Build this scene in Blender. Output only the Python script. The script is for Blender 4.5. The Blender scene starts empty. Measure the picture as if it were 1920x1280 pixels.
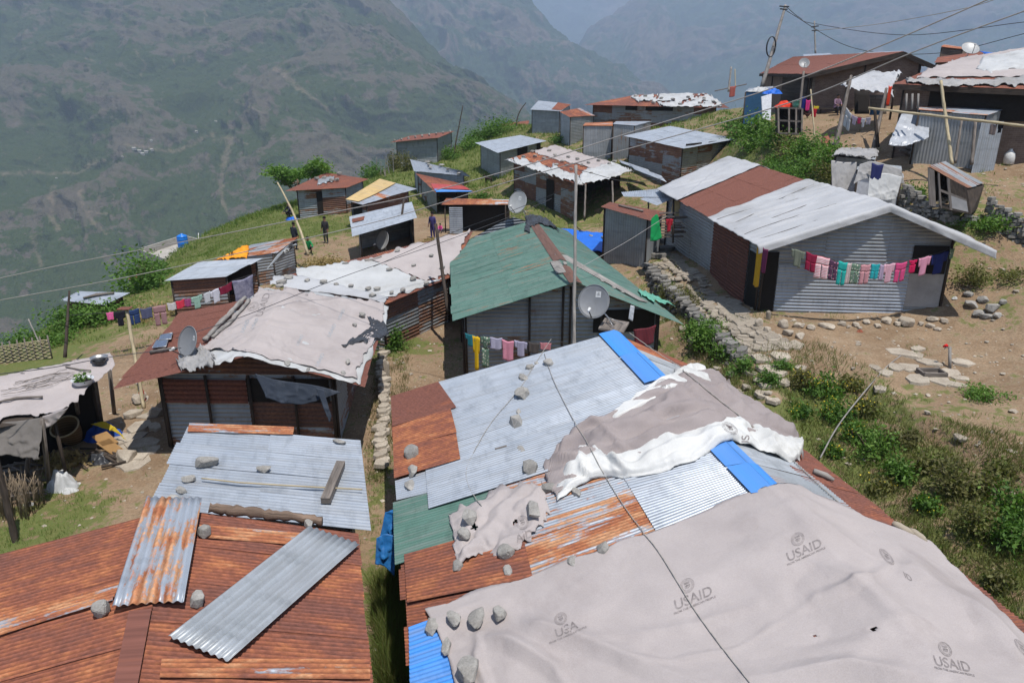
import bpy, bmesh, math, random
import numpy as np
from mathutils import Vector, Matrix, noise as mnoise
from mathutils.bvhtree import BVHTree
R = math.radians
random.seed(11); rng = np.random.default_rng(5)
sc = bpy.context.scene
COL = sc.collection
# ---------------------------------------------------------------- camera, world, sun
F = 1400.0; PITCH = R(19.5); CZ = 10.0
CAM = Vector((0, 0, CZ))
cd = bpy.data.cameras.new('camera'); cam = bpy.data.objects.new('camera', cd); COL.objects.link(cam)
cam.location = CAM; cam.rotation_euler = (R(90) - PITCH, 0, 0)
cd.sensor_width = 36; cd.lens = 36 * F / 1920; cd.clip_start = 0.1; cd.clip_end = 60000
sc.camera = cam
W = bpy.data.worlds.new('World'); sc.world = W; W.use_nodes = True
nt = W.node_tree; bg = nt.nodes['Background']
sky = nt.nodes.new('ShaderNodeTexSky'); sky.sky_type = 'NISHITA'; sky.sun_disc = False
SUN = Vector((0.17, -0.28, 1.0)).normalized()
sky.sun_elevation = math.asin(SUN.z); sky.sun_rotation = math.atan2(SUN.x, SUN.y)
sky.altitude = 1500; sky.air_density = 1.2; sky.dust_density = 1.5; sky.ozone_density = 1.5
nt.links.new(sky.outputs[0], bg.inputs[0]); bg.inputs[1].default_value = 0.058
sl = bpy.data.lights.new('sun', 'SUN'); sl.energy = 4.9; sl.angle = R(0.53); sl.color = (1, 0.955, 0.9)
so = bpy.data.objects.new('sun', sl); COL.objects.link(so)
so.rotation_euler = SUN.to_track_quat('Z', 'Y').to_euler()
sc.view_settings.view_transform = 'Standard'; sc.view_settings.look = 'None'
sc.view_settings.gamma = 1; sc.view_settings.exposure = 0.5
sc.cycles.max_bounces = 6; sc.cycles.volume_bounces = 1; sc.cycles.transparent_max_bounces = 8
sc.cycles.use_denoising = True
# ---------------------------------------------------------------- projection of measured photo points into the world
cP, sP = math.cos(PITCH), math.sin(PITCH)
def ray(px, py):
 x = (px - 960) / F; y = -(py - 640) / F
 return Vector((x, cP + y * sP, -sP + y * cP))
def PZ(px, py, z):
 d = ray(px, py); return CAM + d * ((z - CZ) / d.z)
def PT(px, py, t): return CAM + ray(px, py) * t        # t = depth along the lens axis in metres
def pix(p):
 q = p - CAM; dep = q.y * cP - q.z * sP; u = q.y * sP + q.z * cP
 return 960 + F * q.x / dep, 640 - F * u / dep, dep
# ---------------------------------------------------------------- mesh builder
class MB:
 def __init__(s): s.v = []; s.f = []; s.uv = []; s.c = []; s.m = []; s.smooth = True
 def add(s, vs, fs, uvs=None, col=(0.5, 0, 0), mi=0):
  b = len(s.v); s.v += [tuple(p) for p in vs]
  s.uv += uvs if uvs else [(p[0] * 1.0 + p[1] * .3, p[2] + p[1] * .7) for p in s.v[b:]]
  s.c += [col] * (len(s.v) - b) if not isinstance(col, list) else col
  s.f += [tuple(i + b for i in f) for f in fs]; s.m += [mi] * len(fs)
 def build(s, name, mat, parent=None, smooth=None, base=None):
  me = bpy.data.meshes.new(name)
  if parent is not None: o0 = Vector(parent['_o']) if '_o' in parent else parent.location.copy()
  elif base is not None: o0 = Vector(base)
  else:
   a = np.array(s.v); o0 = Vector((a[:, 0].mean(), a[:, 1].mean(), a[:, 2].min()))
  V = np.array(s.v, dtype=np.float64) - np.array(o0)
  me.from_pydata(V.tolist(), [], s.f)
  uvl = me.uv_layers.new(name='UVMap'); li = np.zeros(len(me.loops), dtype=np.int32); me.loops.foreach_get('vertex_index', li)
  uvl.data.foreach_set('uv', np.array(s.uv, dtype=np.float32)[li].ravel())
  ca = me.color_attributes.new('tone', 'FLOAT_COLOR', 'POINT')
  cc = np.ones((len(s.v), 4), dtype=np.float32); cc[:, :3] = np.array(s.c, dtype=np.float32); ca.data.foreach_set('color', cc.ravel())
  for m in (mat if isinstance(mat, (list, tuple)) else [mat]): me.materials.append(m)
  me.polygons.foreach_set('material_index', s.m)
  sm = s.smooth if smooth is None else smooth
  me.polygons.foreach_set('use_smooth', [sm] * len(s.f)); me.update()
  o = bpy.data.objects.new(name, me); COL.objects.link(o)
  if parent is not None: o.parent = parent; o['_o'] = tuple(o0)
  else: o.location = o0; o['_o'] = tuple(o0)
  return o
def tag(o, label=None, cat=None, group=None, kind=None):
 if label: o['label'] = label
 if cat: o['category'] = cat
 if group: o['group'] = group
 if kind: o['kind'] = kind
 return o
def thing(name, loc, label, cat, group=None):
 o = bpy.data.objects.new(name, None); o.empty_display_size = .2; COL.objects.link(o)
 o.location = loc; o['_o'] = tuple(loc); return tag(o, label, cat, group)
def tube(mb, pts, r, n=6, col=(0.5, 0, 0), mi=0, r2=None, cap=True):
 pts = [Vector(p) for p in pts]; N = len(pts); vs = []; uvs = []; L = 0
 up = Vector((0, 0, 1)); ref = None
 for i, p in enumerate(pts):
  d = (pts[min(i + 1, N - 1)] - pts[max(i - 1, 0)]).normalized()
  if ref is None:
   ref = d.cross(up if abs(d.z) < .9 else Vector((1, 0, 0))).normalized()
  ref = (ref - d * ref.dot(d)).normalized(); b = d.cross(ref)
  rr = r if not isinstance(r, (list, tuple)) else r[i]
  if r2 is not None: rr = r + (r2 - r) * i / (N - 1)
  if i: L += (p - pts[i - 1]).length
  for k in range(n):
   a = 2 * math.pi * k / n; vs.append(p + (ref * math.cos(a) + b * math.sin(a)) * rr); uvs.append((k / n * .3, L))
 fs = [(i * n + k, i * n + (k + 1) % n, (i + 1) * n + (k + 1) % n, (i + 1) * n + k) for i in range(N - 1) for k in range(n)]
 if cap: fs += [tuple(range(n))[::-1], tuple((N - 1) * n + k for k in range(n))]
 mb.add(vs, fs, uvs, col, mi)
def box(mb, c, ax, ay, az, col=(0.5, 0, 0), mi=0, jit=0):
 c = Vector(c); vs = []
 for i in (-1, 1):
  for j in (-1, 1):
   for k in (-1, 1):
    vs.append(c + ax * i + ay * j + az * k + Vector([random.uniform(-jit, jit) for _ in range(3)]))
 fs = [(0, 1, 3, 2), (4, 6, 7, 5), (0, 4, 5, 1), (2, 3, 7, 6), (0, 2, 6, 4), (1, 5, 7, 3)]
 V = []; Fc = []; U = []
 dims = [(ay, az), (ay, az), (ax, az), (ax, az), (ax, ay), (ax, ay)]
 for q, f in enumerate(fs):
  b = len(V); V += [vs[i] for i in f]; Fc.append((b, b + 1, b + 2, b + 3))
  e1 = (vs[f[1]] - vs[f[0]]).length; e2 = (vs[f[2]] - vs[f[1]]).length
  U += [(0, 0), (0, e1), (e2, e1), (e2, 0)] if e1 > e2 else [(0, 0), (e1, 0), (e1, e2), (0, e2)]
 ru = random.random() * 9
 mb.add(V, Fc, [(u + ru, v + ru) for u, v in U], col, mi)
def plank(mb, a, b, w, th, up=Vector((0, 0, 1)), col=(0.5, 0, 0), mi=0, jit=0.0):
 a = Vector(a); b = Vector(b); d = (b - a); L = d.length; d.normalize()
 s = d.cross(up); s = s.normalized() if s.length > 1e-4 else Vector((1, 0, 0)); u = s.cross(d)
 box(mb, (a + b) / 2, d * L / 2, s * w / 2, u * th / 2, col, mi, jit)
# numpy gradient noise -----------------------------------------------------
_pt = rng.permutation(512); _gr = rng.normal(size=(512, 3)); _gr /= np.linalg.norm(_gr, axis=1)[:, None]
def pnoise(P):
 P = np.asarray(P, dtype=np.float64); i = np.floor(P).astype(int); f = P - i
 w = f * f * f * (f * (f * 6 - 15) + 10); out = 0
 for dx in (0, 1):
  for dy in (0, 1):
   for dz in (0, 1):
    h = _pt[(_pt[(_pt[(i[:, 0] + dx) & 511] + i[:, 1] + dy) & 511] + i[:, 2] + dz) & 511]
    g = _gr[h]; d = f - np.array([dx, dy, dz])
    ww = (w[:, 0] if dx else 1 - w[:, 0]) * (w[:, 1] if dy else 1 - w[:, 1]) * (w[:, 2] if dz else 1 - w[:, 2])
    out = out + ww * (g * d).sum(1)
 return out * 1.5
def fbm(P, oct=4, lac=2.05, gain=.5, ridged=False):
 P = np.asarray(P, dtype=np.float64); a = 1; s = 0; t = 0
 for k in range(oct):
  n = pnoise(P + 17.3 * k)
  if ridged: n = 1 - 2 * np.abs(n) * 1.3
  s = s + a * n; t += a; P = P * lac; a *= gain
 return s / t
# ---------------------------------------------------------------- materials
class N:
 def __init__(s, name):
  s.mat = bpy.data.materials.new(name); s.mat.use_nodes = True; s.t = s.mat.node_tree
  s.bsdf = s.t.nodes['Principled BSDF']; s.tc = s.t.nodes.new('ShaderNodeTexCoord')
 def new(s, ty, **k):
  n = s.t.nodes.new(ty)
  for a, b in k.items(): setattr(n, a, b)
  return n
 def link(s, a, b): s.t.links.new(a, b)
 def setin(s, n, i, v):
  if v is None: return
  if isinstance(v, bpy.types.NodeSocket): s.link(v, n.inputs[i])
  else: n.inputs[i].default_value = v
 def vec(s, src, sc_=(1, 1, 1), off=None):
  n = s.new('ShaderNodeMapping'); s.link(src, n.inputs[0]); n.inputs['Scale'].default_value = sc_
  if off is not None: s.link(off, n.inputs['Location'])
  return n.outputs[0]
 def noise(s, v, scale, detail=3, rough=.55, dist=0):
  n = s.new('ShaderNodeTexNoise'); s.link(v, n.inputs['Vector']); n.inputs['Scale'].default_value = scale
  n.inputs['Detail'].default_value = detail; n.inputs['Roughness'].default_value = rough; n.inputs['Distortion'].default_value = dist
  return n.outputs['Fac']
 def ramp(s, f, stops, interp='LINEAR'):
  n = s.new('ShaderNodeValToRGB'); s.link(f, n.inputs[0]); r = n.color_ramp; r.interpolation = interp
  while len(r.elements) < len(stops): r.elements.new(.5)
  for e, (p, c) in zip(r.elements, stops):
   e.position = p; e.color = (*c, 1) if isinstance(c, (tuple, list)) else (c, c, c, 1)
  return n.outputs[0]
 def mix(s, f, a, b, mode='MIX'):
  n = s.new('ShaderNodeMix', data_type='RGBA', blend_type=mode)
  s.setin(n, 0, f); s.setin(n, 6, (*a, 1) if isinstance(a, tuple) and len(a) == 3 else a); s.setin(n, 7, (*b, 1) if isinstance(b, tuple) and len(b) == 3 else b)
  return n.outputs[2]
 def math(s, op, a, b=None, c=None, clamp=False):
  n = s.new('ShaderNodeMath', operation=op, use_clamp=clamp); s.setin(n, 0, a); s.setin(n, 1, b)
  if c is not None: s.setin(n, 2, c)
  return n.outputs[0]
 def attr(s, name='tone'):
  n = s.new('ShaderNodeAttribute', attribute_name=name); q = s.new('ShaderNodeSeparateColor'); s.link(n.outputs['Color'], q.inputs[0])
  return n.outputs['Color'], q.outputs[0], q.outputs[1], q.outputs[2]
 def bump(s, h, strength=.3, dist=.02):
  n = s.new('ShaderNodeBump'); s.link(h, n.inputs['Height']); n.inputs['Strength'].default_value = strength; n.inputs['Distance'].default_value = dist
  s.link(n.outputs[0], s.bsdf.inputs['Normal'])
 def out(s, col, rough=.7, metal=0, spec=.3):
  s.setin(s.bsdf, 'Base Color', (*col, 1) if isinstance(col, tuple) else col); s.setin(s.bsdf, 'Roughness', rough)
  s.setin(s.bsdf, 'Metallic', metal); s.setin(s.bsdf, 'Specular IOR Level', spec); return s.mat
def metal_mat(name, base, base2, metal=.35, rough=.42, dull=False):
 n = N(name); uv = n.tc.outputs['UV']; _, t, ru, rd = n.attr()
 off = n.new('ShaderNodeCombineXYZ'); r50 = n.math('MULTIPLY', rd, 37.0); n.link(r50, off.inputs[0]); n.link(r50, off.inputs[1]); o = off.outputs[0]
 st = n.noise(n.vec(uv, (9, .55, 1), o), 1.0, 4, .6)           # streaks that run along the corrugations
 bl = n.noise(n.vec(uv, (1.3, .8, 1), o), 1.0, 5, .62)
 fi = n.noise(n.vec(uv, (30, 12, 1), o), 1.0, 3, .6)
 zc = n.mix(n.ramp(bl, [(.3, 0.0), (.7, 1.0)]), base, base2)
 tv = n.math('MULTIPLY_ADD', t, .9, .55); zc = n.mix(1.0, zc, n.ramp(n.math('MULTIPLY', tv, .5, clamp=True), [(0, 0.0), (1, 2.0)]), 'MULTIPLY')
 zc = n.mix(n.math('MULTIPLY', n.ramp(st, [(.45, 0.0), (.7, 1.0)]), .45), zc, (.24, .235, .225)); zc = n.mix(n.math('MULTIPLY', n.ramp(n.noise(n.vec(uv, (.9, 2.2, 1), o), 1.3, 6, .7), [(.5, 0.0), (.68, 1.0)]), .5), zc, tuple(x * .62 for x in base2))
 s = n.math('ADD', n.math('MULTIPLY', st, .62), n.math('MULTIPLY', bl, .38)); s = n.math('ADD', s, n.math('MULTIPLY', n.math('SUBTRACT', fi, .5), .16))
 th = n.math('SUBTRACT', .80, n.math('MULTIPLY', ru, .62))
 f = n.math('DIVIDE', n.math('SUBTRACT', s, th), .05); f = n.math('MULTIPLY', f, 1.0, clamp=True)
 dk = n.noise(n.vec(uv, (2.6, .9, 1), o), 1.5, 6, .7)
 th2 = n.math('ADD', dk, n.math('MULTIPLY', n.math('SUBTRACT', ru, .75), .55))
 rc = n.ramp(th2, [(.32, (.48, .25, .13)), (.43, (.38, .14, .06)), (.55, (.25, .085, .047)), (.70, (.17, .066, .047))])
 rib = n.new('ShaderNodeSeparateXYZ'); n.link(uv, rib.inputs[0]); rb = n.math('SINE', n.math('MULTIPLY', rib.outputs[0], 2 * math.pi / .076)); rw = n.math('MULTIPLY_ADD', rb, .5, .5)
 rc = n.mix(1.0, rc, n.ramp(n.math('ADD', n.math('MULTIPLY', rw, .75), n.math('MULTIPLY', dk, .25)), [(.12, .62), (.5, .93), (.85, 1.10)]), 'MULTIPLY'); zc = n.mix(1.0, zc, n.ramp(rw, [(0, .84), (.4, 1.0)]), 'MULTIPLY')  # valleys darkened, crests lightened: rib shading painted into the colour, plus crest wear
 if dull: rc = n.mix(.62, rc, (.11, .08, .065))
 fy = n.ramp(fi, [(.35, .75), (.65, 1.15)]); rc = n.mix(1.0, rc, fy, 'MULTIPLY')
 col = n.mix(f, zc, rc)
 n.bump(fi, .12, .01)
 mt = n.math('MULTIPLY', n.math('SUBTRACT', 1.0, f), metal); rg = n.math('MULTIPLY_ADD', f, .42, rough)
 return n.out(col, rg, mt, .4)
M = {}
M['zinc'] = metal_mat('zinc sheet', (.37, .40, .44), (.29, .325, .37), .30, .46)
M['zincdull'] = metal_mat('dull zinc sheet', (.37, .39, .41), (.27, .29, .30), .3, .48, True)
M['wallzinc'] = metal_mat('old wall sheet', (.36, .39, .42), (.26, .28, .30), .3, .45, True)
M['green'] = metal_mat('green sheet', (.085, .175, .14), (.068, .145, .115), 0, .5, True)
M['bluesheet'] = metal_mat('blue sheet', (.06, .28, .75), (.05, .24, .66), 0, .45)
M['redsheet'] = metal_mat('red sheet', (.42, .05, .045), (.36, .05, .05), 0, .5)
def cloth_mat(name, a, b, scale=1.2, rough=.85, stain=None, weave=.25, spec=.15, fold=0.0):
 n = N(name); ob = n.tc.outputs['Object']; _, t, g, rd = n.attr()
 c = n.mix(n.ramp(n.noise(n.vec(ob), scale, 5, .6), [(.3, 0.0), (.7, 1.0)]), a, b)
 fi = n.noise(n.vec(ob, (1, 1, 1)), 60, 2, .6)
 if stain: c = n.mix(n.math('MULTIPLY', n.ramp(n.noise(n.vec(ob, (1, .6, 1)), scale * .8, 6, .7, .4), [(.52, 0.0), (.70, 1.0)]), .55), c, stain)
 c = n.mix(1.0, c, n.ramp(fi, [(.3, .93), (.7, 1.05)]), 'MULTIPLY')
 h = n.math('ADD', n.math('MULTIPLY', fi, .15), n.noise(n.vec(ob), 7, 4, .6)); n.bump(h, weave, .02)
 return n.out(c, rough, 0, spec)
M['tarp'] = cloth_mat('weathered canvas', (.415, .372, .358), (.35, .313, .302), .9, .9, (.27, .235, .225), .4)
M['tarpmauve'] = cloth_mat('rumpled canvas', (.32, .28, .27), (.25, .215, .21), .8, .9, (.19, .165, .16), .4)
M['tarpdark'] = cloth_mat('old brown canvas', (.17, .155, .14), (.12, .11, .10), 1.5, .9, (.25, .22, .2), .5)
M['white'] = cloth_mat('white plastic sheet', (.50, .505, .50), (.40, .405, .40), .9, .55, (.27, .255, .225), .35, .3)
M['whitefold'] = cloth_mat('white canvas lining', (.62, .62, .60), (.54, .54, .52), .9, .6, (.36, .35, .32), .35, .3)
M['whitetarp'] = cloth_mat('whitish tarpaulin', (.45, .455, .465), (.345, .35, .36), .6, .6, (.24, .23, .215), .3, .3)
M['greytarp'] = cloth_mat('grey tarpaulin', (.36, .35, .34), (.25, .245, .24), 1.5, .6, (.2, .19, .17), .5, .3)
M['silver'] = cloth_mat('silver tarpaulin', (.42, .44, .47), (.28, .3, .33), 3, .35, None, .8, .6)
M['bluetarp'] = cloth_mat('blue tarpaulin', (.02, .15, .62), (.015, .12, .52), 1.5, .5, None, .5, .3)
M['blueplastic'] = cloth_mat('dirty blue plastic', (.02, .16, .42), (.015, .09, .25), 4, .5, (.1, .15, .2), .8, .3)
M['greenplastic'] = cloth_mat('pale green plastic', (.10, .34, .24), (.16, .40, .30), 4, .4, None, .5, .4)
M['orange'] = cloth_mat('orange cloth', (.80, .33, .03), (.70, .26, .02), 2, .8)
M['black'] = cloth_mat('black plastic', (.03, .032, .036), (.05, .052, .058), 4, .4, None, .6, .4)
M['cardboard'] = cloth_mat('cardboard', (.50, .30, .13), (.42, .24, .10), 3, .9)
M['darkcloth'] = cloth_mat('dark blue hanging sheet', (.045, .055, .075), (.03, .038, .05), 2, .7, (.12, .13, .15), .4)
def solid(name, c, rough=.7, metal=0, spec=.3, var=.12, scale=8):
 n = N(name); ob = n.tc.outputs['Object']; f = n.noise(n.vec(ob), scale, 4, .6)
 col = n.mix(1.0, c, n.ramp(f, [(.3, 1 - var), (.7, 1 + var)]), 'MULTIPLY'); n.bump(f, .1, .01)
 return n.out(col, rough, metal, spec)
_cc = {}
def clr(c, rough=.85):
 k = tuple(round(x, 3) for x in c) + (rough,)
 if k not in _cc: _cc[k] = cloth_mat('cloth %d' % len(_cc), c, tuple(x * .85 for x in c), 5, rough, None, .4)
 return _cc[k]
def wood_mat(name, a, b, rough=.85):
 n = N(name); uv = n.tc.outputs['UV']; _, t, g, rd = n.attr()
 f = n.noise(n.vec(uv, (26, 1.6, 1)), 1, 5, .65, .6); f2 = n.noise(n.vec(uv, (3, 1.1, 1)), 2, 3)
 c = n.mix(n.ramp(f, [(.32, 0.0), (.68, 1.0)]), a, b); c = n.mix(1.0, c, n.ramp(f2, [(.3, .7), (.7, 1.2)]), 'MULTIPLY')
 c = n.mix(1.0, c, n.ramp(t, [(0, .5), (1, 1.5)]), 'MULTIPLY'); n.bump(f, .5, .01); return n.out(c, rough, 0, .2)
M['wood'] = wood_mat('weathered timber', (.10, .085, .075), (.23, .20, .175))
M['darkwood'] = wood_mat('dark timber', (.035, .028, .023), (.085, .066, .053))
M['bark'] = wood_mat('rough bark', (.07, .05, .038), (.24, .17, .125))
M['bamboo'] = wood_mat('bamboo', (.36, .29, .18), (.48, .41, .27), .6)
M['greypole'] = wood_mat('grey pole', (.20, .185, .17), (.33, .31, .285), .8)
def stone_mat(name, a, b, sc_=3.0):
 n = N(name); ob = n.tc.outputs['Object']; _, t, g, rd = n.attr()
 f = n.noise(n.vec(ob), sc_, 6, .65); f2 = n.noise(n.vec(ob), sc_ * 9, 3, .6)
 c = n.mix(n.ramp(f, [(.3, 0.0), (.7, 1.0)]), a, b); c = n.mix(1.0, c, n.ramp(f2, [(.3, .8), (.7, 1.15)]), 'MULTIPLY')
 c = n.mix(1.0, c, n.ramp(t, [(0, .55), (1, 1.45)]), 'MULTIPLY')
 n.bump(n.math('ADD', f, n.math('MULTIPLY', f2, .4)), .6, .02); return n.out(c, .85, 0, .25)
M['stone'] = stone_mat('grey slate stone', (.20, .19, .175), (.35, .335, .305), 4)
M['flag'] = stone_mat('buff flagstone', (.25, .21, .165), (.38, .335, .27), 2)
M['concrete'] = stone_mat('concrete', (.30, .28, .25), (.42, .40, .36), .8)
def brick_mat():
 n = N('brick wall'); uv = n.tc.outputs['UV']; b = n.new('ShaderNodeTexBrick'); n.link(n.vec(uv), b.inputs['Vector'])
 b.inputs['Color1'].default_value = (.20, .145, .115, 1); b.inputs['Color2'].default_value = (.155, .11, .09, 1); b.inputs['Mortar'].default_value = (.22, .18, .15, 1)
 b.inputs['Scale'].default_value = 2.2; b.inputs['Brick Width'].default_value = .5; b.inputs['Row Height'].default_value = .2; b.inputs['Mortar Size'].default_value = .018
 c = n.mix(1.0, b.outputs[0], n.ramp(n.noise(n.vec(uv), 1.2, 4), [(.3, .75), (.7, 1.2)]), 'MULTIPLY'); n.bump(b.outputs['Fac'], .4, -.02); return n.out(c, .9, 0, .2)
M['brick'] = brick_mat()
def block_mat():
 n = N('block wall'); uv = n.tc.outputs['UV']; b = n.new('ShaderNodeTexBrick'); n.link(n.vec(uv), b.inputs['Vector'])
 b.inputs['Color1'].default_value = (.20, .175, .15, 1); b.inputs['Color2'].default_value = (.165, .145, .125, 1); b.inputs['Mortar'].default_value = (.12, .105, .09, 1)
 b.inputs['Scale'].default_value = 1; b.inputs['Brick Width'].default_value = .6; b.inputs['Row Height'].default_value = .25; b.inputs['Mortar Size'].default_value = .02
 c = n.mix(1.0, b.outputs[0], n.ramp(n.noise(n.vec(uv), .9, 4), [(.3, .75), (.7, 1.2)]), 'MULTIPLY'); return n.out(c, .9, 0, .2)
M['block'] = block_mat()
def leaf_mat(name, a, b, c):
 n = N(name); col, t, g, rd = n.attr(); k = n.ramp(t, [(0, a), (.5, b), (1, c)]); mt = n.out(k, .6, 0, .25)
 try: n.bsdf.inputs['Transmission Weight'].default_value = 0
 except Exception: pass
 tr = n.new('ShaderNodeBsdfTranslucent'); n.link(n.mix(1.0, k, (1.3, 1.6, .5), 'MULTIPLY'), tr.inputs[0]); ms = n.new('ShaderNodeMixShader'); ms.inputs[0].default_value = .28
 n.link(n.bsdf.outputs[0], ms.inputs[1]); n.link(tr.outputs[0], ms.inputs[2]); n.link(ms.outputs[0], n.t.nodes['Material Output'].inputs[0]); return mt
M['leaf'] = leaf_mat('green leaves', (.045, .10, .018), (.095, .185, .032), (.18, .28, .06))
M['dryleaf'] = leaf_mat('dry weeds', (.085, .08, .03), (.15, .145, .05), (.13, .20, .045))
M['grassm'] = leaf_mat('grass blades', (.075, .13, .022), (.13, .20, .04), (.23, .25, .085))
M['straw'] = leaf_mat('straw', (.24, .17, .08), (.36, .27, .13), (.46, .36, .19))
M['flower'] = solid('yellow petals', (.70, .52, .04), .7)
M['skin'] = solid('skin', (.20, .11, .07), .6); M['hair'] = solid('black hair', (.012, .01, .009), .5)
M['dish'] = solid('grey dish paint', (.20, .205, .21), .45, .1, .4, .08, 5)
M['dishlight'] = solid('light dish paint', (.33, .335, .33), .45, .1, .4, .08, 5)
M['steel'] = solid('dull steel', (.35, .35, .35), .4, .7, .5)
M['darkmetal'] = solid('dark metal', (.05, .05, .052), .5, .4, .4)
M['print'] = solid('faded dark print', (.235, .21, .205), .9, 0, .1, .35, 14)
M['printlight'] = solid('faint stencil', (.30, .32, .34), .7, 0, .1, .4, 14)
M['wirelight'] = solid('pale cable', (.33, .31, .29), .6); M['wiredark'] = solid('dark cable', (.05, .05, .055), .6)
M['rope'] = solid('rope', (.30, .285, .26), .9)
M['tank'] = solid('blue tank plastic', (.01, .17, .62), .35, 0, .5)
M['whitepl'] = solid('white plastic', (.62, .62, .60), .4); M['glass'] = solid('dark panel glass', (.10, .13, .2), .15, 0, .8)
M['dark'] = solid('interior shade and soil', (.025, .022, .02), .95, 0, .1)  # near-black for unlit interiors, their shade put into the colour; also planter soil
M['bluepaint'] = solid('blue painted wall', (.035, .11, .22), .8); M['whitewash'] = solid('plaster', (.62, .64, .68), .8)
# ---------------------------------------------------------------- terrain: control points (photo x, photo y, height or depth, grass cover 0..1)
GZ = [ # px, py, z, green
 (790,620,.3,.1),(800,700,.25,.25),(745,640,.3,.9),(730,800,.1,.4),(700,1150,0,.6),(710,950,0,.5),(690,760,.0,.2),(860,580,.3,.1),
 (250,800,.15,.1),(200,860,.05,.2),(150,950,0,.75),(60,1000,0,.9),(30,1060,.0,.9),(280,900,.1,.15),(280,960,.1,.3),(120,900,-.05,.6),
 (60,900,0,.3),(20,760,-.3,.3),(40,1200,0,.5),(300,1250,0,.3),(600,1250,0,.3),(730,1250,0,.9),
 (260,690,-.1,.15),(230,640,-.3,.35),(160,640,-.7,.9),(60,640,-1.2,.8),(60,690,-.9,1),(0,655,-1.6,1),(130,590,-1.4,.9),
 (250,600,-.5,.7),(330,600,-.1,.6),(420,590,0,.3),
 (250,545,-1.2,1),(300,500,-1.3,1),(330,490,-1.1,1),
 (600,430,0,.95),(560,470,0,.5),(650,460,0,.35),(700,480,0,.15),(640,500,-.1,.15),(560,500,-.3,.4),(480,440,-.4,1),(430,470,-.8,1),
 (540,400,-.1,.95),(500,400,-.5,1),(640,400,0,.6),(730,350,.5,.8),(720,330,.6,.9),
 (800,420,.2,.15),(820,440,.2,.2),(880,380,.4,.7),(900,350,.6,.9),(870,320,1,.95),(950,400,.4,.8),
 (1000,425,.4,.8),(1100,420,.4,.7),(1138,437,.5,.2),(1050,410,.5,.8),(1180,490,1.3,.3),(1230,420,1.2,.2),
 (1240,470,1.4,.1),(1280,520,1.5,.1),(1330,570,1.5,.1),(1380,620,1.5,.2),(1430,660,1.5,.1),(1500,640,1.5,.1),(1600,620,1.5,.05),(1750,610,1.5,.15),
 (1450,700,1.35,.7),(1420,740,1.0,.7),(1550,690,1.4,.2),(1650,660,1.4,.05),(1780,690,1.25,.1),(1900,740,1.35,.3),(1850,850,1.35,.2),(1700,800,1.25,.35),(1640,740,1.1,.6),
 (1900,900,1.35,.3),(1520,800,.6,.95),(1500,760,.7,1),(1600,800,.7,.9),(1600,880,.5,.85),(1700,930,.6,.5),(1800,980,.8,.7),(1880,1080,.6,.7),(1800,1090,.3,.7),(1900,1150,.4,.7),(1750,870,1.0,.9),
 (1900,640,1.7,.1),(1850,600,1.9,.4),(1900,560,2.6,.5),
]
GT = [ # px, py, depth, green
 (1840,540,27.8,.3),(1900,500,28.2,.4),(1880,450,29,.5),(1800,420,30,.8),(1880,425,30,.8),(1740,410,30.6,.6),(1880,372,31.5,.4),(1780,385,31,.5),(1900,340,34,.4),
 (1880,310,36,.2),(1700,300,37,.15),(1730,280,38,.1),(1620,375,34,.3),(1660,330,36,.2),(1575,270,42,.05),(1640,250,42,.05),(1500,240,48,.1),(1500,218,52,.05),(1620,230,47,.05),
 (1430,215,53,.4),(1440,235,50,.8),(1450,262,48,.9),(1400,290,50,.9),(1480,310,44,.9),(1540,330,40,.9),(1520,300,42,.8),(1400,250,54,.9),
 (1690,350,34.5,.4),(1570,385,34,.8),
 (940,335,66,.6),(1280,340,57,.3),(1160,300,62,.6),(1230,245,81,.4),(1020,243,84,.7),(1080,262,76,.6),(1180,345,56,.6),(1340,330,54,.6),
 (780,305,81,.8),(860,290,84,1),(900,250,94,1),(960,238,95,.9),(700,325,80,1),(600,398,58,.9),(820,330,72,.9),(1370,215,75,.7),
 (350,478,72,.9),(250,525,66,.9),(1300,250,78,.6),
]
ctl = [];  grn = []
for px, py, z, g in GZ: p = PZ(px, py, z); ctl.append(tuple(p)); grn.append(g)
for px, py, t, g in GT: p = PT(px, py, t); ctl.append(tuple(p)); grn.append(g)
for p in [(-3, 4, 0), (3, 3, .2), (9, 6, .5), (14, 8, 1.2), (22, 14, 1.6), (26, 22, 4), (-9, 5, -.1), (-15, 10, -.4), (-18, 17, -1.2), (-24, 22, -3),(0,12,.1),(3,22,.1),(5,26,.1),(2,30,.2),(6.2,24,.15),(6.6,30,.3),(6.8,33,.6),(-7,20,.1),(-7.5,25,.1),(-5,31,.1),(0,40,.2),(12,30,1.6),(12,38,1.8),(13,44,2.4),(4.6,20,.1),
          (7.75,20.3,1.3),(7.7,27,1.4),(7.0,36,1.4),(18,27,2.6),(19,30,4.7),(17.2,31,3.3),(17,36,4.2),
          (35, 30, 8), (40, 45, 10), (30, 60, 9), (36,12,4),(45,75,8),(20,75,7),(30,95,2),(5,120,-8),(-15,115,-14),(-30,90,-16),(-38,70,-18),(-34,52,-13),(-30,38,-8),(-30,28,-6),(-34,15,-6),(-30,-10,-4),(0,-25,2),(30,-20,6)]:
 ctl.append(p); grn.append(.6)
for r_, z_ in ((260, -150), (700, -420), (2200, -470)):
 for k in range(14):
  a = k * 2 * math.pi / 14
  if math.cos(a - R(-20)) > .25: zz = z_ * .25 + 40      # the hill goes on climbing on the right
  else: zz = z_
  ctl.append((r_ * math.cos(a), r_ * math.sin(a) + 30, zz if r_ < 2000 else z_)); grn.append(.8)
ctl = np.array(ctl); grn = np.array(grn)
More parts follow.
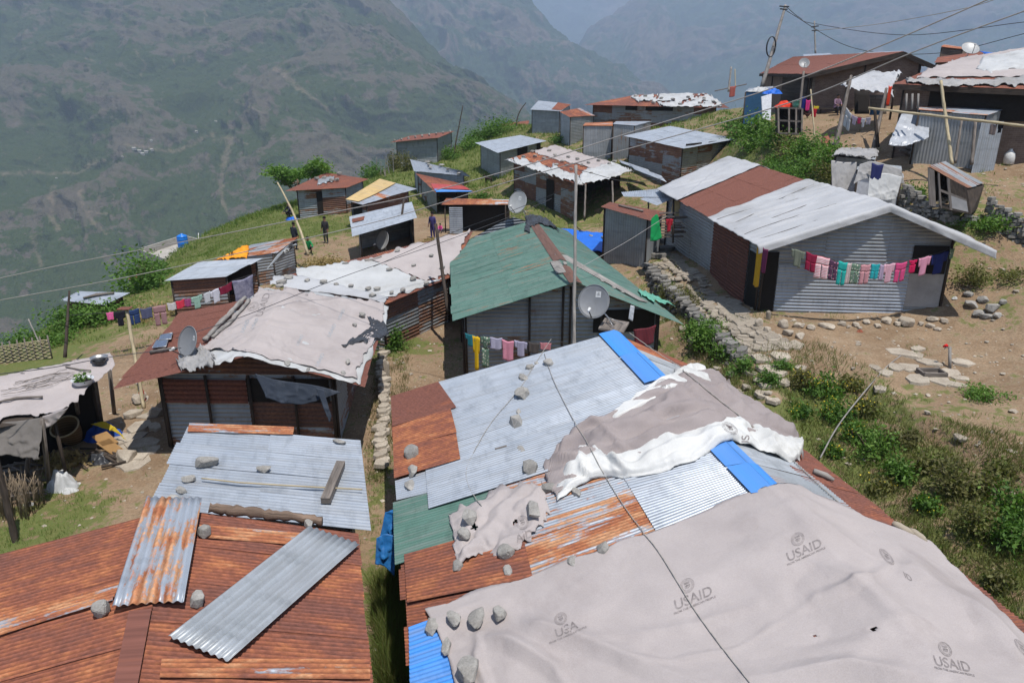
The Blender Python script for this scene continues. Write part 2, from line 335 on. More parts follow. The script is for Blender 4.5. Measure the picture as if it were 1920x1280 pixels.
def rbf_fit(P, v):
 d = np.linalg.norm(P[:, None] - P[None], axis=2); n = len(P)
 A = np.zeros((n + 3, n + 3)); A[:n, :n] = d + np.eye(n) * .05; A[:n, n] = 1; A[:n, n + 1:] = P; A[n, :n] = 1; A[n + 1:, :n] = P.T
 return np.linalg.solve(A, np.concatenate([v, [0, 0, 0]]))
WZ = rbf_fit(ctl[:, :2], ctl[:, 2]);
def green_at(XY):
 d = np.linalg.norm(XY[:, None] - ctl[None, :, :2], axis=2) + .15; w = d ** -3.0
 return (w * grn).sum(1) / w.sum(1)
DITCH = [PZ(x, y, 1.35) for x, y in ((1585, 690), (1640, 735), (1700, 778), (1770, 820), (1850, 868), (1940, 925))]
def gz_np(XY):
 out = np.empty(len(XY))
 for i in range(0, len(XY), 20000):
  q = XY[i:i + 20000]; d = np.linalg.norm(q[:, None] - ctl[None, :, :2], axis=2)
  out[i:i + 20000] = d @ WZ[:-3] + WZ[-3] + q @ WZ[-2:]
 P3 = np.c_[XY, np.zeros(len(XY))]
 rr = np.clip((np.hypot(XY[:, 0], XY[:, 1] - 30) - 90) / 100, 0, 1)
 out += .10 * fbm(P3 * .55, 4) + .045 * fbm(P3 * 2.6, 3)
 for i in range(len(DITCH) - 1):     # the narrow water channel across the yard
  a, b = np.array(DITCH[i][:2]), np.array(DITCH[i + 1][:2]); ab = b - a; c = ((XY - a) @ ab) / (ab @ ab); k = (c >= 0) & (c < 1)
  if k.any():
   dd = ((XY[k] - a) @ np.array([-ab[1], ab[0]])) / np.linalg.norm(ab); out[k] += -.24 * np.exp(-(dd / .2) ** 2) + .10 * np.exp(-((dd - .5) / .3) ** 2)
 m = rr > 0
 if m.any(): out[m] += rr[m] * 25 * fbm(P3[m] * .008, 5)
 return out
def gz(x, y): return float(gz_np(np.array([[x, y]]))[0])
def nonuni(a, b, fine, out, nout):
 core = np.arange(a, b + fine / 2, fine); k = np.geomspace(fine * 1.5, out, nout)
 return np.concatenate([(a - np.cumsum(k))[::-1], core, b + np.cumsum(k)])
gx = nonuni(-26, 32, .22, 260, 34); gy = nonuni(3, 62, .22, 260, 34)
gy = np.concatenate([gy[:34], np.arange(3, 40, .22), np.arange(40, 105, .42), 105 + np.cumsum(np.geomspace(.6, 260, 34))])
GXX, GYY = np.meshgrid(gx, gy); XY = np.c_[GXX.ravel(), GYY.ravel()]; ZZ = gz_np(XY)
gm = np.empty(len(XY))
for i in range(0, len(XY), 20000): gm[i:i + 20000] = green_at(XY[i:i + 20000])
gm = np.clip(gm, 0, 1)
nx, ny = len(gx), len(gy)
idx = np.arange(nx * ny).reshape(ny, nx)
faces = np.stack([idx[:-1, :-1], idx[:-1, 1:], idx[1:, 1:], idx[1:, :-1]], -1).reshape(-1, 4)
def grid_obj(name, V, faces, mat, cols, kind='structure', smooth=True):
 me = bpy.data.meshes.new(name); me.vertices.add(len(V)); me.vertices.foreach_set('co', V.astype(np.float32).ravel())
 me.loops.add(faces.size); me.loops.foreach_set('vertex_index', faces.astype(np.int32).ravel()); me.polygons.add(len(faces))
 me.polygons.foreach_set('loop_start', np.arange(0, faces.size, 4, dtype=np.int32)); me.update(calc_edges=True)
 ca = me.color_attributes.new('tone', 'FLOAT_COLOR', 'POINT'); cc = np.ones((len(V), 4), np.float32); cc[:, :3] = cols; ca.data.foreach_set('color', cc.ravel())
 me.polygons.foreach_set('use_smooth', [smooth] * len(faces)); me.materials.append(mat); me.validate()
 o = bpy.data.objects.new(name, me); COL.objects.link(o); return tag(o, kind=kind)
def soil_mat():
 n = N('bare soil and turf'); ob = n.tc.outputs['Object']; _, g, q, rd = n.attr(); v = n.vec(ob)
 big = n.noise(v, .45, 5, .6); mid = n.noise(v, 2.2, 6, .65); fi = n.noise(v, 14, 5, .7); pe = n.noise(v, 45, 2, .6)
 soil = n.mix(n.ramp(big, [(.35, 0.0), (.65, 1.0)]), (.29, .205, .13), (.20, .135, .082))
 soil = n.mix(n.ramp(mid, [(.45, 0.0), (.75, .7)]), soil, (.33, .26, .18)); soil = n.mix(1.0, soil, n.ramp(fi, [(.25, .6), (.75, 1.32)]), 'MULTIPLY')
 soil = n.mix(n.ramp(pe, [(.66, 0.0), (.72, .55)]), soil, (.36, .31, .25))
 gr = n.mix(n.ramp(fi, [(.3, 0.0), (.7, 1.0)]), (.072, .105, .026), (.135, .16, .048))
 gr = n.mix(n.ramp(mid, [(.4, 0.0), (.8, .8)]), gr, (.17, .15, .06))
 k = n.math('ADD', g, n.math('MULTIPLY', n.math('SUBTRACT', mid, .5), 2.4)); k = n.math('ADD', k, n.math('MULTIPLY', n.math('SUBTRACT', fi, .5), .8))
 f = n.ramp(k, [(.48, 0.0), (.68, 1.0)]); n.bump(n.math('ADD', n.math('MULTIPLY', mid, .8), n.math('MULTIPLY', fi, .5)), .9, .06)
 return n.out(n.mix(f, soil, gr), .95, 0, .15)
grid_obj('ground', np.c_[XY, ZZ], faces, soil_mat(), np.c_[gm, gm, gm])
def on_ground(px, py, zoff=0):
 """first point of the camera ray that meets the terrain"""
 d = ray(px, py); t = np.geomspace(6, 200, 900); q = np.array(CAM) + np.outer(t, np.array(d)); h = q[:, 2] - gz_np(q[:, :2])
 i = int(np.argmax(h < 0))
 if h[i] >= 0: i = len(t) - 1
 i = max(i, 1); a = h[i - 1] / (h[i - 1] - h[i] + 1e-9); tt = t[i - 1] + (t[i] - t[i - 1]) * a
 p = CAM + d * tt; p.z += zoff; return p
# ---------------------------------------------------------------- valley sides and far mountains
def hill_mat(name, g1, g2, b1, b2, sc1, treesc, dens=.5):
 n = N(name); ob = n.tc.outputs['Object']; _, t, s, rd = n.attr(); v = n.vec(ob)
 big = n.noise(v, sc1, 6, .62, .3); mid = n.noise(v, sc1 * 5, 5, .65); tree = n.noise(v, treesc, 3, .7); t2 = n.noise(v, treesc * 3.1, 2, .7)
 k = n.math('ADD', n.math('ADD', n.math('MULTIPLY', big, .9), n.math('MULTIPLY', mid, .65)), n.math('MULTIPLY', t, .75))
 cover = n.ramp(k, [(.92, 0.0), (1.3, 1.0)])
 bare = n.mix(n.ramp(mid, [(.35, 0.0), (.65, 1.0)]), b1, b2); bare = n.mix(1.0, bare, n.ramp(t2, [(.3, .78), (.7, 1.18)]), 'MULTIPLY')
 bush = n.ramp(n.math('ADD', n.math('ADD', n.math('MULTIPLY', tree, .7), n.math('MULTIPLY', t2, .3)), n.math('MULTIPLY', n.math('SUBTRACT', cover, .5), .30)), [(.48, 0.0), (.58, 1.0)])
 gr = n.mix(n.ramp(t2, [(.35, 0.0), (.65, 1.0)]), g1, g2); c = n.mix(bush, bare, gr)
 sf = n.ramp(n.math('ADD', s, n.math('MULTIPLY', n.math('SUBTRACT', n.math('ADD', n.math('MULTIPLY', mid, .5), n.math('MULTIPLY', tree, .5)), .5), 3.2)), [(.35, 0.0), (.8, .5)])
 c = n.mix(sf, c, (.24, .185, .135)); n.bump(n.math('ADD', tree, n.math('MULTIPLY', mid, 2.0)), .9, 6.0); return n.out(c, 1.0, 0, 0)
def lerp_poly(pts, n):
 pts = np.array(pts, float); d = np.r_[0, np.cumsum(np.hypot(*(np.diff(pts[:, :2], axis=0).T)))]; s = np.linspace(0, d[-1], n)
 return np.stack([np.interp(s, d, pts[:, k]) for k in range(pts.shape[1])], 1)
def mountain(name, ridge, foot, nu, nv, amp, rough, mat, gully=1.0, seed=0, scars=(), forest=0.0):
 rd_ = [tuple(PT(x, y, t)) for x, y, t in ridge]; ft = [tuple(PT(x, y, t)) for x, y, t in foot]
 A = lerp_poly(rd_, nu); B = lerp_poly(ft, nu); nb = max(8, nv // 7)
 V = [];
 vv = np.linspace(0, 1, nv)
 for v in vv: V.append(B + (A - B) * v)
 out = A - np.array([0, 0, CZ]); out[:, 2] = 0; out /= np.linalg.norm(out, axis=1)[:, None]
 H = A[:, 2] - B[:, 2]
 for k in range(1, nb): V.append(A + out * (H * 1.3 * k / nb)[:, None] + np.array([0, 0, -1]) * (H * .9 * (k / nb) ** 1.2)[:, None])
 V = np.array(V); ns, nU = V.shape[:2]; P = V.reshape(-1, 3)
 q = P / rough; q2 = q.copy(); q2[:, 2] *= .35
 warp = fbm(q2 * .7 + seed, 3) * .8
 g = fbm(np.c_[q2[:, 0] + warp, q2[:, 1] + warp, q2[:, 2]] + seed * 3.1, 7, 2.15, .56, True)
 sv = np.repeat(np.r_[vv, np.ones(nb - 1)], nU); nm = np.array([0.0, -.75, .65])
 taper = np.clip(1.15 - np.abs(sv - .6), .25, 1)
 g2 = fbm(q * 9 + 5, 4, 2.1, .6); P = P + nm * (g * amp * gully * taper)[:, None] + nm * (g2 * amp * .10)[:, None]
 tr = np.clip(g2 * 1.2 + .5, 0, 1)
 t = np.clip(.5 - g * .45 + forest, 0, 1)
 s = np.zeros(len(P))
 if len(scars):
  d = P - np.array(CAM); dep = d[:, 1] * cP - d[:, 2] * sP; u = d[:, 1] * sP + d[:, 2] * cP; X = 960 + F * d[:, 0] / dep; Y = 640 - F * u / dep
  X = X + 9 * fbm(q * 14, 3); Y = Y + 7 * fbm(q * 14 + 9, 3)
  for poly, w0, w1 in scars:
   poly = np.array(poly, float); best = np.full(len(P), 9e9); bw = np.zeros(len(P)); tot = len(poly) - 1
   for i in range(tot):
    a, b = poly[i], poly[i + 1]; ab = b - a; h = np.clip(((X - a[0]) * ab[0] + (Y - a[1]) * ab[1]) / (ab @ ab), 0, 1)
    dd = np.hypot(X - a[0] - ab[0] * h, Y - a[1] - ab[1] * h); m = dd < best; best[m] = dd[m]; bw[m] = (w0 + (w1 - w0) * (i + h) / tot)[m]
   s = np.maximum(s, np.clip(.75 - best / (bw * 2.2), 0, 1))
 idx = np.arange(ns * nU).reshape(ns, nU); fc = np.stack([idx[:-1, :-1], idx[:-1, 1:], idx[1:, 1:], idx[1:, :-1]], -1).reshape(-1, 4)
 return grid_obj(name, P, fc, mat, np.c_[t, s, tr])
hm1 = hill_mat('near valley side', (.028, .046, .015), (.056, .076, .025), (.108, .092, .070), (.082, .080, .050), .0075, .12)
hm2 = hill_mat('far mountain side', (.022, .042, .018), (.042, .065, .028), (.12, .095, .078), (.08, .075, .05), .0035, .06)
SC1 = [([(430, 262), (424, 300), (414, 335), (412, 360), (420, 385), (430, 405)], 11, 3), ([(405, 262), (440, 258), (462, 272)], 6, 3), ([(0, 326), (60, 323), (90, 326), (145, 322)], 5, 3), ([(145, 322), (170, 313), (182, 306)], 4, 6), ([(120, 318), (200, 300)], 2, 2),
       ([(520, 130), (560, 165), (590, 185), (625, 215)], 8, 3), ([(255, 95), (270, 125), (265, 140)], 4, 3), ([(320, 105), (330, 125)], 4, 3), ([(345, 108), (350, 122)], 3, 2), ([(160, 110), (180, 118)], 4, 3),
       ([(230, 270), (330, 285), (400, 250)], 5, 5), ([(100, 355), (95, 400), (110, 430)], 8, 5), ([(150, 360), (160, 400), (200, 440)], 8, 3), ([(380, 20), (385, 45), (410, 60)], 3, 2), ([(160, 395), (200, 400)], 3, 3), ([(640, 230), (700, 260)], 3, 2), ([(45, 325), (80, 290)], 2, 2), ([(60, 445), (75, 500)], 10, 6), ([(440, 190), (500, 215)], 3, 2)]
mountain('hills', [(-900, -87, 2300), (-300, -91, 2500), (100, -93, 2600), (400, -89, 2750), (600, -81, 2700), (690, -25, 2600), (723, 0, 2500), (765, 46, 2450), (803, 78, 2400), (870, 125, 2300), (948, 185, 2200), (1050, 262, 2000), (1180, 350, 1900)],
         [(-900, 1000, 900), (-300, 900, 900), (100, 820, 950), (400, 760, 1000), (600, 680, 1050), (723, 620, 1100), (803, 560, 1150), (948, 520, 1200), (1180, 520, 1300)], 820, 460, 105, 560, hm1, 1.0, 3, SC1)
mountain('hills', [(450, -96, 4300), (700, -88, 4300), (850, -81, 4200), (977, 0, 4000), (1040, 54, 3900), (1098, 91, 3800), (1190, 158, 3600), (1330, 250, 3400)],
         [(450, 420, 2900), (700, 400, 2700), (850, 420, 2600), (977, 430, 2550), (1098, 430, 2500), (1330, 430, 2500)], 420, 260, 190, 900, hm2, 1.0, 8,
         [([(780, 5), (800, 30)], 10, 12), ([(835, 20), (845, 28)], 6, 6), ([(920, 20), (930, 28)], 5, 4), ([(870, 75), (900, 90)], 6, 4), ([(1060, 80), (1075, 90)], 6, 4), ([(1100, 112), (1112, 122)], 5, 4)])
mountain('hills', [(1040, 150, 5600), (1098, 77, 5600), (1140, 45, 5700), (1180, 20, 5800), (1260, -40, 6000), (1500, -82, 6200), (1900, -88, 6000), (2500, -90, 5600)],
         [(1040, 330, 3800), (1140, 330, 3700), (1260, 330, 3600), (1900, 330, 3300), (2500, 330, 3000)], 460, 240, 230, 1100, hm2, 1.0, 15,
         [([(1370, 85), (1390, 65), (1430, 35)], 5, 5), ([(1335, 85), (1338, 110)], 1.5, 1.5), ([(1300, 155), (1325, 140)], 4, 2)])
mountain('hills', [(800, -90, 9000), (1100, -85, 9500), (1300, -86, 9500), (1600, -90, 9000)], [(800, 250, 6800), (1100, 240, 6800), (1300, 240, 6800), (1600, 240, 6800)], 300, 200, 330, 1500, hm2, 1.0, 22,
         [([(1130, 8), (1150, 20), (1165, 14)], 16, 10)])
# ---------------------------------------------------------------- corrugated sheets, roofs, walls
def bil(A, B, C, D, s, t): return (A * (1 - s) + B * s) * (1 - t) + (D * (1 - s) + C * s) * t
def sheet(mb, A, B, C, D, pitch=.076, amp=.010, lift=0.0, tone=.5, rust=0.0, nper=5, rows=5, flip=False, mi=0, curl=0.0, sag=0.0, surf=None):
 """A-B runs across the corrugations, A-D along them"""
 A, B, C, D = map(Vector, (A, B, C, D)); w = (B - A).length; L = (D - A).length
 nw = max(1, int(round(w / pitch))); cols = nw * nper if amp > 0 else 4
 nrm = (B - A).cross(D - A).normalized()
 if nrm.z < 0 or (abs(nrm.z) < .25 and flip): nrm = -nrm
 rd = random.random(); vs = []; uv = []; S = np.linspace(0, 1, cols + 1)
 ph = random.random() * 6.28
 for j in range(rows + 1):
  t = j / rows
  for s in S:
   p = bil(A, B, C, D, s, t) if surf is None else surf(s, t); h = lift + (amp * math.sin(2 * math.pi * s * nw) if amp > 0 else 0)
   h += .45 * amp * math.sin(3.3 * t + ph) * math.sin(4.6 * s + ph * 2.3)
   h += sag * math.sin(math.pi * t * 1.5 + ph) + (curl * max(0, t - .8) ** 2 * 25 if curl else 0)
   vs.append(p + nrm * h); uv.append((s * nw * .076 if amp > 0 else .019 + .004 * s, t * L))
 n1 = cols + 1
 fs = [(j * n1 + i, j * n1 + i + 1, (j + 1) * n1 + i + 1, (j + 1) * n1 + i) for j in range(rows) for i in range(cols)]
 mb.add(vs, fs, uv, (tone, rust, rd), mi)
def slope_sheets(mb, R0, R1, E1, E0, rust=(.1, .4), tone=(.4, .6), wid=.75, rowlen=2.4, pitch=.076, amp=.010, nper=5, jag=.05, mats=None, mi=0, seed=None):
 """slope with ridge R0->R1 and eave E0->E1, sheets run from ridge to eave"""
 rs = random.Random(seed if seed is not None else random.random())
 L = ((R1 - R0).length + (E1 - E0).length) / 2; H = ((E0 - R0).length + (E1 - R1).length) / 2
 nc = max(1, int(round(L / wid))); nr = max(1, int(math.ceil(H / rowlen - .15)))
 for r in range(nr - 1, -1, -1):
  for c in range(nc):
   s0 = c / nc - .06 / L; s1 = (c + 1) / nc + .02 / L
   s0 = max(0, s0); s1 = min(1, s1)
   t0 = r / nr - (.10 / H if r else 0); t1 = (r + 1) / nr + (rs.uniform(-jag, jag) / H if r == nr - 1 else 0.02 / H)
   P = lambda s, t: bil(R0, R1, E1, E0, s, t)
   k = rs.uniform(*rust); tn = rs.uniform(*tone); mj = rs.choice(mats) if mats else mi
   random.seed(rs.random())
   sheet(mb, P(s0, t0), P(s1, t0), P(s1, t1), P(s0, t1), pitch, amp, .004 * (nr - r) * 2 + .003 * (c % 2) + rs.uniform(0, .003), tn, k, nper, 4, mi=mj, sag=rs.uniform(0, .008))
def wall_sheets(mb, a, b, top, bot, out, rust=(.1, .5), tone=(.4, .6), pitch=.14, amp=.020, panel=2.2, nper=5, mats=None, vertical=False, seed=None):
 """vertical wall of corrugated sheets from a to b (xy), top(u) and bot(u) give heights"""
 rs = random.Random(seed if seed is not None else random.random()); a = Vector((a[0], a[1], 0)); b = Vector((b[0], b[1], 0)); L = (b - a).length; d = (b - a) / L
 np_ = max(1, int(round(L / panel)))
 for k in range(np_):
  u0, u1 = k / np_, (k + 1) / np_
  ztop = max(top(u0), top(u1), top((u0 + u1) / 2)); zb = min(bot(u0), bot(u1)); H = ztop - zb
  if vertical:
   bands = [(zb, ztop)]
  else:
   nb = max(1, int(round(H / .72))); bands = [(zb + H * i / nb, zb + H * (i + 1) / nb) for i in range(nb)]
  for bi, (z0, z1) in enumerate(bands):
   tn, ru, rd = rs.uniform(*tone), rs.uniform(*rust), rs.random(); mj = rs.choice(mats) if mats else 0
   off = .004 * (bi % 2) + .003 * (k % 2)
   vs = []; uv = []
   if vertical:
    nu = max(4, int((u1 - u0) * L / pitch) * nper); nz = 3
   else:
    nu = 6; nz = max(3, int(round((z1 - z0) / pitch)) * nper)
   for j in range(nz + 1):
    for i in range(nu + 1):
     u = u0 + (u1 - u0) * i / nu; z = z0 + (z1 - z0) * j / nz; zz = min(z, top(u))
     w = (i / nu * round((u1 - u0) * L / pitch)) if vertical else (j / nz * round((z1 - z0) / pitch))
     h = off + (amp * math.sin(2 * math.pi * w) if zz == z or vertical else 0)
     p = a + d * (u * L) + out * h; vs.append((p.x, p.y, zz)); uv.append((w * .076, z) if vertical else (w * .076 + bi, u * L))
   n1 = nu + 1
   fs = [(j * n1 + i, j * n1 + i + 1, (j + 1) * n1 + i + 1, (j + 1) * n1 + i) for j in range(nz) for i in range(nu)]
   mb.add(vs, fs, uv, (tn, ru, rd), mj)
class Roof:
 """slopes as quads (ridge0, ridge1, eave1, eave0); hit() drops a photo point on the roof"""
 def __init__(s, quads, ext=1.2):
  s.quads = quads; vs = []; fs = []
  for R0, R1, E1, E0 in quads:
   dr = (R1 - R0).normalized() * ext; a = R0 - dr; b = R1 + dr
   k = 1 + ext / max(.1, (E0 - R0).length); c = R1 + (E1 - R1) * k + dr; d = R0 + (E0 - R0) * k - dr
   sv = [-ext / (R1 - R0).length] + [k_ / 10 for k_ in range(11)] + [1 + ext / (R1 - R0).length]; tv = [k_ / 8 for k_ in range(9)] + [k]; i = len(vs); m_ = len(sv)
   vs += [bil(R0, R1, E1, E0, s_, t_) for t_ in tv for s_ in sv]; fs += [(i + r_ * m_ + c_, i + r_ * m_ + c_ + 1, i + (r_ + 1) * m_ + c_ + 1, i + (r_ + 1) * m_ + c_) for r_ in range(len(tv) - 1) for c_ in range(m_ - 1)]
  s.bvh = BVHTree.FromPolygons(vs, fs)
 def hit(s, px, py, lift=0.0):
  d = ray(px, py).normalized(); l, n, i, t = s.bvh.ray_cast(CAM, d)
  if l is None:
   l, n, i, t = min((s.bvh.find_nearest(CAM + d * k) for k in np.geomspace(6, 110, 120)), key=lambda r: r[3] / (r[0] - CAM).length)
  if n.z < 0: n = -n
  return l + n * lift
 def st(s, p):
  """slope index and (s, t) of a point on the roof"""
  best = None
  for qi, (R0, R1, E1, E0) in enumerate(s.quads):
   a, b = .5, .5
   for _ in range(12):
    f = bil(R0, R1, E1, E0, a, b) - p; fa = (R1 - R0) * (1 - b) + (E1 - E0) * b; fb = (E0 - R0) * (1 - a) + (E1 - R1) * a
    m = np.array([[fa.dot(fa), fa.dot(fb)], [fa.dot(fb), fb.dot(fb)]]); r = np.linalg.solve(m, -np.array([f.dot(fa), f.dot(fb)])); a += r[0]; b += r[1]
   e = (bil(R0, R1, E1, E0, a, b) - p).length + (max(0, -b) * 3)
   if best is None or e < best[0]: best = (e, qi, a, b)
  return best[1:]
 def patch(s, P):
  S = [s.st(p) for p in P]; qi = max(set(x[0] for x in S), key=[x[0] for x in S].count); Q = s.quads[qi]
  c = [Vector((x[1], x[2] if x[0] == qi else 0, 0)) for x in S]
  def f(u, v): q = bil(*c, u, v); return bil(*Q, q.x, q.y)
  return f
 def nrm(s, px, py):
  d = ray(px, py).normalized(); l, n, i, t = s.bvh.ray_cast(CAM, d); n = n if n else Vector((0, 0, 1))
  return n if n.z > 0 else -n
ROOF = {}
def gable(key, name, label, cat, c, front=.35, side=.3, back=.35, roofmat='zinc', rust=(.1, .4), tone=(.4, .6), wallmat='zincdull', wrust=(.2, .6), wtone=(.35, .6),
          sides=('front', 'left', 'right', 'back'), pitch=.076, nper=5, ramp_=.010, cap=None, capw=.38, group=None, seed=1, vert=(), wid=.75, posts=True, depthw=None, roofmb=True, mats=None, jag=.05, rowlen=2.4, wallmats=None, npost=None):
 """c = dict of world corners: R0,R1 ridge (near, far), L0,L1 left eave, E0,E1 right eave"""
 R0, R1, L0, L1, E0, E1 = (c[k] for k in ('R0', 'R1', 'L0', 'L1', 'E0', 'E1'))
 ctr = (L0 + E0 + L1 + E1) / 4; root = thing(name, (ctr.x, ctr.y, gz(ctr.x, ctr.y)), label, cat, group)
 if roofmb:
  mb = MB(); ml = [M[m] for m in (mats or [roofmat])]; mi = list(range(len(ml))) if mats else None
  slope_sheets(mb, R0, R1, L1, L0, rust, tone, wid, rowlen, pitch, ramp_, nper=nper, seed=seed, mats=mi, jag=jag)
  slope_sheets(mb, R0, R1, E1, E0, rust, tone, wid, rowlen, pitch, ramp_, nper=nper, seed=seed + 1, mats=mi, jag=jag)
  ro = mb.build('roof', ml, root)
 ROOF[key] = Roof([(R0, R1, L1, L0), (R0, R1, E1, E0)])
 if cap:
  mb = MB(); up = Vector((0, 0, .022)); aL = (L0 - R0).normalized() * capw / 2; aR = (E0 - R0).normalized() * capw / 2
  for q, (a, bb) in enumerate(((aL, 0), (aR, 0))):
   n = 8
   for k in range(n):
    s0, s1 = k / n, (k + 1) / n + .004
    sheet(mb, R0.lerp(R1, s0) + up, R0.lerp(R1, s1) + up, R0.lerp(R1, s1) + a + up, R0.lerp(R1, s0) + a + up, amp=0, rust=cap[1], rows=1, lift=.002 * (k % 2) + .004, tone=.5)
  mb.build('ridge_cap', M[cap[0]], root)
 # footprint from the slopes
 Ls = (R1 - R0).length; wl = (L0 - R0).length; wr = (E0 - R0).length; sf, sb = front / Ls, 1 - back / Ls
 PL = lambda s, t: bil(R0, R1, L1, L0, s, t); PR = lambda s, t: bil(R0, R1, E1, E0, s, t)
 tl, tr = 1 - side / wl, 1 - side / wr
 FL, FR, BL, BR = PL(sf, tl), PR(sf, tr), PL(sb, tl), PR(sb, tr); FM, BM = PL(sf, 0), PL(sb, 0)
 def prof(a, m, b):
  d = Vector((b.x - a.x, b.y - a.y)); um = ((m.x - a.x) * d.x + (m.y - a.y) * d.y) / d.length_squared
  return lambda u: (a.z + (m.z - a.z) * u / um if u < um else m.z + (b.z - m.z) * (u - um) / (1 - um)) - .05
 cen = (FL + FR + BL + BR) / 4
 for nm, a, m, b in (('front', FL, FM, FR), ('back', BR, BM, BL), ('left', BL, None, FL), ('right', FR, None, BR)):
  if nm not in sides: continue
  top = prof(a, m, b) if m is not None else (lambda a, b: lambda u: a.z + (b.z - a.z) * u - .05)(a, b)
  bot = (lambda a, b: lambda u: gz(a.x + (b.x - a.x) * u, a.y + (b.y - a.y) * u) - .1)(a, b)
  out = Vector((b.y - a.y, -(b.x - a.x), 0)).normalized()
  if out.dot((a + b) / 2 - cen) < 0: out = -out
  mb = MB(); wm = wallmats if wallmats else [wallmat]
  if wm[0] in ('brick', 'block', 'dark', 'bluepaint'):
   n = 24; vs = []; uv = []; L = (b - a).length
   for i in range(n + 1):
    u = i / n; p = a.lerp(b, u); vs += [(p.x, p.y, bot(u)), (p.x, p.y, top(u))]; uv += [(u * L, bot(u)), (u * L, top(u))]
   mb.add(vs, [(2 * i, 2 * i + 2, 2 * i + 3, 2 * i + 1) for i in range(n)], uv); mb.smooth = False
  else:
   wall_sheets(mb, a, b, top, bot, out, wrust, wtone, nper=nper, vertical=(nm in vert), seed=seed + len(nm), mats=list(range(len(wm))) if len(wm) > 1 else None)
  w = mb.build('wall', [M[q] for q in wm], root)
  if posts:
   L = (b - a).length; npst = npost or max(2, int(L / 3.2) + 1);
   for i in range(npst):
    u = i / (npst - 1); u = min(max(u, .004), .996); p = a.lerp(b, u) + out * .055; pm = MB(); z0 = gz(p.x, p.y) - .15
    tube(pm, [(p.x, p.y, z0), (p.x + random.uniform(-.03, .03), p.y, top(u))], .045, 6); pm.build('post', M['darkwood'], root)
 return root, dict(FL=FL, FR=FR, BL=BL, BR=BR, FM=FM, BM=BM)
def shed(key, name, label, cat, q, inset=(.15, .15, .15, .15), roofmat='zinc', rust=(.1, .3), tone=(.45, .6), wallmat='zincdull', wrust=(.2, .6), wtone=(.35, .6), walls=(0, 1, 2, 3),
         along=0, pitch=.09, nper=4, group=None, seed=1, vert=(), wid=.8, rowlen=3, mats=None, wallmats=None, flat=False, roofname='roof', posts=True):
 """single slope roof: q = four world corners in order; along=0: corrugations run q0->q3, 1: q0->q1"""
 q = [Vector(p) for p in q]; ctr = sum(q, Vector()) / 4; root = thing(name, (ctr.x, ctr.y, gz(ctr.x, ctr.y)), label, cat, group)
 mb = MB(); a = q if along == 0 else [q[1], q[2], q[3], q[0]]
 ml = [M[m] for m in (mats or [roofmat])]
 if flat:
  sheet(mb, a[0], a[1], a[2], a[3], amp=0, rows=6)
 else: slope_sheets(mb, a[0], a[1], a[2], a[3], rust, tone, wid, rowlen, pitch, nper=nper, seed=seed, mats=list(range(len(ml))) if mats else None)
 mb.build(roofname, ml, root); ROOF[key] = Roof([(a[0], a[1], a[2], a[3])], .6)
 f = [];
 s0, s1, t0, t1 = inset[3], 1 - inset[1], inset[0], 1 - inset[2]
 for s, t in ((s0, t0), (s1, t0), (s1, t1), (s0, t1)): f.append(bil(q[0], q[1], q[2], q[3], s, t))
 cen = sum(f, Vector()) / 4; wm = wallmats if wallmats else [wallmat]
 for k in range(4):
  a, b = f[k], f[(k + 1) % 4]; out = Vector((b.y - a.y, -(b.x - a.x), 0)).normalized()
  if out.dot((a + b) / 2 - cen) < 0: out = -out
  if posts:
   pm = MB(); z0 = gz(a.x, a.y) - .15; tube(pm, [(a.x, a.y, z0), (a.x, a.y, a.z - .03)], .045, 6); pm.build('post', M['darkwood'], root)
  if k not in walls: continue
  top = lambda u, a=a, b=b: a.z + (b.z - a.z) * u - .04
  bot = lambda u, a=a, b=b: gz(a.x + (b.x - a.x) * u, a.y + (b.y - a.y) * u) - .1
  mb = MB()
  if wm[0] in ('brick', 'block', 'dark', 'bluepaint', 'whitewash', 'concrete'):
   L = (b - a).length; n = 8; vs = []; uv = []
   for i in range(n + 1):
    u = i / n; p = a.lerp(b, u); vs += [(p.x, p.y, bot(u)), (p.x, p.y, top(u))]; uv += [(u * L, bot(u)), (u * L, top(u))]
   mb.add(vs, [(2 * i, 2 * i + 2, 2 * i + 3, 2 * i + 1) for i in range(n)], uv); mb.smooth = False
  else: wall_sheets(mb, a, b, top, bot, out, wrust, wtone, nper=nper, vertical=(k in vert), seed=seed + k, mats=list(range(len(wm))) if len(wm) > 1 else None)
  mb.build('wall', [M[z] for z in wm], root)
 return root, f
def quadpatch(name, key, pts, mat, parent=None, lift=.03, rust=.2, tone=.5, along=0, amp=.009, pitch=.076, label=None, rows=5, nper=5, curl=0, world=False):
 """one corrugated sheet laid on roof `key`; pts: four photo points (0-1 across, 0-3 along)"""
 P = [Vector(p) for p in pts] if world else [ROOF[key].hit(x, y) for x, y in pts]
 if along: P = [P[1], P[2], P[3], P[0]]
 sf = None if world else ROOF[key].patch(P); mb = MB(); sheet(mb, *P, pitch, amp, lift + .012, tone, rust, nper, rows, curl=curl, surf=sf); o = mb.build(name, M[mat], parent)
 if label: o['label'] = label
 return o
